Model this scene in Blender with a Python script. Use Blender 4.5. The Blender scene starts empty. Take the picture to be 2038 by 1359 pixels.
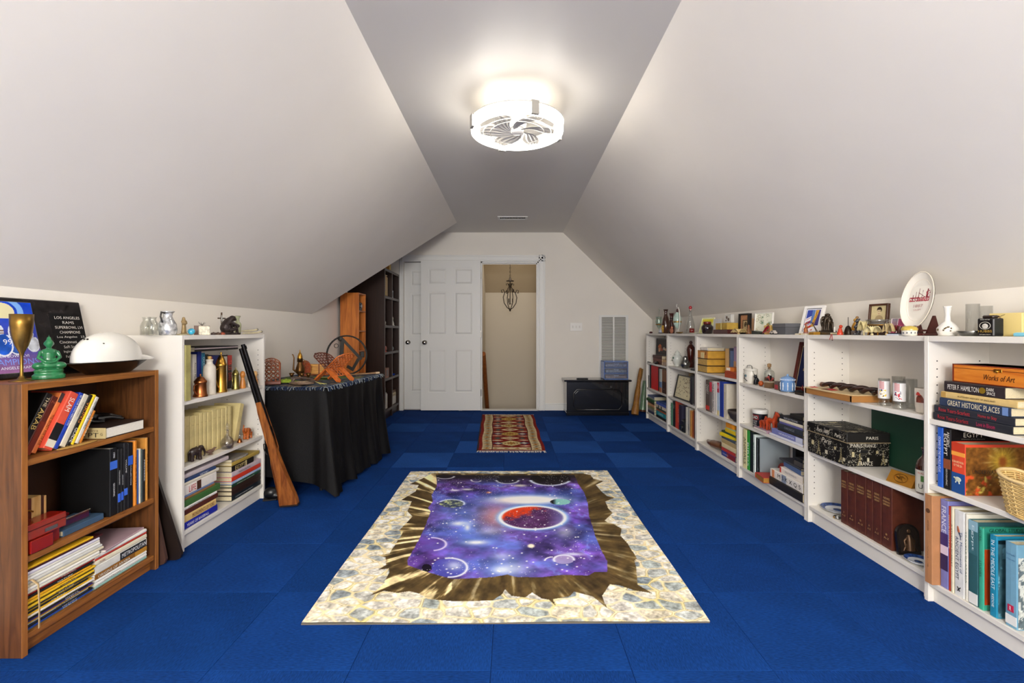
import bpy, math, random
import numpy as np
from mathutils import Matrix, Vector
random.seed(7)
SC = bpy.context.scene
COL = SC.collection
PI = math.pi
# ---------------------------------------------------------------- camera
F, CX, HY, H = 934.0, 1019.0, 661.0, 1.075     # focal length in px, principal column, horizon row, eye height
cam_d = bpy.data.cameras.new('camera'); cam = bpy.data.objects.new('camera', cam_d); COL.objects.link(cam)
cam.location = (0, 0, H); cam.rotation_euler = (PI/2, 0, 0)
cam_d.sensor_width = 36; cam_d.lens = F/2038*36; cam_d.shift_y = -18.5/2038
cam_d.clip_start = 0.05; cam_d.clip_end = 60
SC.camera = cam
SC.view_settings.view_transform = 'Standard'; SC.view_settings.look = 'None'
SC.view_settings.gamma = 1; SC.view_settings.use_curve_mapping = False
SC.view_settings.exposure = 0.38
# ---------------------------------------------------------------- world + lights
W = bpy.data.worlds.new('world'); SC.world = W; W.use_nodes = True
W.node_tree.nodes['Background'].inputs[0].default_value = (0.80, 0.90, 1.0, 1)
W.node_tree.nodes['Background'].inputs[1].default_value = 1.0
def area(name, loc, rot, sx, sy, power, col=(1,1,1), shape='RECTANGLE', spread=PI):
    d = bpy.data.lights.new(name, 'AREA'); d.shape = shape; d.size = sx; d.size_y = sy; d.energy = power; d.color = col
    d.spread = spread
    o = bpy.data.objects.new(name, d); COL.objects.link(o); o.location = loc; o.rotation_euler = rot; return o
FANX, FANY = 0.03, 2.78
rl=bpy.data.lights.new('rear_fill_light','POINT'); rl.energy=118; rl.shadow_soft_size=.22; rl.color=(1,.965,.92)  # unseen point light, added to lift the slopes and near ceiling
rlo=bpy.data.objects.new('rear_fill_light',rl); COL.objects.link(rlo); rlo.location=(0,-1.2,1.72)
area('rear_window_fill', (0, -2.4, 1.45), (PI/2,0,0), 1.5, 1.1, 85, (1,.98,.95))  # unseen area fill placed at the added rear window
area('stair_lamp', (0, 7.3, 2.40), (0,0,0), .25, .25, 3.4, (1,.92,.80), 'DISK')

# ---------------------------------------------------------------- colour + materials
def lin(c):
    if isinstance(c, str):
        c = c.lstrip('#'); c = tuple(int(c[i:i+2],16)/255 for i in (0,2,4))
    return tuple((x/12.92 if x <= .04045 else ((x+.055)/1.055)**2.4) for x in c)
_M = {}
def mat(c, rough=.55, metal=0, var=0.0, scale=30, bump=0.0, spec=.5, emit=0, key=None, coat=0):
    k = (c if isinstance(c,str) else tuple(c), rough, metal, var, scale, bump, spec, emit, coat)
    if k in _M: return _M[k]
    m = bpy.data.materials.new('m_'+str(len(_M))); m.use_nodes = True; _M[k] = m
    nt = m.node_tree; b = nt.nodes['Principled BSDF']; L = lin(c)
    b.inputs['Base Color'].default_value = (*L,1); b.inputs['Roughness'].default_value = rough
    b.inputs['Metallic'].default_value = metal; b.inputs['Specular IOR Level'].default_value = spec
    b.inputs['Coat Weight'].default_value = coat
    if emit:
        b.inputs['Emission Color'].default_value = (*L,1); b.inputs['Emission Strength'].default_value = emit
    if var or bump:
        tc = nt.nodes.new('ShaderNodeTexCoord'); n = nt.nodes.new('ShaderNodeTexNoise'); n.inputs['Scale'].default_value = scale
        n.inputs['Detail'].default_value = 5
        nt.links.new(tc.outputs['Object'], n.inputs['Vector'])
        if var:
            r = nt.nodes.new('ShaderNodeValToRGB'); e = r.color_ramp.elements
            e[0].position = .3; e[1].position = .7
            e[0].color = (*[x*(1-var) for x in L],1); e[1].color = (*[min(1,x*(1+var)) for x in L],1)
            nt.links.new(n.outputs['Fac'], r.inputs['Fac']); nt.links.new(r.outputs['Color'], b.inputs['Base Color'])
        if bump:
            bp = nt.nodes.new('ShaderNodeBump'); bp.inputs['Strength'].default_value = bump; bp.inputs['Distance'].default_value = .004
            nt.links.new(n.outputs['Fac'], bp.inputs['Height']); nt.links.new(bp.outputs['Normal'], b.inputs['Normal'])
    return m
def wood(c1, c2, axis='Z', scale=8, rough=.4, stretch=14, coat=0.0):
    k = ('wood',c1,c2,axis,scale,rough,stretch)
    if k in _M: return _M[k]
    m = bpy.data.materials.new('wood_'+str(len(_M))); m.use_nodes = True; _M[k] = m
    nt = m.node_tree; b = nt.nodes['Principled BSDF']
    tc = nt.nodes.new('ShaderNodeTexCoord'); mp = nt.nodes.new('ShaderNodeMapping')
    s = [scale*stretch/4]*3; s['XYZ'.index(axis)] = scale/4
    mp.inputs['Scale'].default_value = s
    n = nt.nodes.new('ShaderNodeTexNoise'); n.inputs['Scale'].default_value = 1.6; n.inputs['Detail'].default_value = 8; n.inputs['Distortion'].default_value = 1.2
    r = nt.nodes.new('ShaderNodeValToRGB'); e = r.color_ramp.elements
    e[0].position = .32; e[1].position = .68; e[0].color = (*lin(c1),1); e[1].color = (*lin(c2),1)
    nt.links.new(tc.outputs['Object'], mp.inputs['Vector']); nt.links.new(mp.outputs[0], n.inputs['Vector'])
    nt.links.new(n.outputs['Fac'], r.inputs['Fac']); nt.links.new(r.outputs[0], b.inputs['Base Color'])
    b.inputs['Roughness'].default_value = rough; b.inputs['Coat Weight'].default_value = coat
    return m
def glass(c='#f4f8f6', rough=.03, ior=1.45, trans=1.0):
    k = ('glass',c,rough)
    if k in _M: return _M[k]
    m = bpy.data.materials.new('glass_'+str(len(_M))); m.use_nodes = True; _M[k] = m
    nt = m.node_tree; nt.nodes.clear(); o = nt.nodes.new('ShaderNodeOutputMaterial'); mx = nt.nodes.new('ShaderNodeMixShader')
    t = nt.nodes.new('ShaderNodeBsdfTransparent'); t.inputs[0].default_value = (*[x**.4 for x in lin(c)],1)
    g = nt.nodes.new('ShaderNodeBsdfGlossy'); g.inputs['Roughness'].default_value = max(rough,.03)
    w = nt.nodes.new('ShaderNodeLayerWeight'); w.inputs[0].default_value = .35
    ma = nt.nodes.new('ShaderNodeMath'); ma.operation = 'MULTIPLY_ADD'; ma.inputs[1].default_value = .5; ma.inputs[2].default_value = .03+rough*.5
    nt.links.new(w.outputs['Facing'], ma.inputs[0]); nt.links.new(ma.outputs[0], mx.inputs[0])
    nt.links.new(t.outputs[0], mx.inputs[1]); nt.links.new(g.outputs[0], mx.inputs[2]); nt.links.new(mx.outputs[0], o.inputs[0])
    return m
def vcol_mat(rough=.9, bump=0.15, scale=900):
    k = ('vcol',rough,bump,scale)
    if k in _M: return _M[k]
    m = bpy.data.materials.new('printed_'+str(len(_M))); m.use_nodes = True; _M[k] = m
    nt = m.node_tree; b = nt.nodes['Principled BSDF']
    a = nt.nodes.new('ShaderNodeVertexColor'); a.layer_name = 'print'
    nt.links.new(a.outputs['Color'], b.inputs['Base Color']); b.inputs['Roughness'].default_value = rough
    b.inputs['Specular IOR Level'].default_value = .15
    if bump:
        n = nt.nodes.new('ShaderNodeTexNoise'); n.inputs['Scale'].default_value = scale
        bp = nt.nodes.new('ShaderNodeBump'); bp.inputs['Strength'].default_value = bump; bp.inputs['Distance'].default_value = .002
        nt.links.new(n.outputs['Fac'], bp.inputs['Height']); nt.links.new(bp.outputs['Normal'], b.inputs['Normal'])
    return m
GOLD = dict(rough=.32, metal=1)
# ---------------------------------------------------------------- photograph geometry -> room coordinates
def Yx(x, X): return F*X/(x-CX)
def Zy(y, Y): return H-(y-HY)*Y/F
def Xx(x, Y): return (x-CX)*Y/F
# ---------------------------------------------------------------- mesh builder
class MB:
    def __init__(s, M=None): s.v=[]; s.f=[]; s.mi=[]; s.sm=[]; s.M=M
    def add(s, vs, fs, m=0, smooth=False, T=None):
        o=len(s.v)
        for p in vs:
            p=Vector(p)
            if T is not None: p=T@p
            if s.M is not None: p=s.M@p
            s.v.append(tuple(p))
        for f in fs: s.f.append([i+o for i in f]); s.mi.append(m); s.sm.append(smooth)
        return s
    def box(s,x0,x1,y0,y1,z0,z1,m=0,b=0,T=None):
        if x1<x0: x0,x1=x1,x0
        if y1<y0: y0,y1=y1,y0
        if z1<z0: z0,z1=z1,z0
        b=min(b,(x1-x0)*.45,(y1-y0)*.45,(z1-z0)*.45)
        if b<=1e-6:
            v=[(x,y,z) for x in (x0,x1) for y in (y0,y1) for z in (z0,z1)]
            return s.add(v,[(0,1,3,2),(4,6,7,5),(0,4,5,1),(2,3,7,6),(0,2,6,4),(1,5,7,3)],m,False,T)
        v=[];idx={}
        for i,x in enumerate((x0,x1)):
            for j,y in enumerate((y0,y1)):
                for k,z in enumerate((z0,z1)):
                    dx=b*(1-2*i);dy=b*(1-2*j);dz=b*(1-2*k)
                    idx[i,j,k,0]=len(v);v.append((x,y+dy,z+dz))
                    idx[i,j,k,1]=len(v);v.append((x+dx,y,z+dz))
                    idx[i,j,k,2]=len(v);v.append((x+dx,y+dy,z))
        f=[]
        for a in range(3):
            o1,o2=[q for q in range(3) if q!=a]
            for e in (0,1):
                def g(p,q):
                    t=[0,0,0];t[a]=e;t[o1]=p;t[o2]=q;return idx[t[0],t[1],t[2],a]
                f.append([g(0,0),g(1,0),g(1,1),g(0,1)])
        for a in range(3):
            o1,o2=[q for q in range(3) if q!=a]
            for p in (0,1):
                for q in (0,1):
                    t0=[0,0,0];t0[o1]=p;t0[o2]=q;t0[a]=0;t1=list(t0);t1[a]=1
                    f.append([idx[(*t0,o1)],idx[(*t1,o1)],idx[(*t1,o2)],idx[(*t0,o2)]])
        for i in (0,1):
            for j in (0,1):
                for k in (0,1): f.append([idx[i,j,k,0],idx[i,j,k,1],idx[i,j,k,2]])
        cx,cy,cz=(x0+x1)/2,(y0+y1)/2,(z0+z1)/2; c=Vector((cx,cy,cz)); ff=[]
        for q in f:
            a_,b_,c_=[Vector(v[i]) for i in q[:3]]; n=(b_-a_).cross(c_-a_); mid=sum((Vector(v[i]) for i in q),Vector())/len(q)
            ff.append(q if n.dot(mid-c)>0 else q[::-1])
        return s.add(v,ff,m,False,T)
    def lathe(s,prof,seg=20,c=(0,0,0),m=0,T=None,smooth=True,cap=True,sx=1,sy=1,phase=0):
        if prof[-1][0]<=.0011 and prof[0][0]>.0011 and not cap: prof=[(.0005,prof[0][1])]+list(prof)
        if len(prof)>5 and prof[-1][0]<=.0011 and prof[0][0]>.0011 and cap and prof[-1][1]<prof[-2][1]+1e-6: prof=[(.0005,prof[0][1])]+list(prof)
        v=[];f=[];n=len(prof)
        for r,z in prof:
            for k in range(seg):
                a=2*PI*k/seg+phase; v.append((c[0]+r*math.cos(a)*sx,c[1]+r*math.sin(a)*sy,c[2]+z))
        for i in range(n-1):
            for k in range(seg):
                k2=(k+1)%seg; f.append((i*seg+k,i*seg+k2,(i+1)*seg+k2,(i+1)*seg+k))
        s.add(v,f,m,smooth,T)
        if cap:
            if prof[0][0]>1e-5: s.add([v[k] for k in range(seg)],[list(range(seg))[::-1]],m,False,T)
            if prof[-1][0]>1e-5: s.add([v[(n-1)*seg+k] for k in range(seg)],[list(range(seg))],m,False,T)
        return s
    def cyl(s,r,z0,z1,c=(0,0,0),seg=16,m=0,T=None): return s.lathe([(r,z0),(r,z1)],seg,c,m,T)
    def ell(s,c,r,seg=14,rings=8,m=0,T=None):
        if not hasattr(r,'__len__'): r=(r,r,r)
        R=Matrix.Translation(c)@Matrix.Diagonal((r[0],r[1],r[2],1))
        if T is not None: R=T@R
        return s.lathe([(max(1e-6,math.sin(PI*i/rings)),-math.cos(PI*i/rings)) for i in range(rings+1)],seg,(0,0,0),m,R,cap=False)
    def tube(s,pts,r,seg=8,m=0,closed=False,T=None,flat=1.0):
        pts=[Vector(p) for p in pts]; n=len(pts)
        if not hasattr(r,'__len__'): r=[r]*n
        v=[];f=[]; up=None
        for i,p in enumerate(pts):
            if closed: t=pts[(i+1)%n]-pts[i-1]
            else: t=pts[min(i+1,n-1)]-pts[max(i-1,0)]
            if t.length<1e-9: t=Vector((0,0,1))
            t.normalize()
            if up is None: up=Vector((0,0,1)) if abs(t.z)<.9 else Vector((1,0,0))
            a=t.cross(up)
            if a.length<1e-6: a=t.cross(Vector((0,1,0)))
            a.normalize(); b=a.cross(t); up=b
            for k in range(seg):
                th=2*PI*k/seg; v.append(p+a*(math.cos(th)*r[i])+b*(math.sin(th)*r[i]*flat))
        for i in range(n if closed else n-1):
            j=(i+1)%n
            for k in range(seg):
                k2=(k+1)%seg; f.append((i*seg+k,j*seg+k,j*seg+k2,i*seg+k2))
        s.add(v,f,m,True,T)
        if not closed:
            s.add([v[k] for k in range(seg)],[list(range(seg))],m,False,T)
            s.add([v[(n-1)*seg+k] for k in range(seg)],[list(range(seg))[::-1]],m,False,T)
        return s
    def prism(s,poly,axis,a,b,m=0,T=None,smooth=False):
        n=len(poly)
        def P(u,w,t): return {'X':(t,u,w),'Y':(u,t,w),'Z':(u,w,t)}[axis]
        v=[P(u,w,a) for u,w in poly]+[P(u,w,b) for u,w in poly]
        f=[list(range(n))[::-1],list(range(n,2*n))]
        s.add(v,f,m,False,T)
        s.add(v,[(i,(i+1)%n,n+(i+1)%n,n+i) for i in range(n)],m,smooth,T)
        return s
    def grid(s,fn,nu,nv,m=0,T=None,smooth=True,closed_u=False):
        v=[fn(i/(nu-(0 if closed_u else 1)),j/(nv-1)) for j in range(nv) for i in range(nu)]
        f=[]
        for j in range(nv-1):
            for i in range(nu if closed_u else nu-1):
                i2=(i+1)%nu; f.append((j*nu+i,j*nu+i2,(j+1)*nu+i2,(j+1)*nu+i))
        return s.add(v,f,m,smooth,T)
    def mesh(s,name,mats,fix=True):
        me=bpy.data.meshes.new(name); me.from_pydata(s.v,[],s.f)
        for mm in (mats if isinstance(mats,(list,tuple)) else [mats]): me.materials.append(mm)
        me.polygons.foreach_set('material_index',s.mi); me.polygons.foreach_set('use_smooth',s.sm)
        if fix:
            import bmesh
            bm=bmesh.new(); bm.from_mesh(me); bmesh.ops.recalc_face_normals(bm,faces=bm.faces); bm.to_mesh(me); bm.free()
        me.update(); return me
    def build(s,name,mats,parent=None,label=None,fix=True,**kw):
        o=bpy.data.objects.new(name,s.mesh(name,mats,fix)); COL.objects.link(o)
        if parent is not None: o.parent=parent
        if label: o['label']=label
        for k,v in kw.items(): o[k]=v
        return o
def thing(name,label,cat,loc=(0,0,0),rotz=0,group=None,rot=None):
    o=bpy.data.objects.new(name,None); COL.objects.link(o); o.empty_display_size=.05
    o.location=loc; o.rotation_euler=rot if rot is not None else (0,0,rotz)
    o['label']=label; o['category']=cat
    if group: o['group']=group
    return o
def tag(o,label,cat,group=None):
    o['label']=label; o['category']=cat
    if group: o['group']=group
    return o
def structure(name,mb,m,parent=None,label=None):
    o=mb.build(name,m,parent)
    if parent is None: o['kind']='structure'
    if label: o['label']=label
    return o
def rot(ax,deg): return Matrix.Rotation(math.radians(deg),4,ax)
def tr(x,y,z): return Matrix.Translation((x,y,z))
def lettering(txt,size,m,parent,T,width=None,align='CENTER',name='lettering',shear=0,depth=.0002,height=None,bold=0):
    """flat raised lettering: text x axis -> T x, up -> T y, facing T z"""
    cu=bpy.data.curves.new('t','FONT'); cu.body=txt; cu.size=size; cu.align_x=align; cu.align_y='CENTER'
    cu.resolution_u=2; cu.shear=shear; cu.extrude=0; cu.offset=bold
    o=bpy.data.objects.new('t',cu); COL.objects.link(o)
    dg=bpy.context.evaluated_depsgraph_get(); dg.update()
    me=bpy.data.meshes.new_from_object(o.evaluated_get(dg)); bpy.data.objects.remove(o); bpy.data.curves.remove(cu)
    n=len(me.vertices)
    if n==0: return None
    co=np.empty(n*3); me.vertices.foreach_get('co',co); co=co.reshape(-1,3)
    if width:
        w=co[:,0].max()-co[:,0].min()
        if w>0: co[:,0]*=width/w
    if height:
        h=co[:,1].max()-co[:,1].min()
        if h>0: co[:,1]=(co[:,1]-(co[:,1].max()+co[:,1].min())/2)*height/h
    co[:,2]+=depth
    Tm=np.array(T); co=co@Tm[:3,:3].T+Tm[:3,3]
    me.vertices.foreach_set('co',co.ravel()); me.materials.clear(); me.materials.append(m); me.update()
    ob=bpy.data.objects.new(name,me); COL.objects.link(ob); ob.parent=parent
    return ob
def basis(o,ex,ey):
    ex=Vector(ex).normalized(); ey=Vector(ey).normalized(); ez=ex.cross(ey)
    return Matrix(((ex.x,ey.x,ez.x,o[0]),(ex.y,ey.y,ez.y,o[1]),(ex.z,ey.z,ez.z,o[2]),(0,0,0,1)))
def dup(o,parent=None):
    c=o.copy(); COL.objects.link(c); c.parent=parent
    for ch in [q for q in bpy.data.objects if q.parent==o]: dup(ch,c)
    return c
_rg=np.random.RandomState(3)
def vnoise(x,y,seed=0):
    xi=np.floor(x).astype(int); yi=np.floor(y).astype(int); fx=x-xi; fy=y-yi
    fx=fx*fx*(3-2*fx); fy=fy*fy*(3-2*fy)
    def h(a,b):
        n=(a*374761393+b*668265263+seed*974634777)&0x7fffffff; n=((n^(n>>13))*1274126177)&0x7fffffff
        return ((n^(n>>16))&0xffff)/65535.0
    return (h(xi,yi)*(1-fx)+h(xi+1,yi)*fx)*(1-fy)+(h(xi,yi+1)*(1-fx)+h(xi+1,yi+1)*fx)*fy
def fbm(x,y,seed=0,o=5):
    s=0;a=.5
    for k in range(o): s=s+a*vnoise(x*2**k,y*2**k,seed+k); a*=.5
    return s/(1-.5**o)
def inpoly(px,py,poly):
    r=np.zeros(px.shape,bool); n=len(poly)
    for i in range(n):
        x0,y0=poly[i]; x1,y1=poly[(i+1)%n]
        if y0==y1: continue
        c=((y0>py)!=(y1>py))&(px<(x1-x0)*(py-y0)/(y1-y0)+x0); r^=c
    return r
def printed(name,nu,nv,corners,colfn,parent=None,m=None,thick=0.0,wob=None):
    """flat printed surface as a fine grid with a colour attribute; corners = bl,br,tr,tl; colfn(u,v)->rgb srgb arrays"""
    u,v=np.meshgrid((np.arange(nu))/(nu-1),(np.arange(nv))/(nv-1))
    bl,br,tr_,tl=[np.array(c,float) for c in corners]
    P=(bl*(1-u)[...,None]+br*u[...,None])*(1-v)[...,None]+(tl*(1-u)[...,None]+tr_*u[...,None])*v[...,None]
    if wob is not None: P=P+wob(u,v)
    me=bpy.data.meshes.new(name); nvv=nu*nv
    i=np.arange(nu-1)[None,:]+np.arange(nv-1)[:,None]*nu
    q=np.stack([i,i+1,i+1+nu,i+nu],-1).reshape(-1)
    nf=(nu-1)*(nv-1)
    me.vertices.add(nvv); me.vertices.foreach_set('co',P.reshape(-1).astype(np.float32))
    me.loops.add(nf*4); me.loops.foreach_set('vertex_index',q.astype(np.int32))
    me.polygons.add(nf); me.polygons.foreach_set('loop_start',np.arange(0,nf*4,4,dtype=np.int32)); me.polygons.foreach_set('loop_total',np.full(nf,4,dtype=np.int32))
    me.update(calc_edges=True)
    C_=np.clip(colfn(u,v),0,1); Lc=np.where(C_<=.04045,C_/12.92,((C_+.055)/1.055)**2.4)
    a=me.color_attributes.new('print','FLOAT_COLOR','POINT')
    a.data.foreach_set('color',np.concatenate([Lc.reshape(-1,3),np.ones((nvv,1))],1).astype(np.float32).ravel())
    me.materials.append(m or vcol_mat())
    me.polygons.foreach_set('use_smooth',np.ones(nf,bool))
    ob=bpy.data.objects.new(name,me); COL.objects.link(ob)
    if parent is not None: ob.parent=parent
    return ob
def hexa(c): c=c.lstrip('#'); return np.array([int(c[i:i+2],16)/255 for i in (0,2,4)])
# ================================================================ ROOM
WALL='#efe9df'
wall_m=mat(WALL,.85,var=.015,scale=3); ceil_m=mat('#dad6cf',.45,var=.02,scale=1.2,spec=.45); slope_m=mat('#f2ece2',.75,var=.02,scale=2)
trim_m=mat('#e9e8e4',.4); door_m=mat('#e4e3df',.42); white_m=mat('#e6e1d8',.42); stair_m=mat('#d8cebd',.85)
EW=6.45; ZC=2.445; XL,XR=-.69,.70; KL,KR=-1.90,1.93; ZK=1.247; YB=-2.6
VY0,VY1=4.45,5.87
mb=MB().box(-3.3,KR+.1,YB-.1,EW+.12,-.10,-.010)
floor=structure('floor',mb,mat('#103a78',.95))
# carpet tiles, one object each
def carpet_mat(c,ax):
    k=('carpet',c,ax)
    m=bpy.data.materials.new('carpet_'+str(ax)); m.use_nodes=True; nt=m.node_tree; b=nt.nodes['Principled BSDF']
    tc=nt.nodes.new('ShaderNodeTexCoord'); mp=nt.nodes.new('ShaderNodeMapping'); mp.inputs['Scale'].default_value=(260,60,1) if ax else (60,260,1)
    n=nt.nodes.new('ShaderNodeTexNoise'); n.inputs['Scale'].default_value=1; n.inputs['Detail'].default_value=3
    n2=nt.nodes.new('ShaderNodeTexNoise'); n2.inputs['Scale'].default_value=3.5; n2.inputs['Detail'].default_value=5
    nt.links.new(tc.outputs['Object'],mp.inputs[0]); nt.links.new(mp.outputs[0],n.inputs['Vector']); nt.links.new(tc.outputs['Object'],n2.inputs['Vector'])
    mx=nt.nodes.new('ShaderNodeMath'); mx.operation='MULTIPLY_ADD'; nt.links.new(n2.outputs['Fac'],mx.inputs[0]); mx.inputs[1].default_value=.55; nt.links.new(n.outputs['Fac'],mx.inputs[2])
    r=nt.nodes.new('ShaderNodeValToRGB'); e=r.color_ramp.elements; L=lin(c); e[0].position=.45; e[1].position=1.05
    e[0].color=(*[x*.60 for x in L],1); e[1].color=(*[min(1,x*1.5) for x in L],1)
    nt.links.new(mx.outputs[0],r.inputs['Fac']); nt.links.new(r.outputs[0],b.inputs['Base Color'])
    bp=nt.nodes.new('ShaderNodeBump'); bp.inputs['Strength'].default_value=.5; bp.inputs['Distance'].default_value=.003
    nt.links.new(n.outputs['Fac'],bp.inputs['Height']); nt.links.new(bp.outputs['Normal'],b.inputs['Normal'])
    b.inputs['Roughness'].default_value=.95; b.inputs['Specular IOR Level'].default_value=.1; b.inputs['Sheen Weight'].default_value=.0
    return m
TS=.4486; TX0=.382; TY0=3.735
cshade=['#0a326d','#0d3573','#0c3370','#1b478b','#133d80']
cmeshes={}
def tile_mesh(si,ax,x0,x1,y0,y1):
    key=(si,ax,round(x1-x0,3),round(y1-y0,3))
    if key not in cmeshes:
        cm=cmats.setdefault((si,ax),None) or carpet_mat(cshade[si],ax); cmats[si,ax]=cm
        cmeshes[key]=MB().box(0,x1-x0-.0012,0,y1-y0-.0012,-.010,0,b=.0012).mesh('carpet_tile',cm)
    return cmeshes[key]
cmats={}
light_tiles={(-3,0),(1,0),(-2,1),(0,1),(1,2),(-4,3),(-2,3),(2,3),(-1,2)}
for i in range(-6,5):
    for j in range(-8,7):
        x0=TX0+i*TS; x1=min(x0+TS,KR); x0=max(x0,-2.2); y0=TY0+j*TS; y1=min(y0+TS,EW)
        if x1-x0<.03 or y1-y0<.03: continue
        si=3 if (i,j) in light_tiles else (random.choice([0,0,1,1,2,4]) if j>=-1 else random.choice([0,1,1,2]))
        o=bpy.data.objects.new('carpet_tile',tile_mesh(si,(i+j)%2,x0,x1,y0,y1)); COL.objects.link(o); o.parent=floor; o.location=(x0,y0,0)
# ceiling
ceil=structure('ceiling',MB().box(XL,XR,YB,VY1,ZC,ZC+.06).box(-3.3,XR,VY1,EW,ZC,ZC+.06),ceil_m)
def slab(pts,th,mb=None):
    mb=mb or MB(); P=[Vector(p) for p in pts]; n=(P[1]-P[0]).cross(P[2]-P[0]).normalized()
    if n.z<0: n=-n
    Q=[p+n*th for p in P]; k=len(P)
    return mb.add([tuple(p) for p in P+Q],[list(range(k)),list(range(k,2*k))[::-1]]+[(i,(i+1)%k,k+(i+1)%k,k+i) for i in range(k)])
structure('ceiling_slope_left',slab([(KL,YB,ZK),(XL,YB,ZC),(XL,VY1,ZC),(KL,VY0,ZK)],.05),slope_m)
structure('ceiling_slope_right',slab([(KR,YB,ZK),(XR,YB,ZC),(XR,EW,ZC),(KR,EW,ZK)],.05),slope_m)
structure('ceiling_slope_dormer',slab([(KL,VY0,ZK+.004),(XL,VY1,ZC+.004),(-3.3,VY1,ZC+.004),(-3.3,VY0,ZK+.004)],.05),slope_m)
# knee walls
zd=ZK+(5.42-VY0)*(ZC-ZK)/(VY1-VY0)
structure('wall_left',MB().prism([(YB,0),(5.42,0),(5.42,zd),(VY0,ZK),(YB,ZK)],'X',KL-.08,KL),wall_m)
structure('wall_right',MB().box(KR,KR+.1,YB,EW,-.01,ZK),wall_m)
structure('wall_dormer',MB().box(-3.3,KL-.08,5.36,5.42,0,zd).box(-3.36,-3.3,5.36,EW,0,ZC),wall_m)
# far wall with two openings
CDX0,CDX1=-1.492,-.735; DX0,DX1=-.428,.366; DZ=2.045
mb=MB(); T=.12
mb.box(-3.3,CDX0,EW,EW+T,0,ZC).box(CDX0,CDX1,EW,EW+T,DZ,ZC).box(CDX1,DX0,EW,EW+T,0,ZC).box(DX0,DX1,EW,EW+T,DZ,ZC)
mb.prism([(DX1,0),(KR+.1,0),(KR+.1,ZK-.05),(KR,ZK),(XR,ZC),(DX1,ZC)],'Y',EW,EW+T)
mb.box(CDX0-.1,CDX1+.1,EW+T,EW+T+.04,-.12,ZC)  # unseen panel added behind the closet door to stop light leaking under it
structure('wall_back',mb,wall_m)
# wall behind the camera with an unseen window added to light the room
mb=MB(); WX,WZ0,WZ1=.75,.85,2.0
mb.box(KL,-WX,YB-.1,YB,0,ZC).box(WX,KR,YB-.1,YB,0,ZC).box(-WX,WX,YB-.1,YB,0,WZ0).box(-WX,WX,YB-.1,YB,WZ1,ZC)
structure('wall_front',mb,wall_m)
w1=structure('added_window_1',MB().box(-WX,WX,YB-.06,YB-.02,WZ0,WZ0+.05).box(-WX,WX,YB-.06,YB-.02,WZ1-.05,WZ1).box(-WX,-WX+.05,YB-.06,YB-.02,WZ0,WZ1).box(WX-.05,WX,YB-.06,YB-.02,WZ0,WZ1).box(-.02,.02,YB-.06,YB-.02,WZ0,WZ1),trim_m)  # added frame around the rear light opening, out of view
MB().box(-WX+.05,-.02,YB-.045,YB-.04,WZ0+.05,WZ1-.05).build('pane',glass(),w1)
MB().box(.02,WX-.05,YB-.045,YB-.04,WZ0+.05,WZ1-.05).build('pane',glass(),w1)
# stairwell beyond the doorway
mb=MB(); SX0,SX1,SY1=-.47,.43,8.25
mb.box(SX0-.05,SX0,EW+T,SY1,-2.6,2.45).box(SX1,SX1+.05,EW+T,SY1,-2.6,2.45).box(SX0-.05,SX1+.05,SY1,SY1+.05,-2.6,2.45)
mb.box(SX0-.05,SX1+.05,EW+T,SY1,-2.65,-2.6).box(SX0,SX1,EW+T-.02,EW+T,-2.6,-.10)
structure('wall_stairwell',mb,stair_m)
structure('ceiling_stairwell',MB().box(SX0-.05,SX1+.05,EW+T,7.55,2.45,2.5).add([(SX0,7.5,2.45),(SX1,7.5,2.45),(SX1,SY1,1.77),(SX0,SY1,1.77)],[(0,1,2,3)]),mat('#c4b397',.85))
# trim: casings, baseboards, jambs
def casing(mb,x0,x1,z0,z1,y=EW):
    mb.box(x0,x1,y-.016,y,z0,z1,b=.004)
    w=x1-x0
    if w<z1-z0: mb.box(x0+w*.18,x0+w*.42,y-.022,y-.016,z0,z1,b=.002).box(x1-w*.3,x1-w*.12,y-.024,y-.016,z0,z1,b=.002)
    else:
        h=z1-z0; mb.box(x0,x1,y-.022,y-.016,z0+h*.18,z0+h*.42,b=.002).box(x0,x1,y-.024,y-.016,z1-h*.3,z1-h*.12,b=.002)
mb=MB(); casing(mb,DX1,DX1+.09,0,DZ+.09); casing(mb,DX0-.03,DX1+.09,DZ,DZ+.09)
mb.box(DX1-.018,DX1,EW,EW+T,0,DZ).box(DX0,DX0+.018,EW,EW+T,0,DZ).box(DX0,DX1,EW,EW+T,DZ-.018,DZ).box(DX0,DX1,EW,EW+T,-.01,.006)
mb.box(DX1-.03,DX1-.018,EW+.05,EW+.07,0,DZ).box(DX0+.018,DX1,EW+.05,EW+.07,DZ-.03,DZ-.018)
structure('trim_1',mb,trim_m)
mb=MB(); casing(mb,CDX0-.055,CDX0,0,DZ+.09); casing(mb,CDX0-.055,DX0-.03,DZ,DZ+.09); casing(mb,CDX1,CDX1+.055,0,DZ)
structure('trim_2',mb,trim_m)
def baseb(name,x0,x1,y0,y1): 
    structure(name,MB().box(x0,x1,y0,y1,0,.085,b=.004).box(x0,x1,y0+.005,y1,.085,.10,b=.003),trim_m)
baseb('baseboard_back',DX1+.09,KR,EW-.014,EW)
structure('baseboard_right',MB().box(KR-.012,KR,YB,EW,0,.1,b=.004),trim_m)
structure('baseboard_left',MB().box(KL,KL+.012,YB,5.4,0,.1,b=.004),trim_m)
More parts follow.
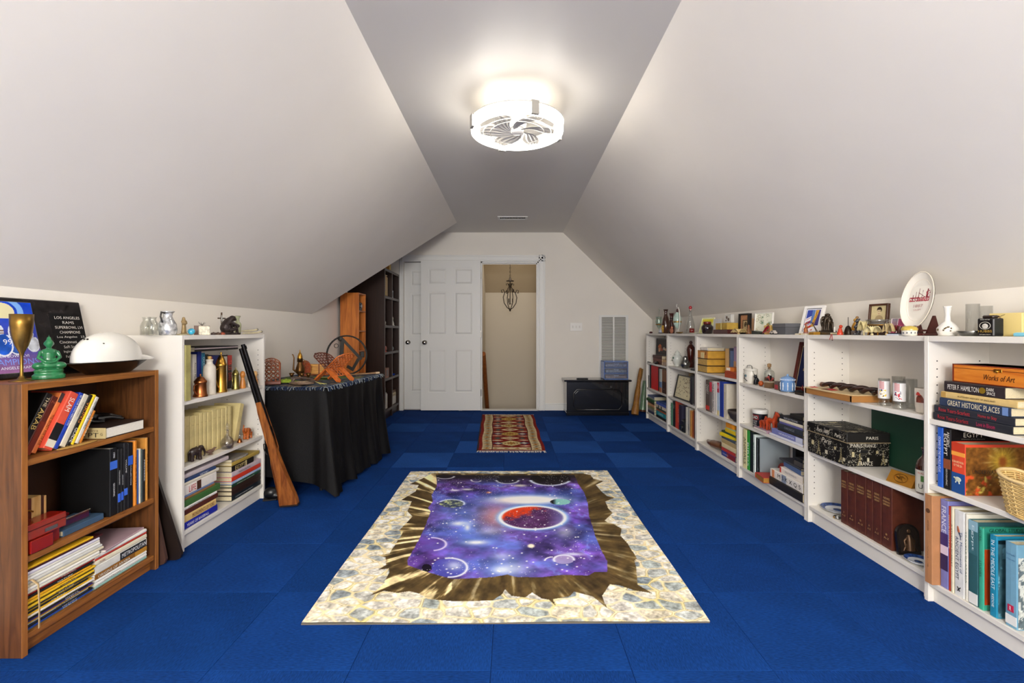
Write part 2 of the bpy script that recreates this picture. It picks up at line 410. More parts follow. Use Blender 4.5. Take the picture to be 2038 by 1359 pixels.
# six-panel doors
nickel=mat('#b9b4aa',.22,1)
def six_panel(name,x0,z0,w,h,yf,th,knob_side):
    mb=MB(); xs=[(.125,.435),(.565,.875)]; zs=[(.052,.161),(.21,.497),(.592,.881)]
    mb.box(x0,x0+w,yf+.010,yf+th,z0,z0+h)
    cx=[0,.125,.435,.565,.875,1]; 
    # stiles and rails proud of the recessed field
    for a,b in ((0,.125),(.435,.565),(.875,1)): mb.box(x0+a*w,x0+b*w,yf,yf+.011,z0,z0+h)
    for a,b in ((0,.052),(.161,.21),(.497,.592),(.881,1)):
        for c,d in xs: mb.box(x0+c*w,x0+d*w,yf,yf+.011,z0+h*(1-b),z0+h*(1-a))
    o=structure(name,mb,door_m)
    for a,b in zs:
        for c,d in xs:
            px0,px1,pz0,pz1=x0+c*w+.012,x0+d*w-.012,z0+h*(1-b)+.012,z0+h*(1-a)-.012; e=.022
            v=[(px0,yf+.010,pz0),(px1,yf+.010,pz0),(px1,yf+.010,pz1),(px0,yf+.010,pz1),(px0+e,yf+.001,pz0+e),(px1-e,yf+.001,pz0+e),(px1-e,yf+.001,pz1-e),(px0+e,yf+.001,pz1-e)]
            MB().add(v,[(0,1,5,4),(1,2,6,5),(2,3,7,6),(3,0,4,7),(4,5,6,7)]).build('raised_panel',door_m,o)
    kx=x0+.055 if knob_side=='L' else x0+w-.055
    Tk=tr(kx,yf,.935)@rot('X',90)
    MB().lathe([(.032,0),(.032,.006),(.012,.010),(.011,.028),(.026,.036),(.030,.048),(.026,.060),(.012,.066),(.001,.067)],20,T=Tk).build('door_knob',nickel,o)
    return o
d1=six_panel('door_1',-1.24,.012,.812,2.04,6.385,.035,'L')
for z in (.25,1.05,1.85):
    MB().box(-.432,-.424,6.40,6.45,z-.045,z+.045).cyl(.006,z-.045,z+.045,(-.425,6.398,0),8).build('hinge',nickel,d1)
six_panel('door_2',CDX0+.003,.012,CDX1-CDX0-.006,2.025,6.485,.035,'L')
# ceiling vent
v=thing('ceiling_vent','white slotted air register set in the flat ceiling near the far wall','vent',(.008,5.62,ZC))
MB().box(-.178,.178,-.075,-.055,-.008,0).box(-.178,.178,.055,.075,-.008,0).box(-.178,-.155,-.055,.055,-.008,0).box(.155,.178,-.055,.055,-.008,0).build('frame',trim_m,v)
MB().box(-.155,.155,-.055,.055,-.001,0).build('duct_opening',mat('#3a3835',.9),v)
for k in range(17): MB().box(-.002,.002,-.055,.055,-.008,0,T=tr(-.15+k*.01875,0,0)@rot('Y',28)).build('slat',trim_m,v)
# louvred return grille on far wall
v=thing('return_air_grille','tall white louvred air grille in the far wall above the black chest','vent',(1.395,EW,.51))
MB().box(-.2,.2,-.012,0,0,.03).box(-.2,.2,-.012,0,.77,.80).box(-.2,-.165,-.012,0,.03,.77).box(.165,.2,-.012,0,.03,.77).box(-.01,.01,-.014,0,.03,.77).build('frame',trim_m,v)
MB().box(-.165,.165,-.002,0,.03,.77).build('backing',mat('#8a857c',.9),v)
sl=None
for k in range(42):
    for sx in (-.0875,.0875):
        if sl is None: sl=MB().box(-.0765,.0765,-.007,.004,-.0012,.0012,T=rot('X',40)).mesh('louvre',trim_m)
        o=bpy.data.objects.new('louvre',sl); COL.objects.link(o); o.parent=v; o.location=(sx,-.007,.041+k*.0174)
# light switch
v=thing('light_switch','white triple light switch plate on the wall right of the doorway','switch',(.882,EW,1.148))
MB().box(-.084,.084,-.006,0,-.058,.058,b=.003).build('plate',mat('#efece6',.3),v)
for k in (-1,0,1): MB().box(-.005,.005,-.014,-.005,-.004,.018,T=tr(k*.046,0,0)).box(-.008,.008,-.0065,-.005,-.016,.018,T=tr(k*.046,0,0)).build('toggle',mat('#dcd8d0',.3),v)
# handrail in the stairwell
v=thing('stair_handrail','brown wooden handrail sloping down the left stairwell wall beyond the doorway','handrail',(SX0,EW+T,0))
a=Vector((.065,.06,.77)); b=Vector((.065,2.0-.4,-.62)); d=b-a
MB().tube([a,b],.034,8,flat=1.25).build('rail',wood('#8a4a20','#b5692f','Y'),v)
for t in (.2,.8): p=a+d*t; MB().tube([p,(0.002,p.y,p.z-.05)],.007,6).build('bracket',nickel,v)
# iron lantern hanging in the stairwell
iron=mat('#2b2017',.5,.6)
LY=7.35
v=thing('hanging_lantern','black wrought iron scroll lantern hanging on a chain in the stairwell','pendant lamp',(-.03,LY,1.43))
mb=MB()
for s in range(4):
    a=s*PI/2+.4; cs,sn=math.cos(a),math.sin(a)
    prof=[(.004,0),(.05,.03),(.10,.10),(.115,.19),(.09,.26),(.115,.31),(.145,.30),(.14,.26),(.12,.265)]
    mb.tube([(r*cs,r*sn,z) for r,z in prof],.006,6)
    prof=[(.09,.26),(.05,.30),(.02,.36),(.04,.41),(.065,.40),(.06,.375)]
    mb.tube([(r*cs,r*sn,z) for r,z in prof],.005,6)
mb.ell((0,0,-.01),(.014,.014,.02)); mb.build('scroll_frame',iron,v)
MB().lathe([(.004,0),(.06,.44),(.062,.45),(.02,.46),(.012,.50),(.001,.51)][1:],12).cyl(.006,.08,.45).build('stem',iron,v)
mb=MB()
for k in range(3):
    a=k*2*PI/3; mb.tube([(0,0,.09),(.03*math.cos(a),.03*math.sin(a),.085),(.04*math.cos(a),.04*math.sin(a),.11)],.004,6); mb.cyl(.008,.11,.17,(.04*math.cos(a),.04*math.sin(a),0),8)
mb.build('candle_arms',iron,v)
mb=MB(); z=.51; k=0
while z<1.0:
    pts=[(.009*math.cos(t),0,z+.017+.019*math.sin(t)) for t in [q*PI/4 for q in range(8)]]
    if k%2: pts=[(0,p[0],p[2]) for p in pts]
    mb.tube(pts,.0028,5,closed=True); z+=.031; k+=1
mb.build('chain',iron,v)

# ================================================================ FAN LIGHT
v=thing('ceiling_fan_light','round white ceiling fan with a glowing ring lamp on the flat ceiling','ceiling light',(FANX,FANY,2.255))
glow=mat('#fff9ef',.5,emit=14); clear=mat('#d9d6cf',.3,spec=.5)
R=.272
mb=MB(); seg=48
mb.lathe([(R,0),(R,.055),(R-.018,.055),(R-.018,.004),(R-.03,0)],seg,cap=False).lathe([(R,0),(R-.03,0)],seg,cap=False)
mb.build('light_ring',glow,v)
mb=MB().lathe([(R+.004,.055),(R+.004,.061),(R-.05,.061),(R-.05,.055)],seg,cap=False).build('ring_rim',mat('#d8d4cd',.4),v)
MB().cyl(.055,.075,.19,seg=32).lathe([(.05,.02),(.06,.075)],24).build('ceiling_mount',clear,v)
for k in range(4):
    a=k*PI/2+.35; Tk=rot('Z',math.degrees(a))
    MB().box(R-.006,R+.010,-.022,.022,-.008,.066,T=Tk).build('clip',mat('#a9a49b',.4),v)
    MB().tube([(R-.01,0,.058),(.11,0,.09)],.006,6,T=Tk).build('arm',clear,v)
MB().lathe([(.001,-.006),(.03,-.004),(.04,.006),(.04,.02)],20).build('hub',mat('#f2efe9',.3),v)
bl=None
for k in range(6):
    if bl is None:
        def bf(u,w):
            r=.035+u*.185; a=w*(.28+.62*math.sin(PI*min(1,u*.85+.12)))+u*.9
            return (r*math.cos(a),r*math.sin(a),.006+.022*w*(.3+.7*math.sin(PI*u))+.003*math.sin(w*26))
        mb=MB().grid(bf,12,16); bl=mb.mesh('fan_blade',clear,fix=False)
    o=bpy.data.objects.new('fan_blade',bl); COL.objects.link(o); o.parent=v; o.rotation_euler=(0,0,k*PI/3)
for k in range(14): pass
MB().lathe([(.16,-.004),(.1605,-.001),(.157,-.001)],40,cap=False).lathe([(.20,-.004),(.202,-.001),(.198,-.001)],40,cap=False).build('grille_ring',clear,v)

# ================================================================ BOOKCASES
holes_m=mat('#2c2a28',.9)
def bookcase(label,side,Xf,y0,y1,zs,ztop,depth,m,name='bookcase',t=.018,plinth=.07,backm=None,edge=None,group=None,holes=True,plinth_m=None,zedge=.0):
    """side +1: stands along the right wall and opens towards -X; -1: along the left wall"""
    yc=(y0+y1)/2; v=thing(name,label,'bookcase',(Xf,yc,0),group=group); s=side
    a,b=y0-yc,y1-yc
    def bx(nm,x0,x1,ya,yb,z0,z1,mm=m,bev=.0012):
        return MB().box(s*x0,s*x1,ya,yb,z0,z1,b=bev).build(nm,mm,v)
    bx('side_panel',0,depth,a,a+t,0,ztop); bx('side_panel',0,depth,b-t,b,0,ztop)
    bx('top_panel',0,depth,a+t,b-t,ztop-t-.004,ztop)
    bx('back_panel',depth-.006,depth-.001,a+t*.5,b-t*.5,plinth,ztop-t,backm or m)
    for z in zs: bx('shelf',.004,depth-.008,a+t+.0005,b-t-.0005,z-t-.002,z)
    bx('plinth',.022,.036,a+t,b-t,0,zs[-1]-t,plinth_m or m)
    if holes:
        mb=MB()
        for sy,yy in ((1,a+t+.0006),(-1,b-t-.0006)):
            for xx in (.035,depth-.045):
                z=.16
                while z<ztop-.08:
                    mb.box(s*xx-.0022,s*xx+.0022,yy-.0005,yy+.0005,z-.0022,z+.0022); z+=.032
        o=mb.build('pin_holes',holes_m,v); o['kind']='stuff'
    return v
XF=1.677; DB=.238
YS=[5.875,5.08,4.285,3.487,2.677,1.893,1.095]
ZSH=[[.70,.39,.085],[.715,.39,.085],[.72,.39,.085],[.705,.405,.09],[.735,.405,.095],[.73,.47,.085]]
BLAB=['white bookcase farthest down the right wall, beside the black chest','white bookcase with the framed insect print, second from the far end','white bookcase with tan boxed books and the wooden shoe, third from the far end',
 'white bookcase with the framed medallion and red wooden horses','white bookcase with the Paris storage box and brown encyclopedias','white bookcase nearest on the right with the wicker basket']
XFS=[XF]*5+[1.662]
for i in range(6):
    bookcase(BLAB[i],1,XFS[i],YS[i+1]+.001,YS[i]-.001,ZSH[i],1.06,DB if i<5 else .25,white_m,group='white bookcases')
XFL=-1.607
bookcase('white bookcase on the left wall with cream book set and brass mugs',-1,XFL,2.285,3.052,[.735,.41,.095],1.06,.28,white_m,group='white bookcases')
oak=wood('#744218','#a2672d','Y',10,.42); oakz=wood('#472811','#6b411f','Z',10,.42); oakb=mat('#3a200e',.6,var=.2,scale=12)
XB=-1.615; BY0,BY1=1.545,2.142
v=bookcase('brown wood grain bookcase nearest on the left',-1,XB,BY0,BY1,[.648,.325,.067],.903,.27,oakz,t=.019,plinth=.03,backm=oakb,holes=False,plinth_m=oak)
for ch in v.children:
    if ch.name.startswith(('shelf','top_panel')): ch.data.materials[0]=oak
# edge banding on the two side panels
yc=(BY0+BY1)/2
for a in (BY0-yc,BY1-yc-.019): MB().box(0,.0015,a,a+.019,0,.903).build('edge_banding',wood('#8a5222','#ab6f34','Z',10,.4),v)
# dark tall bookcase, orange tower
dk=wood('#24130c','#321c12','Z',9,.35); dkf=mat('#4b3d36',.4)
v=thing('bookcase','tall dark brown two-column bookcase by the closet door','bookcase',(-1.546,5.70,0))
w,h,dp=.73,1.86,.50; t=.03
for a in (0,w/2-t/2,w-t): MB().box(-dp,-.004,a,a+t,0,h).build('side_panel' if a!=w/2-t/2 else 'divider',dk,v); MB().box(-.004,0,a+.003,a+t-.003,0,h).build('edge_strip',dkf,v)
MB().box(-dp,-dp+.005,0,w,0,h).build('back_panel',mat('#170c07',.6),v)
zt=[.09,.475,.80,1.13,1.49,h-t]
for z in zt: MB().box(-dp,-.006,t,w-t,z,z+t).box(-.006,.001,t,w-t,z,z+t,m=1).build('shelf',[dk,dkf],v)
MB().box(-.03,-.02,t,w-t,0,.09).build('plinth',dk,v)
ow=wood('#a4561a','#cf7c30','Z',7,.4,10)
v=thing('bookcase','narrow orange oak shelf tower in front of the dark bookcase','bookcase',(-1.665,5.10,0))
w,h,dp,t=.245,1.505,.203,.014
MB().box(-dp,0,0,t,0,h,b=.001).build('side_panel',ow,v); MB().box(-dp,0,w-t,w,0,h,b=.001).build('side_panel',ow,v)
MB().box(-dp,-dp+.005,t,w-t,0,h).build('back_panel',mat('#5c2c0e',.6),v)
for z in (.05,.32,.60,.86,1.08,1.30,h-t): MB().box(-dp+.005,-.001,t,w-t,z,z+t).build('shelf',ow,v)

# ================================================================ RUGS
rug_out=[(860,943.8),(840,955),(815,966),(834,967.5),(827.7,980),(797.7,997.6),(819,1000),(810,1020),(820,1030),(792.6,1059),(802.7,1060),(775,1105),(752.6,1109),(767.6,1112.6),(769,1127.7),(752.6,1137.7),(774,1135),(775,1142.7),(765,1165),(737.6,1190),(765,1180),(792.6,1184),(815,1180),(836.5,1185),(852.7,1195),(902.8,1199),(980,1198),(1000,1185),(1005,1176),(1017.5,1189),(1045,1192.7),(1058.8,1182.7),(1077.6,1195),(1092.6,1197.7),(1106,1210),(1100,1196.5),(1132.6,1191.5),(1142.6,1181.5),(1180,1191.5),(1207.7,1214),(1197.7,1190),(1212.7,1166.4),(1230,1167.7),(1260,1177.7),(1297.7,1184),(1267.7,1166.4),(1265,1132.7),(1261.5,1117.7),(1266.5,1114),(1250,1085),(1235,1067.6),(1237.7,1053.9),(1222.7,1045),(1212.7,1042.6),(1204,1037.6),(1220,1022.6),(1211.4,1013.8),(1205,1000),(1222.7,992.6),(1207.7,988.8),(1197.7,981.3),(1185,967.5),(1200,960),(1180,955),(1175,947.5),(1160,944.5)]
rug_in=[(868,947),(870,960),(870,970),(859,987.6),(861.5,1000),(851.5,1012.6),(856.5,1020),(846.5,1047.6),(834,1075),(826.5,1090),(811.4,1117.7),(812.7,1127.7),(840,1137.7),(865,1145),(900,1155),(980,1151.4),(1010,1146.4),(1025,1151.4),(1075,1152.7),(1120,1147.7),(1170,1149),(1182.6,1141.4),(1207.7,1141.4),(1207.7,1120),(1195,1095),(1185,1070),(1180,1050),(1172.6,1027.6),(1170,1002.6),(1162.6,982.6),(1150,965),(1142.6,947.5)]
RGC=[(-.774,1.722,.004),(.731,1.734,.004),(.733,3.625,.004),(-.775,3.60,.004)]
def rug_cols(u,v):
    bl,br,tr_,tl=[np.array(c) for c in RGC]
    P=(bl*(1-u)[...,None]+br*u[...,None])*(1-v)[...,None]+(tl*(1-u)[...,None]+tr_*u[...,None])*v[...,None]
    X,Y=P[...,0],P[...,1]; px=CX+F*X/Y; py=HY+F*H/Y           # drawing coordinates of the print
    sh=u.shape; rgb=np.zeros(sh+(3,))
    # cobble stones
    rs=np.random.RandomState(5); nx,ny=17,32
    gx,gy=np.meshgrid(np.arange(nx),np.arange(ny)); sx=((gx+rs.rand(ny,nx)*.8+(gy%2)*.5)/nx*1.60-.84).ravel(); sy=((gy+rs.rand(ny,nx)*.7)/ny*1.95+1.70).ravel()
    wx=X+.015*(fbm(X*14,Y*14,3)-.5)*2; wy=Y+.012*(fbm(X*14,Y*14,9)-.5)*2
    best=np.full(sh,9.);sec=np.full(sh,9.);bi=np.zeros(sh,int)
    for i in range(len(sx)):
        d=((wx-sx[i])/1.25)**2+((wy-sy[i])*1.15)**2
        c=d<best; sec=np.where(c,best,np.minimum(sec,d)); best=np.where(c,d,best); bi=np.where(c,i,bi)
    e=np.sqrt(sec)-np.sqrt(best)
    pal=np.array([hexa(c) for c in ('#f6f1e4','#f2ead6','#e4e0d4','#c2c6c2','#a3acb0','#f8f2e2','#d8d6cc','#94a0a8','#efe4ca','#b4bcb8','#f3ecd8','#ece6da')])
    sc=pal[rs.randint(0,len(pal),len(sx))][bi]
    n=fbm(X*38,Y*38,21)[...,None]; n2=fbm(X*110,Y*110,33)[...,None]
    sc=sc*(.60+.72*n)+(n2-.5)*.42
    gro=hexa('#f4e6bb')*(.95+.15*n)+ (fbm(X*9,Y*9,40)[...,None]-.5)*np.array([.1,.12,.45])
    k=np.clip((e-.006)/.008,0,1)[...,None]; rgb=gro*(1-k)+sc*k
    ln=np.clip(1-abs(e-.007)/.0035,0,1)[...,None]*np.clip(fbm(X*20,Y*20,50)*2.2-.7,0,1)[...,None]
    rgb=rgb*(1-ln*.75)+hexa('#7c6424')*ln*.75
    # torn brown ring
    out=inpoly(px,py,rug_out); inn=inpoly(px,py,rug_in)
    ang=np.arctan2((py-1050)*2.2,px-1015)
    st=fbm(ang*22+.0*px,np.hypot(px-1015,(py-1050)*2)*.012,60); st2=fbm(px*.06,py*.10,61)
    br_=hexa('#33261a')*(1-st[...,None])+hexa('#8c7440')*st[...,None]*1.0
    hl=np.clip((st-np.where(px<900,.52,.60))*7,0,1)[...,None]; br_=br_*(1-hl)+hexa('#c9b68a')*hl*np.where(px<900,1.35,.85)[...,None]; br_=br_*(.62+.75*st2[...,None])
    rgb=np.where(out[...,None],br_,rgb)
    # space
    f1=fbm(X*4.5,Y*4.5,70);f2=fbm(X*11,Y*11,71);f3=fbm(X*30,Y*30,72)
    c=hexa('#3d2470')*(1-f1[...,None])+hexa('#8d63c8')*f1[...,None]
    c=c*(.34+1.25*f2[...,None])*(.72+.56*f3[...,None])
    rg=1-abs(fbm(X*7+3,Y*7,74)-.5)*2; rg=np.clip((rg-.90)*9,0,1)[...,None]*np.clip((f2-.42)*4,0,1)[...,None]; c=c*(1-rg*.55)+hexa('#8fb0ff')*rg*.55
    b=np.clip((fbm(X*5+9,Y*6,75)-.52)*5,0,1)[...,None]; c=c*(1-b*.6)+hexa('#5f83e6')*b*.6
    dkk=np.clip((.47-f2)*4,0,1)[...,None]; c=c*(1-dkk*.6)+hexa('#1e1338')*dkk*.6
    top=np.clip((966-py)/14,0,1)[...,None]; c=c*(1-top*.9)+hexa('#1d1716')*top*.9
    def ell(cx,cy,rx,ry): return np.hypot((px-cx)/rx,(py-cy)/ry)
    def blend(c,k,col): k=np.clip(k,0,1)[...,None]; return c*(1-k)+hexa(col)*k
    def glow_(c,cx,cy,rx,ry,col,s=1,p=2): return blend(c,s*np.exp(-ell(cx,cy,rx,ry)**p),col)
    c=glow_(c,1050,996,120,16,'#4f8ff0',.85); c=glow_(c,1050,997,72,9,'#ffffff',1.3,3)
    c=glow_(c,920,1020,60,16,'#6aa0f5',.5)
    for (a,b2,rx,ry,s) in ((918,1044,30,7,1.2),(930,1052,9,10,1.0),(948,1082,34,7,1.1),(998,1137,26,11,1.2),(1000,1110,30,12,.5),(975,1060,40,12,.4),(1125,1062,26,18,.45),(1020,1135,50,20,.5)): 
        c=glow_(c,a,b2,rx*1.7,ry*1.7,'#6f9cf7',s*.6); c=glow_(c,a,b2,rx*.6,ry*.6,'#ffffff',s)
    # red planet
    c=glow_(c,990,1030,36,24,'#f2a7a0',.8); d=ell(1060,1033,67,24); c=blend(c,np.exp(-((d-1.0)/.13)**2)*.9,'#8fc4ff')
    pl=hexa('#3a1b45')*(1-f3[...,None])+hexa('#7a4a86')*f3[...,None]; rk=np.clip((1035-px)/38+ (1028-py)/14+ .3+(f3-.5)*2.4,0,1)[...,None]; pl=pl*(1-rk)+hexa('#e5431c')*rk
    bk_=np.clip((px-1085)/30,0,1)[...,None]; pl=pl*(1-bk_*.5)+hexa('#8a9be8')*bk_*.5
    c=np.where((d<.93)[...,None],pl,c); c=blend(c,np.exp(-((d-.97)/.06)**2)*1.2,'#f4f8ff')
    def arc(c,cx,cy,rx,ry,a0,a1,col='#ffffff',w=.10,fill=None,fs=.6):
        d=ell(cx,cy,rx,ry); an=np.degrees(np.arctan2((py-cy)/ry,(px-cx)/rx))%360
        if fill: c=blend(c,(d<1)*fs,fill)
        ok=((an>a0%360)&(an<a1%360)) if a0%360<a1%360 else ((an>a0%360)|(an<a1%360))
        return blend(c,ok*np.exp(-((d-1)/w)**2),col)
    c=arc(c,1095,955,40,13,20,170,'#dfe9ff',.09,'#15110f',.8); c=arc(c,1010,957,22,7,0,180,'#c8ccd8',.12,'#15110f'); c=arc(c,886,950,18,5,0,150,'#c8c8d0',.14); c=arc(c,948,958,9,3,0,200,'#c8c8d0',.2); c=arc(c,995,968,12,3,0,200,'#9c90c0',.2)
    d=ell(1115,1001,20,6); c=blend(c,(d<1)*1.0,'#8fd0cc'); c=blend(c,(d<1)*np.clip((1108-px)/8,0,1),'#12141c'); 
    d=ell(899,1004,25,8); c=blend(c,(d<1)*.9,'#39445a'); c=blend(c,(d<1)*np.clip(fbm(X*60,Y*60,80)*3-1.2,0,1),'#d9e39a'); c=arc(c,899,1004,25,8,200,20,'#d9e3ff',.10)
    c=arc(c,858,1085,30,13,270,80,'#e7dcff',.09,'#6a48a8',.5)
    c=arc(c,895,1132,35,19,255,95,'#f2f4ff',.08,'#4a55c0',.7); c=glow_(c,905,1128,16,9,'#e8f0ff',.7); d=ell(850,1133,10,8); c=blend(c,(d<1)*.95,'#150c1c')
    c=arc(c,1122,1117,20,9,150,10,'#f0f0ff',.14,'#b9a8d8',.8); c=glow_(c,1140,1106,22,3,'#e6ecff',.9); c=arc(c,1100,1120,16,8,180,270,'#ffffff',.12)
    c=glow_(c,1057,1090,7,4,'#fff4da',1.2,4); c=glow_(c,1035,968,14,2.5,'#e8e2d8',.9,3); c=glow_(c,930,976,12,2,'#ffffff',.8,3); c=glow_(c,905,978,10,2,'#ffffff',.8,3); c=glow_(c,973,982,5,2,'#e08a5a',1,3)
    st=rs.rand(*sh); bright=np.clip((fbm(X*6,Y*6,90)-.35)*2,0,1)
    c=np.where((st>1-.018*bright)[...,None],np.ones(3)*.97,c)
    for _ in range(110):
        a,b2=rs.rand()*330+850,rs.rand()*190+955; c=glow_(c,a,b2,1.6*(b2-661)/400+.3,.8*(b2-661)/400+.2,'#ffffff',1.1,3)
    rgb=np.where((inn)[...,None],c,rgb)
    return rgb
def wobr(u,v): 
    w=np.zeros(u.shape+(3,)); w[...,2]=.0015+.0015*np.sin(u*9)*np.cos(v*7); w[...,1]=.004*np.sin(u*11+1)*(1-v); w[...,0]=.003*np.sin(v*9)*(2*u-1); return w
v=thing('area_rug','large printed rug of stone paving torn open onto purple outer space','rug',(0,2.67,0))
o=printed('printed_pile',520,640,[(a,b-2.67,.006) for a,b,c in RGC],rug_cols,v,vcol_mat(.85,.10,700),wob=wobr)
MB().prism([(a,b-2.67) for a,b,c in RGC],'Z',0.0008,.0055).build('backing',mat('#6a6458',.9),v)
def kil(u,v):
    # u across 0..1, v along 0..1 (near->far)
    sh=u.shape; n=_rg.rand(*sh)[...,None]
    W,L=.63,1.86; x=u*W; y=v*L
    c=np.zeros(sh+(3,))+hexa('#8c1d12')
    def put(mask,col): 
        nonlocal c; c=np.where(mask[...,None],hexa(col),c)
    edge=np.minimum(x,W-x)
    bx=(edge>.03)&(edge<.125); by=(y>.035)&(y<.125)|(y>L-.05)&(y<L-.02)
    put(bx&(y>.03)&(y<L-.02),'#e9d3a6'); put(by&(edge>.03),'#ecd7ac')
    # border motifs
    q=np.mod(y,.155)/.155-.5; ex=(edge-.0775)/.0475
    put(bx&(abs(q)*3.2+abs(ex)<.62),'#c98a2c'); put(bx&(abs(abs(q)-.36)*9+abs(ex)<.8),'#54432f'); put(bx&(abs(q)*3.4+abs(ex)<.3),'#7a2a18')
    put(bx&(abs(abs(q)-.2)*10+abs(abs(ex)-.5)<.5),'#7d6a4a')
    r=np.mod(x,.105)/.105-.5; ey=(y-.08)/.045
    put((y>.035)&(y<.125)&(edge>.13)&(abs(r)*2.4+abs(ey)<.6),'#7a5a30'); put((y>.035)&(y<.125)&(edge>.13)&(abs(r)*2.4+abs(ey)<.3),'#d49a36')
    put((edge>.125)&(edge<.133),'#5a1a10')
    fld=(edge>.135)&(y>.135)&(y<L-.055)
    P=.42; k=np.mod(y-.16,P)/P; kk=np.floor((y-.16)/P); dx=(x-W/2)/.18
    d=abs(dx)*1.15+abs(k-.3)*3.4; a=np.mod(kk,2)<.5
    put(fld&(d<1.0),'#6b4a2e'); put(fld&(d<.86),'#d9b25a'); put(fld&(d<.86)&a,'#e2c88a'); put(fld&(d<.5)&(abs(np.mod(x,.03)-.015)<.006),'#7c3b20'); put(fld&(d<.35),'#b07a34')
    d2=abs(dx)*1.3+abs(k-.8)*5; put(fld&(d2<.8),'#f0dfb0'); put(fld&(d2<.45),'#a85a2a'); put(fld&(d2<.2),'#f2e6c6')
    for s in (-1,1):
        d3=abs(dx-s*.72)*3+abs(k-.3)*6; put(fld&(d3<.9),'#3d4a6e'); put(fld&(d3<.55),'#dccfb6')
        d4=abs(dx-s*.75)*2.2+abs(k-.05)*14; put(fld&(d4<.8),'#e9c0a0'); d5=abs(dx-s*.75)*2.2+abs(k-.58)*14; put(fld&(d5<.8),'#f0d6b0')
        d6=abs(dx-s*.70)*3.2+abs(k-.8)*8; put(fld&(d6<.7),'#4a6a62')
    n2=fbm(x*60,y*60,5)[...,None]
    return c*(.72+.4*n2)+(n-.5)*.10
KC=[(-.306,4.235),(.300,4.23),(.276,6.07),(-.378,6.08)]
v=thing('small_rug','narrow red and cream patterned kilim runner in front of the doorway','rug',(-.03,5.15,0))
printed('woven_pile',130,380,[(a+.03,b-5.15,.008) for a,b in KC],kil,v,vcol_mat(.95,.3,500),wob=lambda u,w: np.stack([.005*np.sin(w*17)*np.ones_like(u),.003*np.sin(u*13),.002*np.sin(w*21+u*5)],-1))
MB().prism([(a*.99+.03,b-5.15) for a,b in KC],'Z',0.0005,.0055).build('backing',mat('#5a1a12',.9),v)
rs=random.Random(4)
for (p0,p1,s,ln) in ((KC[0],KC[1],-1,.045),(KC[3],KC[2],1,.035)):
    mb=MB()
    for k in range(150):
        t=k/149; x=p0[0]*(1-t)+p1[0]*t+.03; y=p0[1]*(1-t)+p1[1]*t-5.15; dx=rs.uniform(-.018,.018); l=ln*rs.uniform(.7,1.15)
        mb.tube([(x,y,.006),(x+dx*.5,y+s*l*.5,.007),(x+dx,y+s*l,.003)],.0017,4)
    o=mb.build('fringe',mat('#ded9d2',.9),v); o['kind']='stuff'
mb=MB()
for k in range(90):
    t=k/89; x=KC[0][0]*(1-t)+KC[3][0]*t+.03; y=KC[0][1]*(1-t)+KC[3][1]*t-5.15; mb.tube([(x,y,.005),(x-.014,y+.003,.003)],.003,4)
mb.build('edge_stitching',mat('#2b1a1c',.9),v,kind='stuff')
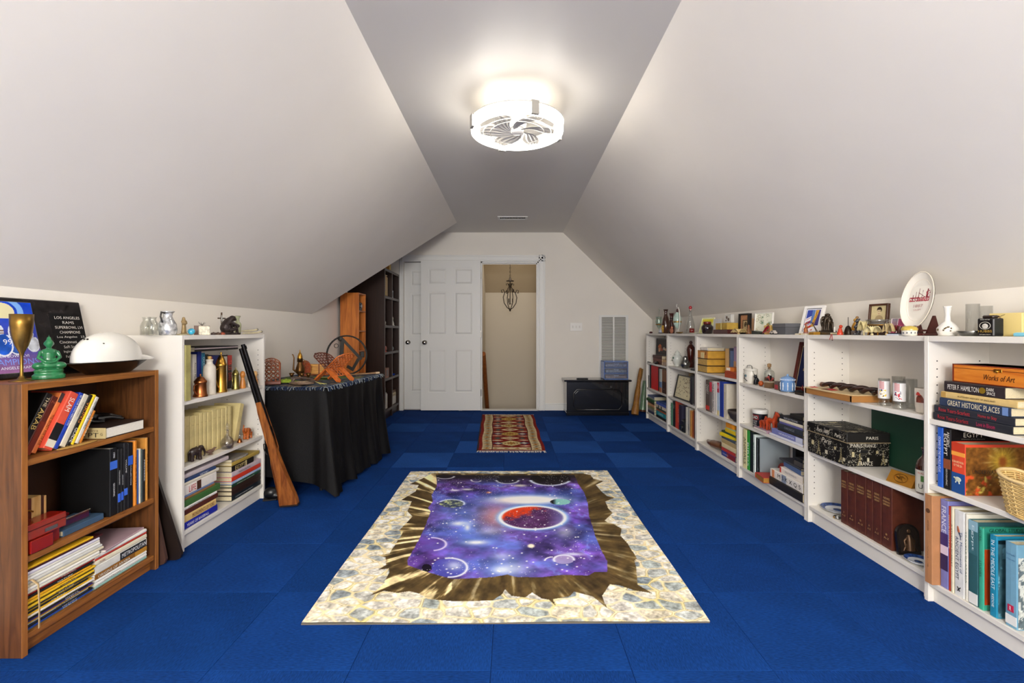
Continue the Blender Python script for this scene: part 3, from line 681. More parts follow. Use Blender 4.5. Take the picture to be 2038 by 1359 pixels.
# ================================================================ OBJECT LIBRARY
PAGE=mat('#d8cba8',.9,var=.12,scale=260); PAGEW=mat('#e6e0d2',.9,var=.06,scale=260)
def book(label,X,ya,yb,z0,z1,col,d=.16,side=1,lie=False,txt=(),bands=(),tilt=0,yaw=0,soft=False,page=None,name='book',cat='book',group=None,rough=.5,cov=None,fore=False,dx=0,rnd=True):
    """standing (lie=False) or lying book; spine towards the room; ya..yb and z0..z1 are its front outline"""
    if yb<ya: ya,yb=yb,ya
    if lie: h=yb-ya; t=z1-z0
    else: t=(yb-ya)*math.cos(math.radians(tilt)); h=z1-z0
    X=X+dx*side
    if z0<.95 and abs(X)<1.95:
        bays=[(YS[i+1]+.022,YS[i]-.022) for i in range(6)] if side>0 else [(BY0+.0205,BY1-.0205),(2.285+.021,3.052-.021)]
        yc_=(ya+yb)/2
        for b0,b1 in sorted(bays,key=lambda q:max(q[0]-yc_,yc_-q[1]))[:1]:
            if b0-.06<yc_<b1+.06:
                if ya<b0: yb=min(yb+(b0-ya)*(0 if lie else 1),b1); ya=b0
                if yb>b1: ya=max(ya-(yb-b1)*(0 if lie else 1),b0); yb=b1
                if lie: h=yb-ya
                else:
                    t=(yb-ya)*math.cos(math.radians(tilt)); i=[q[0] for q in bays].index(b0); zz=(ZSH[i] if side>0 else [[.648,.325,.067],[.735,.41,.095]][i])
                    up=min([q for q in zz if q>z0+.01]+[1.06 if (side>0 or i) else .903]); h=min(h,up-.028-z0)
                break
    zoff=(t/2)*abs(math.sin(math.radians(tilt)))
    v=thing(name,label,cat,(X,(ya+yb)/2,z0+(0 if lie else zoff)),group=group,rot=(math.radians(tilt)*side*-1,0,(0 if side>0 else PI)+math.radians(yaw)))
    if lie: M=Matrix(((1,0,0,0),(0,0,1,-h/2),(0,-1,0,t/2),(0,0,0,1)))
    else: M=Matrix.Identity(4)
    bt=min(.0009 if soft else .0024,t*.18); r=min(.0028,t*.2)
    cm=cov or mat(col,rough,var=.05,scale=40)
    def U(): return [(d,-t/2),(r,-t/2),(0.0006,-t/2+r),(0 if rnd else .0006,0),(0.0006,t/2-r),(r,t/2),(d,t/2),(d,t/2-bt),(r+.001,t/2-bt),(bt+.0008,0),(r+.001,-t/2+bt),(d,-t/2+bt)]
    P=U()
    if fore: P=[(d-a,b) for a,b in P]
    MB(M).prism(P,'Z',0,h).build('cover',cm,v)
    e=.0006 if soft else .0035
    a,b=(r+.0015,d-e) if not fore else (e,d-r-.0015)
    MB(M).box(a,b,-t/2+bt,t/2-bt,e,h-e).build('pages',page or PAGE,v)
    eps=-.0009
    for (c0,c1,bc) in bands:
        MB(M).box(-.0006,.002,-t/2+r*.7,t/2-r*.7,h*(1-c1),h*(1-c0)).build('spine_band',mat(bc,rough),v)
    for tx in txt:
        s,tc,c,w,hf=tx[:5]; off=tx[5] if len(tx)>5 else 0; mode=tx[6] if len(tx)>6 else ''
        if mode=='H': T=M@basis((eps,off*t,h*(1-c)),(0,-1,0),(0,0,1)); lettering(s,.01,mat(tc,.45),v,T,width=w*t,height=hf*h)
        elif mode=='C': # on the upper board of a lying book / outer board
            T=M@basis((d*.5,t/2*(-1)-.0006,h*(1-c)),(0,0,-1),(-1,0,0)); lettering(s,.01,mat(tc,.45),v,T,width=w*h,height=hf*d)
        else: T=M@basis((eps,off*t,h*(1-c)),(0,0,-1),(0,-1,0)); lettering(s,.01,mat(tc,.45),v,T,width=w*h,height=hf*t)
    return v
def SB(label,xa,xb,ytop,z0,col,X=XF+.02,d=.17,**k):
    """standing book on the right wall, outline in photo pixels"""
    ya,yb=Yx(xb,X),Yx(xa,X); 
    return book(label,X,ya,yb,z0+.0005,Zy(ytop,ya if k.pop('near',True) else yb),col,d,1,**k)
def stack(items,X,xa,xb,z0,side=1,d=.17,group=None):
    """items bottom to top: (label, thickness m, colour, dict)"""
    z=z0+.0005; out=[]
    for lab,t,col,k in items:
        k=dict(k); x0=k.pop('xa',xa); x1=k.pop('xb',xb); dd=k.pop('d',d); XX=X+k.get('dx',0)*side
        ys=sorted((Yx(x0,XX),Yx(x1,XX)))
        out.append(book(lab,X,ys[0],ys[1],z,z+t-.0004,col,dd,side,lie=True,group=group,**k)); z+=t
    return z
def blendmesh(mb,voxel,smooth=2):
    me=mb.mesh('t',[]); o=bpy.data.objects.new('t',me); COL.objects.link(o)
    r=o.modifiers.new('r','REMESH'); r.mode='VOXEL'; r.voxel_size=voxel; r.use_smooth_shade=True
    if smooth: s=o.modifiers.new('s','SMOOTH'); s.iterations=smooth; s.factor=.5
    dg=bpy.context.evaluated_depsgraph_get(); dg.update()
    n=bpy.data.meshes.new_from_object(o.evaluated_get(dg)); bpy.data.objects.remove(o); bpy.data.meshes.remove(me)
    n.polygons.foreach_set('use_smooth',[True]*len(n.polygons)); n.materials.clear(); return n
def sculpt(name,mb,voxel,m,parent=None,smooth=2,label=None):
    me=blendmesh(mb,voxel,smooth); me.materials.append(m)
    o=bpy.data.objects.new(name,me); COL.objects.link(o)
    if parent is not None: o.parent=parent
    if label: o['label']=label
    return o
def framed(label,loc,w,h,lean,yaw,fcol,fw,art,th=.014,mat_col=None,matw=0,cat='picture',name='framed_picture',nu=60,nv=80,fm=None,glass_on=False,edge=None):
    """picture standing on loc (bottom centre), facing local -Y, leaning back by lean degrees"""
    v=thing(name,label,cat,loc,rot=(math.radians(-lean),0,math.radians(yaw)))
    fm=fm or mat(fcol,.35)
    MB().box(-w/2,w/2,0,th,0,fw,b=.001).box(-w/2,w/2,0,th,h-fw,h,b=.001).box(-w/2,-w/2+fw,0,th,fw,h-fw,b=.001).box(w/2-fw,w/2,0,th,fw,h-fw,b=.001).build('frame',fm,v)
    MB().box(-w/2+fw,w/2-fw,th*.55,th*.8,fw,h-fw).build('backing',mat('#6d5a44',.9),v)
    y=th*.5
    if matw: MB().box(-w/2+fw,w/2-fw,y,y+.002,fw,h-fw).build('mount',mat(mat_col,.8),v); y-=.001
    a=fw+matw
    if art is not None: printed('print',nu,nv,[(-w/2+a,y,a),(w/2-a,y,a),(w/2-a,y,h-a),(-w/2+a,y,h-a)],art,v,vcol_mat(.45,0))
    return v
def lathed(label,name,cat,loc,prof,m,seg=24,parts=(),part='body',group=None,rotz=0,sx=1,sy=1):
    v=thing(name,label,cat,loc,rotz,group)
    MB().lathe(prof,seg,sx=sx,sy=sy).build(part,m,v)
    for nm,pr,mm in parts: MB().lathe(pr,seg,sx=sx,sy=sy).build(nm,mm,v)
    return v
def hollow(prof,t):
    """closed thin wall from an outer profile (open top)"""
    return prof+[(max(r-t,.0005),z+(t if i==len(prof)-1 else 0)) for i,(r,z) in list(enumerate(prof))[::-1][:-1] for i in [0]]+[(.0005,prof[0][1]+t)]
def hpos(cx,X): Y=Yx(cx,X); return Y,Y/F
def boxthing(label,name,cat,loc,w,d,h,m,rotz=0,bev=.002,parts=(),part='body',group=None):
    v=thing(name,label,cat,loc,rotz,group)
    MB().box(-w/2,w/2,-d/2,d/2,0,h,b=bev).build(part,m,v)
    for nm,mb,mm in parts: mb.build(nm,mm,v)
    return v
brass=mat('#b98a3a',.28,1,var=.25,scale=14); bronze=mat('#6a4a28',.38,.9,var=.3,scale=20); copper=mat('#a8653a',.3,1,var=.25,scale=14); silver=mat('#a9a7a2',.25,1); pewter=mat('#8a8a86',.3,1,var=.2,scale=20)
clearg=glass(); darkwood=mat('#3a1d10',.35); blackm=mat('#121112',.45)
# ================================================================ LEFT: BROWN BOOKCASE
z=.649
LBP=[1.5665]
def LB(label,xt,yt,xb_,tpx,col,**k):
    X=XB-(.05 if xb_<70 else .035); a=math.radians(29); Yt=Yx(xt,X); zt=Zy(yt,Yt)
    t=max(.006,(tpx*Yt/934*1.75)*math.cos(a)*.66); h=(zt-z)/math.cos(a)-t*math.tan(a)*.5
    y0=LBP[0]; w_=t/math.cos(a); LBP[0]=y0+w_+.0012
    v=book(label,X,1.7,1.7+t,z,z+h,col,.15,-1,tilt=0,**k)
    v.rotation_euler=(a,0,PI); v.location=(X,y0+w_-(t/2)*math.cos(a),z+.0008+(t/2)*math.sin(a)); return v
G='books leaning on the top shelf of the brown bookcase'
LB('black leaning book with gold lettering THE ARAB at far left of the brown bookcase',86,783,40,13,'#14100e',txt=[('THE','#e9d9b0',.14,.16,.5),('ARAB','#e8c873',.42,.34,.75)])
LB('dark red brown leaning book with faded pictures on the spine',103,791,44,13,'#5e2012',txt=[('Z','#c06a4a',.1,.05,.5)],bands=[(.45,1,'#7b2a16')])
LB('orange leaning book with small black spine lettering',120,784,62,9,'#e07a3c',txt=[('THE SECRET RISE OF EVE','#3a1c10',.62,.5,.5)],bands=[(0,.16,'#3b3a3c')])
LB('coral red leaning book lettered SLAM with a black figure',142,783,80,19,'#e2563e',txt=[('SLAM','#fbeee2',.22,.24,.55)],bands=[(.56,.84,'#161414'),(.84,.96,'#e8e0cc')])
LB('royal blue leaning book with thin white spine lettering',154,784,91,9,'#1b3fae',txt=[('BE YOUR OWN HERO SON','#f3f3f8',.32,.55,.45)],soft=True)
LB('cream white thick leaning paperback with faint lettering',164,787,106,12,'#dcd3bd',txt=[('the reader','#8a8274',.3,.3,.3)],soft=True)
LB('black leaning book with orange lettering VIKING and white lettering below',172,788,119,8,'#15120f',txt=[('VIKING','#e8923c',.36,.42,.75),('GUIDE','#f3efe0',.80,.28,.7)],soft=True)
LB('bright yellow leaning paperback between black and white spines',178,788,126,6,'#f0cf1d',soft=True)
LB('white and grey leaning paperback with crowded small print',186,792,132,8,'#d8d4cb',txt=[('HISTORY OF THE WORLD','#44505e',.4,.6,.5)],soft=True)
LB('short orange brown leaning paperback, last of the leaning row',177,820,144,5,'#c2741f',txt=[('STORIES','#f7e6c2',.5,.6,.5)],soft=True)
# big EGYPT book lying, black statue on it
v=thing('book','thick beige book lettered EGYPT lying on the brown bookcase top shelf','book',(-1.737,1.972,z+.0005)); bt=.043
MB().box(-.115,.115,-.098,.098,0,.0025).box(-.115,.115,-.098,.098,bt-.0025,bt).build('cover_boards',mat('#2c1c16',.5),v)
MB().box(-.112,.113,-.094,.095,.0026,bt-.0026).build('pages',PAGEW,v)
MB().box(-.115,.115,-.1005,-.0945,0,bt,b=.001).build('spine',mat('#b9a878',.55),v)
for q,(s_,x_,z_,w_,h_,c_) in enumerate((('EGYPT',.030,.015,.115,.018,'#17130d'),('GH.nova',.045,.033,.085,.008,'#5c4a2a'),('G',.100,.018,.010,.010,'#3a2c18'))): lettering(s_,.02,mat(c_,.5),v,basis((x_,-.1010,z_),(1,0,0),(0,0,1)),width=w_,height=h_)
# black reclining statue on the EGYPT book
v=thing('figurine','black carved reclining animal figurine lying on the thick EGYPT book','figurine',(-1.735,1.990,z+.0445))
mb=MB(rot('Z',-35)@Matrix.Scale(.72,4)); mb.tube([(0,-.12,.085),(0,-.09,.055),(0,-.03,.035),(0,.03,.03)],[.018,.024,.028,.022],10)
mb.ell((0,-.13,.10),(.022,.026,.022)); mb.tube([(.01,-.135,.11),(.015,-.145,.14)],[.008,.002],6); mb.tube([(-.012,-.135,.11),(-.018,-.145,.14)],[.008,.002],6)
mb.tube([(.02,-.03,.03),(.03,.03,.03),(.035,.09,.012)],[.016,.013,.008],8); mb.tube([(-.02,-.03,.03),(-.03,.04,.035),(-.035,.10,.012)],[.016,.013,.008],8); mb.tube([(.03,-.09,.04),(.04,-.05,.015),(.04,0,.009)],[.013,.011,.008],8)
mb.tube([(0,-.02,.03),(0,-.02,.012)],[.03,.03],8)
sculpt('body',mb,.003,mat('#0e0b0b',.3),v); MB(rot('Z',-35)@Matrix.Scale(.72,4)).tube([(.025,-.105,.065),(.0,-.11,.076),(-.025,-.105,.065)],.004,6).build('gold_collar',mat('#b08a50',.4,.8),v)
# woven mat under it at the shelf front
v=thing('coaster','flat round woven straw mat on the top shelf of the brown bookcase','mat',(XB-.024,1.772,z+.0003))
MB().lathe([(.001,0),(.020,0),(.021,.0012),(.020,.002),(.001,.002)],28,sx=1,sy=4).build('disc',mat('#b98f47',.8,var=.3,scale=150),v)
# ---- second shelf (.325): boxes, black binders, dvds
z=.3255
v=thing('wooden_box','pale maple and dark wood clasped box behind the red jewellery box','box',(XB-.125,1.640,z))
MB().box(-.045,.05,-.058,.012,0,.165,b=.002).build('body',mat('#5a2413',.35),v); MB().box(-.045,.0505,.012,.045,0,.166,b=.002).build('maple_panel',wood('#c99a55','#e6c184','Z',10,.45),v)
MB().box(-.06,.046,.045,.058,.0,.160).build('dark_strip',mat('#4a2414',.4),v); MB().box(-.06,.048,.058,.066,0,.158,b=.001).build('end_strip',wood('#c08a48','#dcb070','Z',10,.45),v)
MB().tube([(.052,-.045,.115),(.058,-.03,.13),(.058,-.005,.128),(.054,.012,.118)],.003,6).ell((.053,-.03,.112),.006).build('clasp',brass,v)
redlac=mat('#8c1a10',.22,coat=.5)
v=thing('jewellery_box','glossy red lacquer jewellery box with an open drawer on the brown bookcase','box',(XB-.040,1.640,z))
v.scale=(.55,1,1)
MB().box(-.045,.062,-.07,.068,.048,.100,b=.003).build('body',redlac,v); MB().box(-.047,.064,-.07,.070,.078,.081,b=.0005).build('lid_line',mat('#4a0c08',.4),v)
MB().box(-.03,.030,-.07,.060,.0,.047,b=.002).build('drawer',redlac,v); MB().box(-.02,.075,-.066,.012,.003,.046,b=.002).build('open_drawer',redlac,v)
MB().box(.0625,.0645,-.012,.034,.056,.068,b=.0005).build('label_holder',silver,v)
v=thing('book','blue grey leather book lying beside the red jewellery box','book',(XB-.055,1.80,z))
MB().box(-.09,.03,-.085,.085,0,.004,b=.001).box(-.09,.03,-.085,.085,.020,.024,b=.001).box(.026,.031,-.085,.085,0,.024,b=.002).build('cover',mat('#3b5570',.45),v); MB().box(-.088,.025,-.0835,.0835,.0042,.0198).build('pages',PAGE,v)
v=thing('photo_block','small upright clear acrylic photo holder on the blue leather book','photo holder',(XB-.045,1.79,z+.0245))
MB().box(0,.003,-.055,.055,0,.034,b=.0005).build('acrylic',glass('#efeff2'),v); MB().box(-.002,-.0005,-.052,.052,.004,.031).build('card',mat('#6a1420',.5),v)
v=thing('red_case','flat dark red case lying behind the clear photo holder','case',(XB-.20,1.80,z)); MB().box(-.05,.045,-.07,.08,0,.03,b=.004).build('body',mat('#6a1018',.3),v); MB().box(-.0505,.0455,-.0705,.0805,.016,.0175).build('seam',mat('#2c0508',.5),v)
def spineR(label,xa,xb,yt,col,tx=(),bands=(),d=.2,soft=False,**k):
    X=XB-.015; ya,yb=Yx(xa,X),Yx(xb,X)
    return book(label,X,ya,yb,z,Zy(yt,(ya+yb)/2),col,d,-1,txt=tx,bands=bands,soft=soft,page=k.pop('page',PAGEW),**k)
W_='#e8e8ea'
spineR('first thick black binder with a blue square high on its spine',219,234,892,'#0b0b0c',[('GEOGRAPHIC','%s'%W_,.62,.2,.22),('1990','%s'%W_,.1,.08,.25)],[(.19,.31,'#3a6ad0')])
spineR('black magazine binder with blue square near its foot, beside the first thick binder',234.5,240.5,893,'#101012',[('MAGAZINES',W_,.45,.22,.3)],[(.70,.83,'#3c6ce0')])
spineR('thin black binder with blue square near its foot, between two taller binders',241,246.5,892,'#0d0d0f',[('ARCHIVE',W_,.5,.16,.3)],[(.69,.82,'#3564d8')])
spineR('tall black binder with clear sleeve and blue square low on the spine',247,254.5,881,'#16161a',[('VOLUME',W_,.35,.2,.3)],[(.68,.78,'#4270dc')])
spineR('tall black binder with blue square high on the spine, next to orange spine',255,265,881,'#0c0c10',[('COLLECTION',W_,.5,.3,.2)],[(.2,.34,'#2c5cc4')])
spineR('orange tall magazine spine right of the black binders',267,273,877,'#e28a2c',[('CLASSIC','#5a2a0c',.5,.5,.3)],soft=True)
spineR('blue thin magazine standing right of the orange spine',274,276.5,895,'#2d4c8c',soft=True)
spineR('cream thin magazine standing among dark spines in the brown bookcase',277,281,893,'#e2dccb',soft=True)
spineR('grey green thin magazine beside the cream one',281.5,284,894,'#4c5a58',soft=True)
spineR('black thin magazine with white letters near the right end of the brown bookcase',284.5,289.5,894,'#141414',[('PREMIERE',W_,.4,.4,.4)],soft=True)
spineR('leaning tan orange spine last on the right of the brown bookcase',291,295,871,'#c98a3a',[('ATLAS','#5a3010',.4,.3,.4)],soft=True)
# dark speaker-like black album behind
# ---- bottom shelf (.067): magazines and books lying
z=.0675; XBk=XB-.012
mg=[('#7fa9a4','teal'),('#1d3f94','blue'),('#11151c','black'),('#dfe6ea','white'),('#d9a51e','yellow'),('#3c2a6c','violet'),('#141414','black'),('#efe9da','white'),('#e0b020','yellow'),('#1a1a1c','black'),('#caa11c','yellow'),('#2a2a30','dark grey'),('#f0c428','yellow'),('#151312','black'),('#e5b51f','yellow'),('#dd9f17','yellow'),('#181716','black'),('#b32a20','red')]
pos=['lowest in','second from the bottom of','third from the bottom of','fourth from the bottom of','fifth from the bottom of','sixth from the bottom of','seventh from the bottom of','eighth from the bottom of','ninth from the bottom of','tenth from the bottom of','eleventh from the bottom of','twelfth from the bottom of','sixth from the top of','fifth from the top of','fourth from the top of','third from the top of','second from the top of','topmost in']
rs=random.Random(11); it=[]
for i,(c,n) in enumerate(mg):
    tx=[(rs.choice(['SPORTS','WORLD','TRAVEL','GEO','HISTORY','NATURE']),'#f2efe2' if n not in('white','yellow') else '#222222',rs.uniform(.5,.75),.22,.5)]
    it.append(('%s magazine spine, %s the magazine pile at the bottom left'%(n,pos[i]),.0062 if i<12 else .0085,c,dict(xa=44,xb=186+rs.uniform(-12,6),dx=rs.uniform(-.004,.008),soft=True,txt=tx,page=PAGEW)))
zt=stack(it,XBk,44,180,z,-1,.20,group='magazine pile in the brown bookcase')
it=[]
for i in range(7):
    it.append((['stack of loose cream papers','white paper booklet','buff paper folder','grey paper booklet','white stapled papers','ivory paper booklet','pale folded chart'][i]+' '+['directly on the magazine pile','second in the paper layer','third in the paper layer','middle of the paper layer','fifth in the paper layer','sixth in the paper layer','top of the paper layer'][i]+' at the bottom left',.0105,['#e6dfcc','#f0ede4','#d9cfb2','#cfcdc6','#efeee8','#e4dfd0','#dcd6e4'][i],dict(xa=42,xb=205+rs.uniform(-8,4),dx=rs.uniform(-.004,.004),soft=True,page=PAGEW)))
zt2=stack(it,XBk,44,200,zt,-1,.19)
it=[('slim dark red folder on top of the paper layer, bottom left',.007,'#3c0f16',dict(xb=205)),('slim yellow folder resting on the red folder, bottom left',.008,'#e6b21c',dict(xb=186)),('black and grey board topmost of the lying papers, bottom left',.009,'#2b2622',dict(xb=262,d=.22,dx=.03))]
stack(it,XBk,44,190,zt2,-1,.20)
# a loose tan strap
v=thing('paper_strap','tan paper strap hanging down over the magazine pile','strap',(XB+.004,1.592,.07))
MB().tube([(-.06,-.012,.168),(-.01,-.006,.168),(.004,0,.150),(.006,.002,.08),(.004,.003,0.0)],.005,6,flat=.2).build('band',mat('#c9ab7c',.7),v)
it=[('pale blue green magazine lowest of the right hand pile in the brown bookcase',.010,'#8fb5ac',dict()),('white glossy paperback second in the right hand pile, brown bookcase',.013,'#e9e7e0',dict(txt=[('COUNTRY LIFE','#5d6b70',.3,.3,.4)])),
('white paperback under the Arabia book in the brown bookcase',.012,'#f1efe8',dict()),('brown and gold book lettered ORIGINS OF ARABIA in white',.021,'#8a5a1c',dict(txt=[('ORIGINS OF ARABIA','#fbf6e6',.34,.6,.5)],bands=[(.75,1,'#c08a2e')])),
('white grey hardback with black picture band above the Arabia book',.034,'#dcdad2',dict(txt=[('METROPOLITAN','#f0f0f0',.73,.5,.5)],bands=[(.45,.98,'#2a2c2e')])),
('cream thick paperback below the topmost magazine, right hand pile',.020,'#e9dfc4',dict(txt=[('STORIES','#8a2a20',.12,.1,.3)])),('red edged thin book in the right hand pile of the brown bookcase',.008,'#b4382a',dict()),
('white wedge of loose magazines near the top of the right hand pile',.014,'#efece4',dict()),('glossy magazine with a purple pink cover topmost of the right hand pile',.007,'#b79aa2',dict(xa=205,yaw=6))]
it=[(a,b,c,{**d,'soft':True,'page':PAGEW}) for a,b,c,d in it]
stack(it,XB-.014,190,292,z,-1,.17)

# ---- on top of the brown bookcase (z .903)
z=.9035
v=thing('goblet','tall brass flute goblet on the brown bookcase beside the green buddha','goblet',(-1.722,1.648,z))
MB().lathe([(.034,0),(.033,.002),(.012,.008),(.005,.02),(.0045,.085),(.007,.10),(.018,.125),(.027,.16),(.031,.20),(.0315,.235),(.030,.235),(.029,.20),(.024,.16),(.012,.122),(.0005,.112)],28,cap=False).build('cup',mat('#8a6a32',.33,.95,var=.35,scale=22),v)
v=thing('figurine','green stone seated buddha figurine on a lotus base beside the goblet','figurine',(-1.712,1.735,z),rotz=math.radians(55))
v.scale=(1.08,1.08,1.15)
mb=MB(); mb.lathe([(.034,0),(.034,.012),(.028,.018),(.031,.027),(.026,.031)],24,sx=1.25,sy=.9)
mb.ell((0,0,.042),(.040,.024,.013)); mb.ell((-.026,-.008,.042),(.018,.017,.012)); mb.ell((.026,-.008,.042),(.018,.017,.012))
mb.tube([(0,0,.045),(0,0,.065),(0,.0,.085)],[.019,.0165,.017],12); mb.ell((0,0,.088),(.021,.011,.009)); mb.cyl(.0065,.09,.105); mb.ell((0,-.001,.113),(.0115,.012,.0145)); mb.ell((0,0,.128),(.006,.006,.006)); mb.tube([(0,0,.13),(0,0,.141)],[.003,.0008],6)
for s in (-1,1): mb.tube([(s*.020,0,.088),(s*.027,-.006,.068),(s*.012,-.020,.055),(0,-.022,.053)],[.006,.0055,.0045,.004],8); mb.ell((s*.0115,.0,.112),(.002,.003,.006))
mb.ell((0,-.0125,.113),(.002,.003,.003))
sculpt('body',mb,.0022,mat('#1f6b3f',.3,var=.35,scale=45,coat=.3),v,1)
# plaque: black marble with colour photo and white inscription
v=thing('plaque','black marbled award plaque with blue football team photo and white inscription','plaque',(-1.812,1.81,z+.003),rot=(math.radians(-12),0,math.radians(90)))
w,h=.45,.305; marb=mat('#201c1c',.2,var=.9,scale=28)
MB().box(-w/2,w/2,0,.018,0,h,b=.004).build('board',marb,v)
def football(u,v_):
    c=np.zeros(u.shape+(3,)); t=v_[...,None]; c+=hexa('#7a5a9c')*(1-t)+hexa('#1544c8')*t
    lo=np.clip((.28-v_)*4,0,1)[...,None]; c=c*(1-lo)+hexa('#9a6aa0')*lo; n=fbm(u*9,v_*12,7)[...,None]; c=c*(.85+.3*n)
    d=np.hypot((u-.52)/.33,(v_-.86)/.22); c=np.where(((d>.70)&(d<1)&(v_>.72))[...,None],hexa('#7fb0f0'),c); c=np.where(((d<.55)&(v_>.76))[...,None],hexa('#e6ddb0'),c); 
    for (a,b,s,cc) in ((.25,.62,1,'#2b5fd0'),(.70,.70,1.15,'#1d49b0'),(.90,.50,.8,'#dfe4ee'),(.10,.52,.9,'#3f74d8'),(.62,.50,.9,'#3a68c8'),(.42,.55,1.15,'#2a62d4')):
        d=np.hypot((u-a)/(.14*s),(v_-b+.13*s)/(.15*s)); c=np.where(((d<1)&(v_<b-.01*s))[...,None],hexa(cc)*(.65+.6*n),c); c=np.where(((d<1)&(d>.86)&(v_<b-.02*s))[...,None],hexa('#e8ecf8'),c)
        h=np.hypot((u-a)/(.05*s),(v_-b-.045*s)/(.058*s)); c=np.where((h<1)[...,None],hexa('#dfe5f2')*(.9+.2*n),c); c=np.where(((h<1)&(abs(u-a+.012*s)<.007*s))[...,None],hexa('#2c50b0'),c)
        f=(abs(u-a-.022*s)<.024*s)&(abs(v_-b-.018*s)<.024*s); c=np.where((f&(h<1.15))[...,None],hexa('#7a5a50'),c); c=np.where((f&(h<1.2)&(np.mod(v_*70/s,1)<.35))[...,None],hexa('#eef2fa'),c)
    return c
pw0,pw1=-w/2+.012,-w/2+.235
printed('team_photo',130,150,[(pw0,-.0035,.02),(pw1,-.0035,.02),(pw1,-.0035,h-.018),(pw0,-.0035,h-.018)],football,v,vcol_mat(.25,0))
MB().box(pw0-.002,pw1+.002,-.0030,-.0005,.018,h-.016).build('photo_edge',silver,v)
pc=(pw0+pw1)/2
for s,zz,ww,hh,cc in (('SUPER BOWL LVI',.082,.13,.010,'#f4f4ff'),('CHAMPIONS',.060,.19,.022,'#7f9cf0'),('LOS ANGELES RAMS',.038,.15,.010,'#eef2ff'),('99',.135,.03,.02,'#f6f6fa')): lettering(s,.01,mat(cc,.5),v,basis((pc,-.0042,zz),(1,0,0),(0,0,1)),width=ww,height=hh)
ic=w/2-.075
MB().box(w/2-.148,w/2-.006,-.0015,-.0003,.012,h-.055).build('inscription_plate',mat('#0c0b0c',.25),v)
for i,(s,ww) in enumerate((('LOS ANGELES',.11),('RAMS',.05),('SUPERBOWL LVI',.12),('CHAMPIONS',.09),('Los Angeles   23',.12),('Cincinnati   20',.11),('SoFi Stadium',.08),('Inglewood, CA',.09),('Feb 13, 2022',.08))):
    lettering(s,.01,mat('#cfcac2',.5),v,basis((ic,-.0022,h-.072-i*.0205),(1,0,0),(0,0,1)),width=ww,height=.0115)
# black dish and white helmet
v=thing('black_bowl','wide black oval dish under the white cap shaped helmet','dish',(-1.703,1.985,z))
MB().lathe([(.07,0),(.073,.002),(.128,.048),(.131,.049),(.125,.047),(.07,.005),(.0005,.004)],36,cap=False,sx=.62,sy=1.42).build('dish',mat('#0c0a0a',.25),v)
v=thing('helmet','glossy white hard helmet with a brim lying in the black dish','helmet',(-1.703,1.995,z+.0515))
v.scale=(.80,1.22,1.12)
def hf(u,w_):
    a=u*2*PI; el=w_*PI/2; return (.094*math.cos(a)*math.cos(el),.128*math.sin(a)*math.cos(el)-.012,.108*math.sin(el)**.9)
mb=MB().grid(hf,36,12,closed_u=True); mb.grid(lambda u,w_:(.088*math.cos(u*2*PI)*math.cos(w_*PI/2),.120*math.sin(u*2*PI)*math.cos(w_*PI/2)-.012,.102*math.sin(w_*PI/2)),36,8,closed_u=True)
mb.build('shell',mat('#e9e6dc',.22,coat=.3),v)
def bf(u,w_):
    a=PI*(.08+.84*u); r=w_; x=.090*math.cos(a)*(1-.25*r); y=.112*math.sin(a)-.012+r*.088*math.sin(a)**.5; return (x,y,.012-.012*r*r+.010*math.sin(a)*(1-r))
mb=MB().grid(bf,20,6); mb.grid(lambda u,w_:tuple(c-(.003 if i==2 else 0) for i,c in enumerate(bf(u,w_))),20,6); mb.build('brim',mat('#ece9e0',.25,coat=.3),v)
mb=MB()
for a in (-.9,-.5,.5,.9):
    for s in (1,): mb.ell((.02*math.cos(a*2),-.10,.082),(.004,.004,.003))
mb.ell((.055,-.075,.066),(.008,.004,.003)); mb.build('vent_slots',mat('#3a3833',.8),v)

# boards leaning in the gap beside the brown bookcase
def leanboard(label,y,col,xt,zt,xb,t=.014):
    v=thing('board',label,'board',((xt+xb)/2,y,0)); c=(xt+xb)/2
    prof=[(-1.885-c,0.002),(xb-c-.03,.002),(xb-c-.008,.010),(xb-c,.03),(xt-c,zt),(xt-c-.02,zt+.01),(-1.885-c,zt+.01)]
    MB().prism(prof,'Y',-t/2,t/2).build('panel',mat(col,.4,var=.1,scale=10),v)
leanboard('brown board with a rounded corner leaning beside the brown bookcase',2.165,'#4a332b',-1.672,.42,-1.592)
leanboard('darker black brown board leaning just behind the brown board',2.215,'#211713',-1.675,.40,-1.555)

# ================================================================ LEFT: WHITE BOOKCASE
z=.7355; G='cream book set'
def lw(xa,xb,X): return Yx(xa,X),Yx(xb,X)
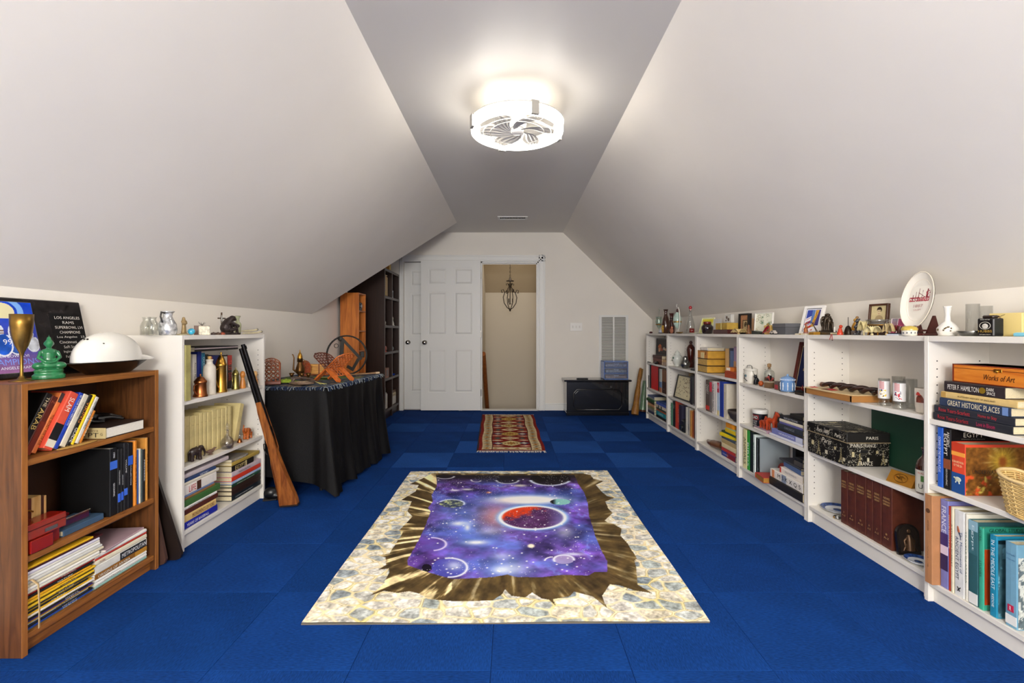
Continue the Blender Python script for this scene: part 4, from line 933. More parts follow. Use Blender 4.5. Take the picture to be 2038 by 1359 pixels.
# shelf 1
ya,yb=lw(368,379,XFL-.0); book('tall mottled yellow green book at the left of the white bookcase',XFL+.004,ya,yb,z,z+.275,'#b7ab6a',.20,-1,cov=mat('#a89f62',.5,var=.35,scale=9),rnd=False)
ya,yb=lw(384,392,XFL-.10); book('white narrow book with small black text behind the brass mug',XFL-.10,ya,yb,z,z+.22,'#ece6d8',.14,-1,txt=[('Ancient Mysteries','#3a3a3a',.5,.6,.5)])
XX=XFL-.10
for (xa,xb,h,c,lab,tx) in ((394,402,.235,'#1c2f8c','royal blue book standing behind the stoneware bottle',[]),(402,409,.225,'#2a7fa0','teal blue book with white lettering behind the stoneware bottle',[('OCEANS','#dff2f6',.3,.4,.6)]),(409,416,.215,'#1a2020','black book behind the stoneware bottle neck',[]),(416,424,.20,'#b8402c','red orange book behind the stoneware bottle',[]),(424,436,.205,'#1d2a6c','dark blue thick book behind the tall brass mug',[]),(436,446,.20,'#1a1a22','black book behind the lid of the tall brass mug',[]),(446,453,.195,'#d9d2c0','cream book beside the red and black book',[]),(453,462,.20,'#2a2424','red and black book with red lettering at the right of the row',[('TALES','#e0503a',.3,.3,.7),('DARK','#c8402c',.65,.25,.7)])):
    ya,yb=lw(xa,xb,XX); book(lab,XX,ya,yb-.0008,z,z+h,c,.14,-1,txt=tx,bands=[(0,.28,'#b03022')] if 'red lettering' in lab else ())
it=[('dark flat book lying across the tops of the standing books, left bookcase',.012,'#1b1818',{}),('pale magazine lying above the dark flat book, left bookcase',.006,'#b9a7a8',{}),('thin black folder topmost across the standing books, left bookcase',.005,'#1c1a1c',{})]
stack([(a,b,c,{'soft':True}) for a,b,c,_ in it],XFL-.04,388,474,z+.2365,-1,.19)
def mug(label,cx,X,zb,wpx,topy,m,handle=1,tall=True,nm='brass_mug',fin=True):
    Y,k=hpos(cx,X); r=wpx*k/2; Ht=Zy(topy,Y)-zb; hb=Ht*(.66 if tall else .62)
    v=thing(nm,label,'mug',(X,Y,zb))
    MB().lathe([(r*1.0,0),(r*1.04,.004),(r*1.0,.010),(r*.9,.016),(r*.84,hb*.5),(r*.80,hb-.006),(r*.86,hb)],26).build('body',m,v)
    MB().lathe([(r*.90,hb+.0005),(r*.92,hb+.008),(r*.8,hb+.012),(r*.72,hb+(Ht-hb)*.35),(r*.45,hb+(Ht-hb)*.62),(r*.12,hb+(Ht-hb)*.72),(r*.10,hb+(Ht-hb)*.82),(r*.2,hb+(Ht-hb)*.9),(.0006,Ht)],26).build('lid',m,v)
    h=handle; MB().tube([(0,-h*r*.85,hb*.9),(0,-h*r*1.5,hb*.85),(0,-h*r*1.55,hb*.5),(0,-h*r*.9,hb*.2)],.0035,8).build('handle',m,v)
    return v
mug('short copper tankard with domed lid at the front of the left white bookcase',399,XFL-.035,z,25,744,copper,1,False)
Y,k=hpos(417,XFL-.055)
lathed('tall cream stoneware bottle with cork between two brass tankards','stoneware_bottle','bottle',(XFL-.055,Y,z),[(.029,0),(.031,.004),(.031,.135),(.029,.152),(.019,.163),(.016,.168),(.0155,.182),(.018,.185),(.018,.190),(.010,.191)],mat('#d3cabb',.5,var=.05),parts=[('cork',[(.008,.1915),(.010,.207),(.001,.208)],mat('#c09a5a',.8))])
mug('tall brass tankard with domed lid right of the stoneware bottle',440,XFL-.045,z,22,700,brass,1)
mug('small brass tankard with a sprig finial near the rifle barrel',469,XFL-.04,z,14,731,mat('#9a8c50',.35,1,var=.2),1)
for cx,cc,lab,top in ((483,'#c07a34','honey brown carved wooden salt shaker on the left white bookcase',738),(497,'#cfc9bd','grey white ceramic shaker between two wooden shakers',742),(507.5,'#d18a3c','orange wooden shaker with red neck at the right end of the shelf',738)):
    Y,k=hpos(cx,XFL-.03); Ht=Zy(top,Y)-z; r=.0165
    lathed(lab,'shaker','shaker',(XFL-.03,Y,z),[(r,0),(r*1.05,.01),(r*.9,Ht*.35),(r*.62,Ht*.52),(r*.55,Ht*.6)],mat(cc,.35,var=.15),parts=[('cap',[(r*.5,Ht*.605),(r*.85,Ht*.68),(r*.92,Ht*.82),(r*.6,Ht*.96),(.0005,Ht)],mat('#e0b070' if cx>500 else cc,.35))])
# shelf 2: cream book set
z=.4105; xs=[368,378,396,406,414,421.5,429,437,444,449,453,456,464]
xs=[368,378.5,388,397,405,412.5,422,432,440.5,448.5,455,461.5]
cream=mat('#d6c488',.6,var=.16,scale=11)
nth=['first','second','third','fourth','fifth','sixth','seventh','eighth','ninth','tenth','eleventh']
for i in range(11):
    X=XFL-.062; ya,yb=lw(xs[i],xs[i+1],X); yt=820-(i*2.6)
    book('cream cloth bound book, %s from the left in the matching set'%nth[i],X,ya+.003,yb-.002,z,z+.232-.004*(i%3),'#d9c78a',.16,-1,cov=cream,txt=[('WORKS','#a8935a',.22,.6,.018,0,'H')],group='matching cream books in the left white bookcase')
ya,yb=lw(466,474,XFL-.055)
v=book('cream cloth book leaning away at the right end of the matching set',XFL-.055,ya,yb,z,z+.225,'#d9c78a',.16,-1,cov=cream,group='matching cream books in the left white bookcase')
v.rotation_euler=(math.radians(17),0,PI); v.location.z=z+.0095
# glass decanter
Y,k=hpos(452,XFL-.020)
v=thing('decanter','clear glass decanter with pointed stopper in front of the cream books','decanter',(XFL-.019,Y,z))
MB().lathe([(.026,0),(.030,.003),(.034,.022),(.035,.036),(.028,.055),(.013,.072),(.0085,.085),(.0085,.105),(.013,.108),(.0125,.110),(.0065,.108),(.006,.085),(.011,.07),(.025,.053),(.032,.036),(.031,.022),(.026,.006),(.0005,.006)],28,cap=False).build('flask',glass('#eae8ea',.06),v)
MB().lathe([(.0055,.100),(.0058,.110),(.010,.116),(.012,.128),(.006,.142),(.0005,.150)],16).build('stopper',glass('#f0eef0'),v)
MB().lathe([(.0005,.007),(.0255,.007),(.0305,.022),(.030,.030),(.0005,.030)],24).build('pale_liquid',glass('#c9bfae',.1,1.33),v)
# bell, elephant, rhino, bird
Y,k=hpos(477,XFL-.035)
lathed('small brass hand bell between the decanter and the wooden elephant','hand_bell','bell',(XFL-.035,Y,z),[(.014,0),(.0145,.003),(.010,.014),(.008,.022),(.001,.024)],copper,parts=[('handle',[(.002,.0245),(.004,.032),(.0025,.038),(.005,.043),(.0005,.047)],silver)])
def elephant(label,X,cx,z,s,m,yaw,trunk_up=True):
    Y,k=hpos(cx,X); v=thing('elephant_figurine',label,'figurine',(X,Y,z+.0022),rotz=math.radians(yaw))
    mb=MB(); mb.ell((0,0,.6),(.40,.24,.27)); mb.ell((.40,0,.74),(.20,.17,.19))
    for x in (-.25,.22):
        for y in (-.12,.12): mb.tube([(x,y,.5),(x+(.05 if x>0 else -.03),y,.22),(x+(.06 if x>0 else 0),y,0)],[.13,.10,.115],10)
    if trunk_up: mb.tube([(.52,0,.68),(.68,0,.66),(.76,0,.80),(.70,0,1.0),(.62,0,1.12),(.68,0,1.2)],[.10,.075,.06,.05,.045,.04],10)
    else: mb.tube([(.52,0,.68),(.66,0,.5),(.68,0,.25),(.6,0,.12)],[.10,.075,.05,.035],10)
    mb.tube([(-.38,0,.68),(-.46,0,.5),(-.44,0,.35)],[.04,.025,.02],6)
    for y in (-1,1): mb.grid(lambda u,w_:(.30-.16*w_+.06*u,y*(.17+.09*math.sin(w_*PI*.6)),.86-.36*u-.04*w_),5,5); mb.ell((.24,y*.21,.68),(.13,.035,.19)); mb.tube([(.52,y*.08,.66),(.68,y*.10,.60)],[.03,.012],6)
    for i,p in enumerate(mb.v): mb.v[i]=tuple(c*s for c in p)
    sculpt('body',mb,.026*s,m,v,1); return v
elephant('polished orange wood elephant with raised trunk on the left white bookcase',XFL-.04,493,z,.078,wood('#8a3a12','#c26a28','X',20,.25),-100+15)
v=elephant('dark brown carved rhinoceros figurine at the left of the middle shelf',XFL-.032,388,z,.078,mat('#2a1c16',.35,var=.2),-80+150,False)
Y,k=hpos(418,XFL-.032)
v=thing('bird_figurine','small dark carved bird figurine behind the rhinoceros','figurine',(XFL-.03,Y,z),rotz=math.radians(80))
mb=MB(); mb.ell((0,0,.018),(.024,.010,.011)); mb.tube([(.018,0,.022),(.028,0,.030),(.045,0,.030)],[.008,.006,.001],8); mb.tube([(-.018,0,.018),(-.04,0,.026)],[.007,.003],6); mb.tube([(0,.004,.01),(.004,.006,0)],.002,5); mb.tube([(0,-.004,.01),(.004,-.006,0)],.002,5); mb.ell((.0,0,.002),(.018,.012,.002)); sculpt('body',mb,.0016,mat('#6a5042',.4,var=.3),v,0)
# bottom shelf stacks
z=.0955; X=XFL-.012
it=[('dark blue book lettered YEARS OF BASEBALL, bottom of the left pile',.034,'#16249a',dict(txt=[('YEARS OF BASEBALL','#f2f2f6',.42,.62,.42)])),
('cream and orange book lettered MONUMENTS above the baseball book',.036,'#e2c07a',dict(txt=[('MONUMENTS OF YORE','#7a3c1c',.6,.66,.55)],xb=430)),
('dark brown book under the white spined book in the left pile',.026,'#54251a',dict(xb=434)),('thin white book with small grey lettering in the left pile',.014,'#ebe8e2',dict(txt=[('COLLECTED LETTERS','#54504a',.45,.6,.5)],xb=432)),
('olive green leather book in the middle of the left pile',.034,'#3f6a34',dict(xb=438)),('brown gold patterned book above the green leather book',.014,'#8a6436',dict(xb=428)),
('blue white thin book under the LIFE book',.010,'#6c7ea6',dict(xb=426)),('thick white book lettered LIFE in red',.048,'#e8e2da',dict(txt=[('LIFE','#c01c22',.27,.2,.62)],bands=[(.40,.52,'#4a2a1c')],xb=431)),
('cream thin hardback above the LIFE book',.016,'#ded6c2',dict(xb=436)),('navy book with white spine lettering near the top of the left pile',.016,'#27406c',dict(txt=[('HISTORY','#f0f0f0',.62,.25,.6)],xb=430)),
('bundle of loose pale magazines topmost of the left pile',.022,'#cfc2c4',dict(xb=455,soft=True,d=.2,dx=.01))]
stack(it,X,352,433,z,-1,.19)
it=[('black low book with white pages lying at the foot of the right pile',.016,'#6a5a5a',dict(xa=455,xb=478,d=.12,dx=-.01)),]
z2=.0955
it=[('black book with thin white spine lettering, bottom of the right pile',.030,'#0f1a22',dict(txt=[('UNDERSTANDING POETRY','#e6e6e6',.4,.6,.2)])),
('dark brown book second from the bottom of the right pile',.026,'#2e1a12',dict()),('black brown leather book third from the bottom of the right pile',.022,'#332019',dict()),
('dark green book with cream lettering in the right pile',.018,'#163f2c',dict(txt=[('AMERICAN HERITAGE','#d9e0c2',.45,.6,.3)])),('pale blue and white book in the right pile',.016,'#9fb4d8',dict(txt=[('SPORTS ALMANAC','#ffffff',.45,.6,.5)])),
('bright red book in the right pile of the left white bookcase',.026,'#d23a24',dict()),('lilac grey book with thin black lettering in the right pile',.030,'#cdbcc4',dict(txt=[('Treasures of the World','#3a2a30',.4,.4,.35)])),
('black and gold book lettered EGYPT in the right pile',.034,'#201a16',dict(txt=[('EGYPT','#e6cf8a',.35,.45,.7)],bands=[(.60,.66,'#d9c58a')],xb=505)),('mustard yellow book under the topmost paperback, right pile',.022,'#b79a48',dict(xb=516)),
('small grey brown paperback topmost of the right pile',.016,'#8c8478',dict(xb=494,soft=True,txt=[('ILLUSTRATED','#efe9dc',.5,.7,.5)]))]
stack(it,XFL-.012,462,519,z2,-1,.20)
# ---- top of left white bookcase (z 1.06)
z=1.0605
def LT(cx,X): Y=Yx(cx,X); return Y,Y/F
for (cx,X,lab) in ((292,-1.76,'clear glass bottle vase, left one of the pair by the silver pitcher'),(303,-1.70,'clear glass bottle vase in front of its twin, beside the silver pitcher')):
    Y,k=LT(cx,X); lathed(lab,'glass_vase','vase',(X,Y,z),[(.022,0),(.026,.003),(.0265,.045),(.020,.062),(.0155,.070),(.0165,.082),(.019,.086),(.018,.086),(.0145,.080),(.014,.070),(.0185,.06),(.0245,.045),(.0235,.006),(.0005,.006)],glass('#eef0ea',.05),group='pair of glass vases')
Y,k=LT(333,-1.70)
v=thing('pitcher','silver and white patterned glass pitcher with a dark handle','pitcher',(-1.70,Y,z))
pm=mat('#cfd2d2',.2,.55,var=.6,scale=55)
MB().lathe([(.034,0),(.038,.004),(.041,.03),(.038,.055),(.026,.078),(.020,.092),(.024,.112),(.029,.118),(.027,.118),(.018,.092),(.0005,.085)],28,cap=False).build('jug',pm,v)
MB().tube([(.004,-.024,.108),(.004,-.045,.112),(.004,-.050,.09),(.004,-.038,.062)],.004,8).build('handle',mat('#33302e',.4),v); MB().prism([(.02,.104),(.044,.118),(.02,.118)],'X',-.008,.008).build('spout',pm,v)
def robed(label,X,cx,z,h,m,yaw=0,base=True,name='figurine'):
    Y,k=LT(cx,X); v=thing(name,label,'figurine',(X,Y,z),rotz=math.radians(yaw)); s=h
    mb=MB(); mb.lathe([(.15,0),(.16,.03),(.13,.25),(.11,.5),(.12,.62),(.135,.72),(.12,.80),(.05,.84)],16,sy=.75); mb.ell((0,-.01,.91),(.062,.065,.085)); mb.lathe([(.11,.76),(.085,.9),(.07,.97),(.01,1.0)],14,c=(0,.02,0))
    for q in (-1,1): mb.tube([(q*.13,0,.76),(q*.13,-.06,.6),(q*.02,-.13,.62)],[.045,.04,.03],8)
    mb.ell((0,-.14,.64),(.03,.03,.05)); mb.box(-.18,.18,-.14,.14,0,.03)
    for i,p in enumerate(mb.v): mb.v[i]=tuple(c*s for c in p)
    sculpt('body',mb,.022*s,m,v,1); return v
robed('small bronze robed standing figurine beside the blue glass marble',-1.70,366,z+.0055,.088,mat('#9a8258',.4,.3),70)
boxthing('pale stone slab base under the robed figurine','stone_slab','stone',(-1.70,LT(361,-1.70)[0],z),.05,.085,.005,mat('#cdc29a',.6,var=.15),0,.0015,parts=[('rim',MB().box(-.026,.026,-.0435,.0435,.0005,.002),mat('#b5a97c',.6))])
Y,k=LT(381,-1.66); v=thing('glass_marble','blue and green swirled glass globe on top of the left white bookcase','ornament',(-1.66,Y,z))
m=mat('#2f9fc4',.1,var=.5,scale=40,coat=.8); MB().ell((0,0,.0182),.0165,24,16).build('globe',m,v); MB().lathe([(.009,0),(.010,.002),(.0075,.004)],16).build('foot',glass(),v)
Y,k=LT(402,-1.67); v=thing('clock_block','walnut block with a cut crystal front and silver sprig','ornament',(-1.67,Y,z),rotz=math.radians(35))
MB().box(-.036,.036,.0,.022,0,.050,b=.001).build('wood_block',mat('#5c3a28',.4),v); MB().box(-.015,.036,-.010,-.0005,0,.048,b=.003).build('crystal',mat('#d9d3bd',.15,var=.4,scale=90,coat=.5),v)
mb=MB()
for a in range(7): mb.tube([(0,.01,.050),(.018*math.cos(a*.9-.0),.01+.010*math.sin(a*1.9),.066+.005*(a%2))],[.0022,.0008],5)
mb.build('silver_sprig',silver,v)
for (cx,c,lab) in ((425,'#3c2a22','dark brown snuff tin'),(434,'#4a3426','bronze coin case'),(443,'#8a3a22','red brown polished stone')):
    Y,k=LT(cx,-1.65); lathed(lab+' in the row before the monkey figurine','snuff_tin','trinket',(-1.65,Y,z),[(.012,0),(.014,.003),(.0135,.008),(.010,.0125),(.0005,.013)],mat(c,.35,var=.2),part='base',parts=[('knob',[(.003,.0132),(.004,.0145),(.0005,.016)],mat(c,.3))])
Y,k=LT(441,-1.77); v=thing('crucifix','dark metal standing crucifix behind the monkey figurine','crucifix',(-1.77,Y,z),rotz=math.radians(55))
mb=MB().box(-.004,.004,-.003,.003,0,.135,b=.001).box(-.022,.022,-.003,.003,.095,.103,b=.001); mb.lathe([(.018,0),(.016,.004),(.007,.010)],14); mb.build('cross',mat('#5c4a3a',.4,.6),v)
MB().tube([(0,-.004,.118),(0,-.005,.10),(0,-.005,.07)],[.003,.004,.002],6).tube([(-.018,-.004,.101),(0,-.005,.098),(.018,-.004,.101)],.0017,5).build('corpus',pewter,v)
Y,k=LT(455,-1.68); v=thing('monkey_figurine','dark bronze seated ape figurine holding a skull','figurine',(-1.68,Y,z),rotz=math.radians(60))
mb=MB(); mb.ell((-.012,0,.040),(.036,.030,.036)); mb.tube([(-.02,0,.05),(.0,0,.078),(.015,0,.092)],[.028,.024,.018],12); mb.ell((.022,0,.096),(.020,.018,.018)); mb.ell((.036,0,.090),(.010,.010,.009))
for q in (-1,1): mb.tube([(.0,q*.026,.075),(.028,q*.034,.056),(.045,q*.014,.050)],[.010,.009,.007],8); mb.tube([(-.01,q*.024,.025),(.032,q*.030,.036),(.036,q*.024,.006)],[.014,.011,.009],8)
mb.ell((.052,0,.052),(.013,.011,.012)); mb.box(-.045,.055,-.03,.03,0,.012)
sculpt('body',mb,.0024,mat('#2f2523',.3,.4,var=.25,scale=60),v,1)
Y,k=LT(473,-1.71); lathed('celadon green baluster vase beside the ape figurine','vase','vase',(-1.71,Y,z),[(.015,0),(.017,.003),(.019,.035),(.021,.055),(.020,.066),(.010,.082),(.009,.098),(.016,.112),(.016,.114),(.012,.112)],mat('#a9ad8a',.25,var=.1,coat=.4),parts=[('dark_rim',[(.0163,.1142),(.0165,.116),(.012,.1155)],mat('#3a3a2c',.4))])
for (x0,x1,yy,lab,dz) in ((484,508,-1.66,'bone handled folding knife, upper one of the pair',.014),(488,516,-1.655,'bone handled folding knife, lower one of the pair',.0)):
    ya,yb=Yx(x0,yy),Yx(x1,yy); v=thing('pocket_knife',lab,'knife',(yy,(ya+yb)/2,z+.008+dz),rotz=math.radians(80),group='bone handled knives'); L=(yb-ya)
    MB().tube([(-L/2,0,0),(-L/4,0,.001),(L/4,0,.004),(L/2,0,.010)],[.004,.0065,.007,.0065],8,flat=.8).build('handle',mat('#c9bf9c',.35,var=.2),v); MB().cyl(.0068,0,.004,T=tr(L/2,0,.010)@rot('Y',90)).build('cap',mat('#2c2c28',.3,.6),v)
ya=Yx(508,-1.66)

# ================================================================ RIFLE
a=Vector((Xx(575,2.88),2.895,.018)); a.z+=.004; b=Vector((Xx(477,2.745)+.006,2.75,Zy(686,2.745)))
d=(b-a); L=d.length; ez=d.normalized(); side=Vector((0,1,0)); ex=ez.cross(side).normalized()*-1; ey=ez.cross(ex)
v=thing('rifle','wooden stock rifle leaning muzzle up against the left white bookcase','rifle',a)
M=Matrix(((ex.x,ey.x,ez.x,0),(ex.y,ey.y,ez.y,0),(ex.z,ey.z,ez.z,0),(0,0,0,1)))
st=wood('#6a3412','#a4622c','Z',12,.35,8)
# profile in (x,z): stock seen from the side; x>0 = towards the room
prof=[(-.052,0),(-.060,.004),(.048,-.012),(.050,.02),(.030,.20),(.022,.30),(.020,.335),(.026,.36),(.026,.44),(.020,.60),(.017,.66),(-.010,.66),(-.018,.60),(-.022,.44),(-.020,.38),(-.024,.345),(-.026,.31),(-.034,.27),(-.044,.15)]
MB(M).prism(prof,'Y',-.018,.018).build('stock',st,v)
MB(M).box(-.060,.052,-.019,.019,-.016,-.004,T=rot('Y',7),b=.002).build('butt_plate',mat('#2a1a10',.5),v)
bm_=mat('#1d1b1c',.3,.8)
MB(M).tube([(.012,0,.42),(.012,0,.70),(.010,0,L)],[.015,.0125,.0115],12).tube([(-.010,0,.60),(-.009,0,L-.02)],[.012,.011],10).build('barrel',bm_,v)
MB(M).box(-.012,.026,-.014,.014,.36,.50,b=.004).build('receiver',bm_,v); MB(M).box(.018,.026,-.003,.003,L-.03,L-.01).build('front_sight',bm_,v)
MB(M).tube([(-.022,0,.40),(-.048,0,.40),(-.055,0,.37),(-.050,0,.335),(-.030,0,.325)],.003,6).build('trigger_guard',bm_,v); MB(M).tube([(-.025,0,.372),(-.040,0,.362)],.003,6).build('trigger',bm_,v)
MB(M).tube([(-.025,0,.30),(-.040,0,.25),(-.046,0,.12),(-.052,0,.06)],.004,6,flat=2).build('lever',bm_,v)
MB(M).tube([(-.056,0,.05),(-.070,-.010,.045),(-.072,0,.035),(-.070,.010,.045)],.0025,6).build('sling_swivel',bm_,v)

# ================================================================ TABLE WITH BLACK CLOTH
v=thing('display_table','low folding table hidden under the black satin cloth','table',(-1.54,3.62,0))
MB().box(-.32,.30,-.48,.46,.665,.690,b=.004).build('table_top',mat('#6a5a48',.6),v)
for x in (-.28,.24):
    for y in (-.42,.40): MB().tube([(x,y,0),(x,y,.665)],.014,8).build('leg',mat('#2a2a2c',.4,.6),v)
corn=[(-1.865,3.105),(-1.235,3.105),(-1.135,4.13),(-1.865,4.13)]
# perimeter of the cloth as a rounded polygon with folds
def cloth_pts(n=220):
    pts=[];seg=[]
    for i in range(4):
        a=Vector(corn[i]); b=Vector(corn[(i+1)%4]); seg.append((a,b,(b-a).length))
    tot=sum(s[2] for s in seg); out=[]
    for k in range(n):
        s=k/n*tot
        for i,(a,b,l) in enumerate(seg):
            if s<=l: break
            s-=l
        t=s/l; p=a.lerp(b,t); nrm=Vector(((b-a).y,-(b-a).x)).normalized(); 
        # round the corners
        out.append((p,nrm,i,t,k))
    return out
CP=cloth_pts(); n=len(CP); NZ=26
mb=MB(); vs=[]; 
nn=[]
for q in range(n):
    s=Vector((0,0)); 
    for w_ in range(-5,6): s+=CP[(q+w_)%n][1]
    nn.append(s.normalized())
pp=[]
for q in range(n):
    s=Vector((0,0))
    for w_ in range(-3,4): s+=CP[(q+w_)%n][0]
    s=s/7; s.x=max(s.x,-1.855); pp.append(s)
for j in range(NZ):
    f=j/(NZ-1)
    for q in range(n):
        p,_,i,t,k=CP[q]; p=pp[q]; nr=nn[q]
        fold=.0
        if i==1: fold=.030*math.sin(t*26+1.2)+.018*math.sin(t*49); 
        elif i==0: fold=.010*math.sin(t*12)
        else: fold=.012*math.sin(t*15)
        corner=max(0,1-min(abs(i+t-1.0),4)*9); fold+=.055*corner
        if abs(i+t-1.0)<.06 and True: fold-=.03*math.exp(-((i+t-1.035)/.010)**2)
        out=(fold*f**.8)+.05*f*f*(1 if i==1 else .35)
        zend=.012+ (.12*(1-t)**.7 if i==0 and t<.98 else 0)*1 + (.02*math.sin(t*9)**2 if i==1 else 0)
        if i==0: zend=.012+.13*max(0,1-t)**.35 if t<.93 else .012+.13*max(0,(1-t))**.35
        z=.700*(1-f)+zend*f
        if i>=2: out=out*(.1 if i==3 else .6)
        vs.append((max(p.x+nr.x*(out+.004),-1.885),p.y+nr.y*(out+.004),z))
fs=[]
for j in range(NZ-1):
    for q in range(n): q2=(q+1)%n; fs.append((j*n+q,(j+1)*n+q,(j+1)*n+q2,j*n+q2))
mb.add(vs,fs,0,True); mb.add([vs[q] for q in range(n)],[list(range(n))],0,False)
clm=mat('#060506',.55,spec=.22,bump=.5,scale=420)
cl=mb.build('tablecloth',clm); tag(cl,'black satin cloth draped to the floor over the display table','tablecloth')
# patterned scarf runner with fringe on the top
def scarf(u,v_):
    n=fbm(u*14,v_*14,3); c=np.zeros(u.shape+(3,))+hexa('#2f3540'); c=np.where((n>.52)[...,None],hexa('#55606c'),c); c=np.where((n<.40)[...,None],hexa('#8a7a66'),c)
    e=np.minimum(np.minimum(u,1-u),np.minimum(v_,1-v_)); 
    g=fbm(u*7+3,v_*7,8); c=np.where((g>.66)[...,None],hexa('#6a7a40'),c); c=np.where((e<.05)[...,None],hexa('#2c3c5c'),c)
    return c*(.7+.6*fbm(u*60,v_*60,4)[...,None])
v=thing('scarf','dark patterned scarf with knotted pale fringe spread over the black table','scarf',(-1.5,3.6,.704))
cc=[(-.36,-.485,0),(.262,-.488,0),(.355,.51,0),(-.36,.51,0)]
printed('cloth',70,90,cc,scarf,v,vcol_mat(.8,.3,300),wob=lambda u,w:np.stack([.008*np.sin(w*25),.008*np.sin(u*21),.003+.003*np.sin(u*17)*np.sin(w*13)],-1))
mb=MB(); rs=random.Random(2)
for (p,q,nx,ny,num) in ((cc[0],cc[1],0,-1,90),(cc[1],cc[2],1,0,130)):
    for k in range(num):
        t=k/(num-1); x=p[0]*(1-t)+q[0]*t; y=p[1]*(1-t)+q[1]*t; l=rs.uniform(.006,.016) if ny else rs.uniform(.010,.028)
        mb.tube([(x-nx*.01,y-ny*.01,.006),(x+nx*.012+rs.uniform(-.006,.006),y+ny*.012,.004),(x+nx*.018+rs.uniform(-.008,.008),y+ny*.018+rs.uniform(-.006,.006),-l)],.0022,4,m=rs.choice([0,1,1]))
mb.build('fringe',[mat('#8d9492',.9),mat('#1d2d4c',.9)],v,kind='stuff')
zt=.712
carv=mat('#8a4318',.35,var=.35,scale=60,bump=.3); orng=mat('#c8682a',.4,var=.3,scale=50,bump=.3)
def lattice(w,h,thk,top='arch',cell=.018,seed=1):
    cell*=1.45; thk*=1.25
    """pierced carved panel in XZ, arch topped, centred on x"""
    mb=MB(); rs=random.Random(seed)
    def top_z(x): return h*(.78+.22*math.cos(x/(w/2)*PI*.5)**.6) if top=='arch' else h
    N=14; outl=[(-w/2,0)]+[(-w/2+w*i/N,top_z(-w/2*.999+w*.999*i/N)) for i in range(N+1)]+[(w/2,0)]
    mb.tube([(x,0,z) for x,z in outl],thk*.8,6,closed=True)
    x=-w/2
    nx=max(3,int(w/cell)); nz=max(3,int(h/cell))
    for i in range(nx):
        for j in range(nz):
            cx=-w/2+(i+.5)*w/nx; cz=(j+.5)*h/nz
            if cz>top_z(cx)-.004: continue
            r=cell*.5; pts=[(cx+r*math.cos(t*PI/4+.4*rs.random()),0,cz+r*math.sin(t*PI/4)) for t in range(8)]
            mb.tube(pts,thk*.55,4,closed=True)
    return mb
v=thing('letter_rack','carved openwork brown wooden letter rack on the black table','letter rack',(Xx(541,3.28),3.27,zt),rotz=math.radians(25))
for y,s in ((-.012,.93),(.022,1.0)): 
    mb=lattice(.115*s,.165*s,.004); mb.M=None; 
    for i,p in enumerate(mb.v): mb.v[i]=(p[0],p[1]+y,p[2]+.015)
    mb.build('pierced_panel',carv,v)
MB().box(-.062,.062,-.03,.035,0,.022,b=.003).box(.052,.060,-.02,.03,.02,.10,b=.002).build('base',mat('#6a2c12',.35,var=.2),v)
# folded green cloth and stone dish in the front
v=thing('green_cloth','crumpled lime green patterned cloth on the black table','cloth',(Xx(567,3.40),3.39,zt))
MB().grid(lambda u,w_:(-.06+.13*u,-.05+.13*w_,.004+.018*math.sin(u*PI)*math.sin(w_*PI)+.004*math.sin(u*23)*math.sin(w_*19)),24,24).build('fabric',mat('#8fa82e',.8,var=.5,scale=60),v)
v=thing('stone_dish','flat brown grey oval stone slab at the front of the black table','stone',(Xx(603,3.28),3.26,zt))
MB().lathe([(.03,0),(.044,.004),(.046,.012),(.042,.017),(.001,.018)],28,sx=1.9,sy=1.05).build('slab',mat('#6e5846',.5,var=.4,scale=50),v); MB().ell((0,0,.019),(.05,.028,.004)).build('inlay',mat('#a08a70',.4,var=.4,scale=80),v)
v=thing('carved_stick','gnarled dark carved stick with a feathered end across the stone slab','stick',(Xx(603,3.22),3.30,zt+.024))
mb=MB().tube([(-.115,0,.01),(-.09,.0,.016),(-.04,0,.018),(.03,-.02,.012),(.075,-.05,-.004)],[.014,.010,.008,.007,.006],8); mb.tube([(-.095,0,.012),(-.11,-.01,-.014)],[.012,.009],8); mb.build('shaft',mat('#4f4038',.5,var=.4,scale=90),v)
mb=MB()
for k in range(9): mb.tube([(.07,-.048,-.003),(.09+k*.004,-.06-.004*k,-.008),(.105+.006*k,-.055-.006*(k%4),-.019)],.0012,4)
mb.build('feathers',mat('#d9cf7a',.8),v)
# ewer
Y=3.80; v=thing('ewer','antique brass ewer with a long curved spout on the black table','ewer',(Xx(597,Y),Y,zt),rotz=math.radians(8))
MB().lathe([(.020,0),(.024,.004),(.012,.012),(.014,.018),(.032,.035),(.035,.055),(.027,.085),(.017,.115),(.016,.120)],24).build('body',bronze,v)
MB().lathe([(.017,.1205),(.022,.124),(.021,.145),(.022,.150),(.019,.152)],24).build('neck',mat('#5a4228',.35,.9),v)
MB().lathe([(.021,.1525),(.018,.172),(.010,.192),(.004,.200),(.003,.207),(.006,.211),(.002,.216),(.0005,.226)],20).build('lid',brass,v)
MB().tube([(-.028,0,.045),(-.050,0,.060),(-.048,0,.10),(-.046,0,.155),(-.052,0,.178),(-.060,0,.182)],[.011,.008,.0055,.005,.0045,.006],8).build('spout',bronze,v)
MB().tube([(.018,0,.145),(.036,0,.135),(.038,0,.10),(.030,0,.068)],.0028,6).build('handle',bronze,v)
MB().lathe([(.0005,0),(.05,.0),(.055,.004),(.0005,.003)],28,sx=1.3).build('tray',mat('#6a5a44',.4,.7),v); v.location.z+=.0005
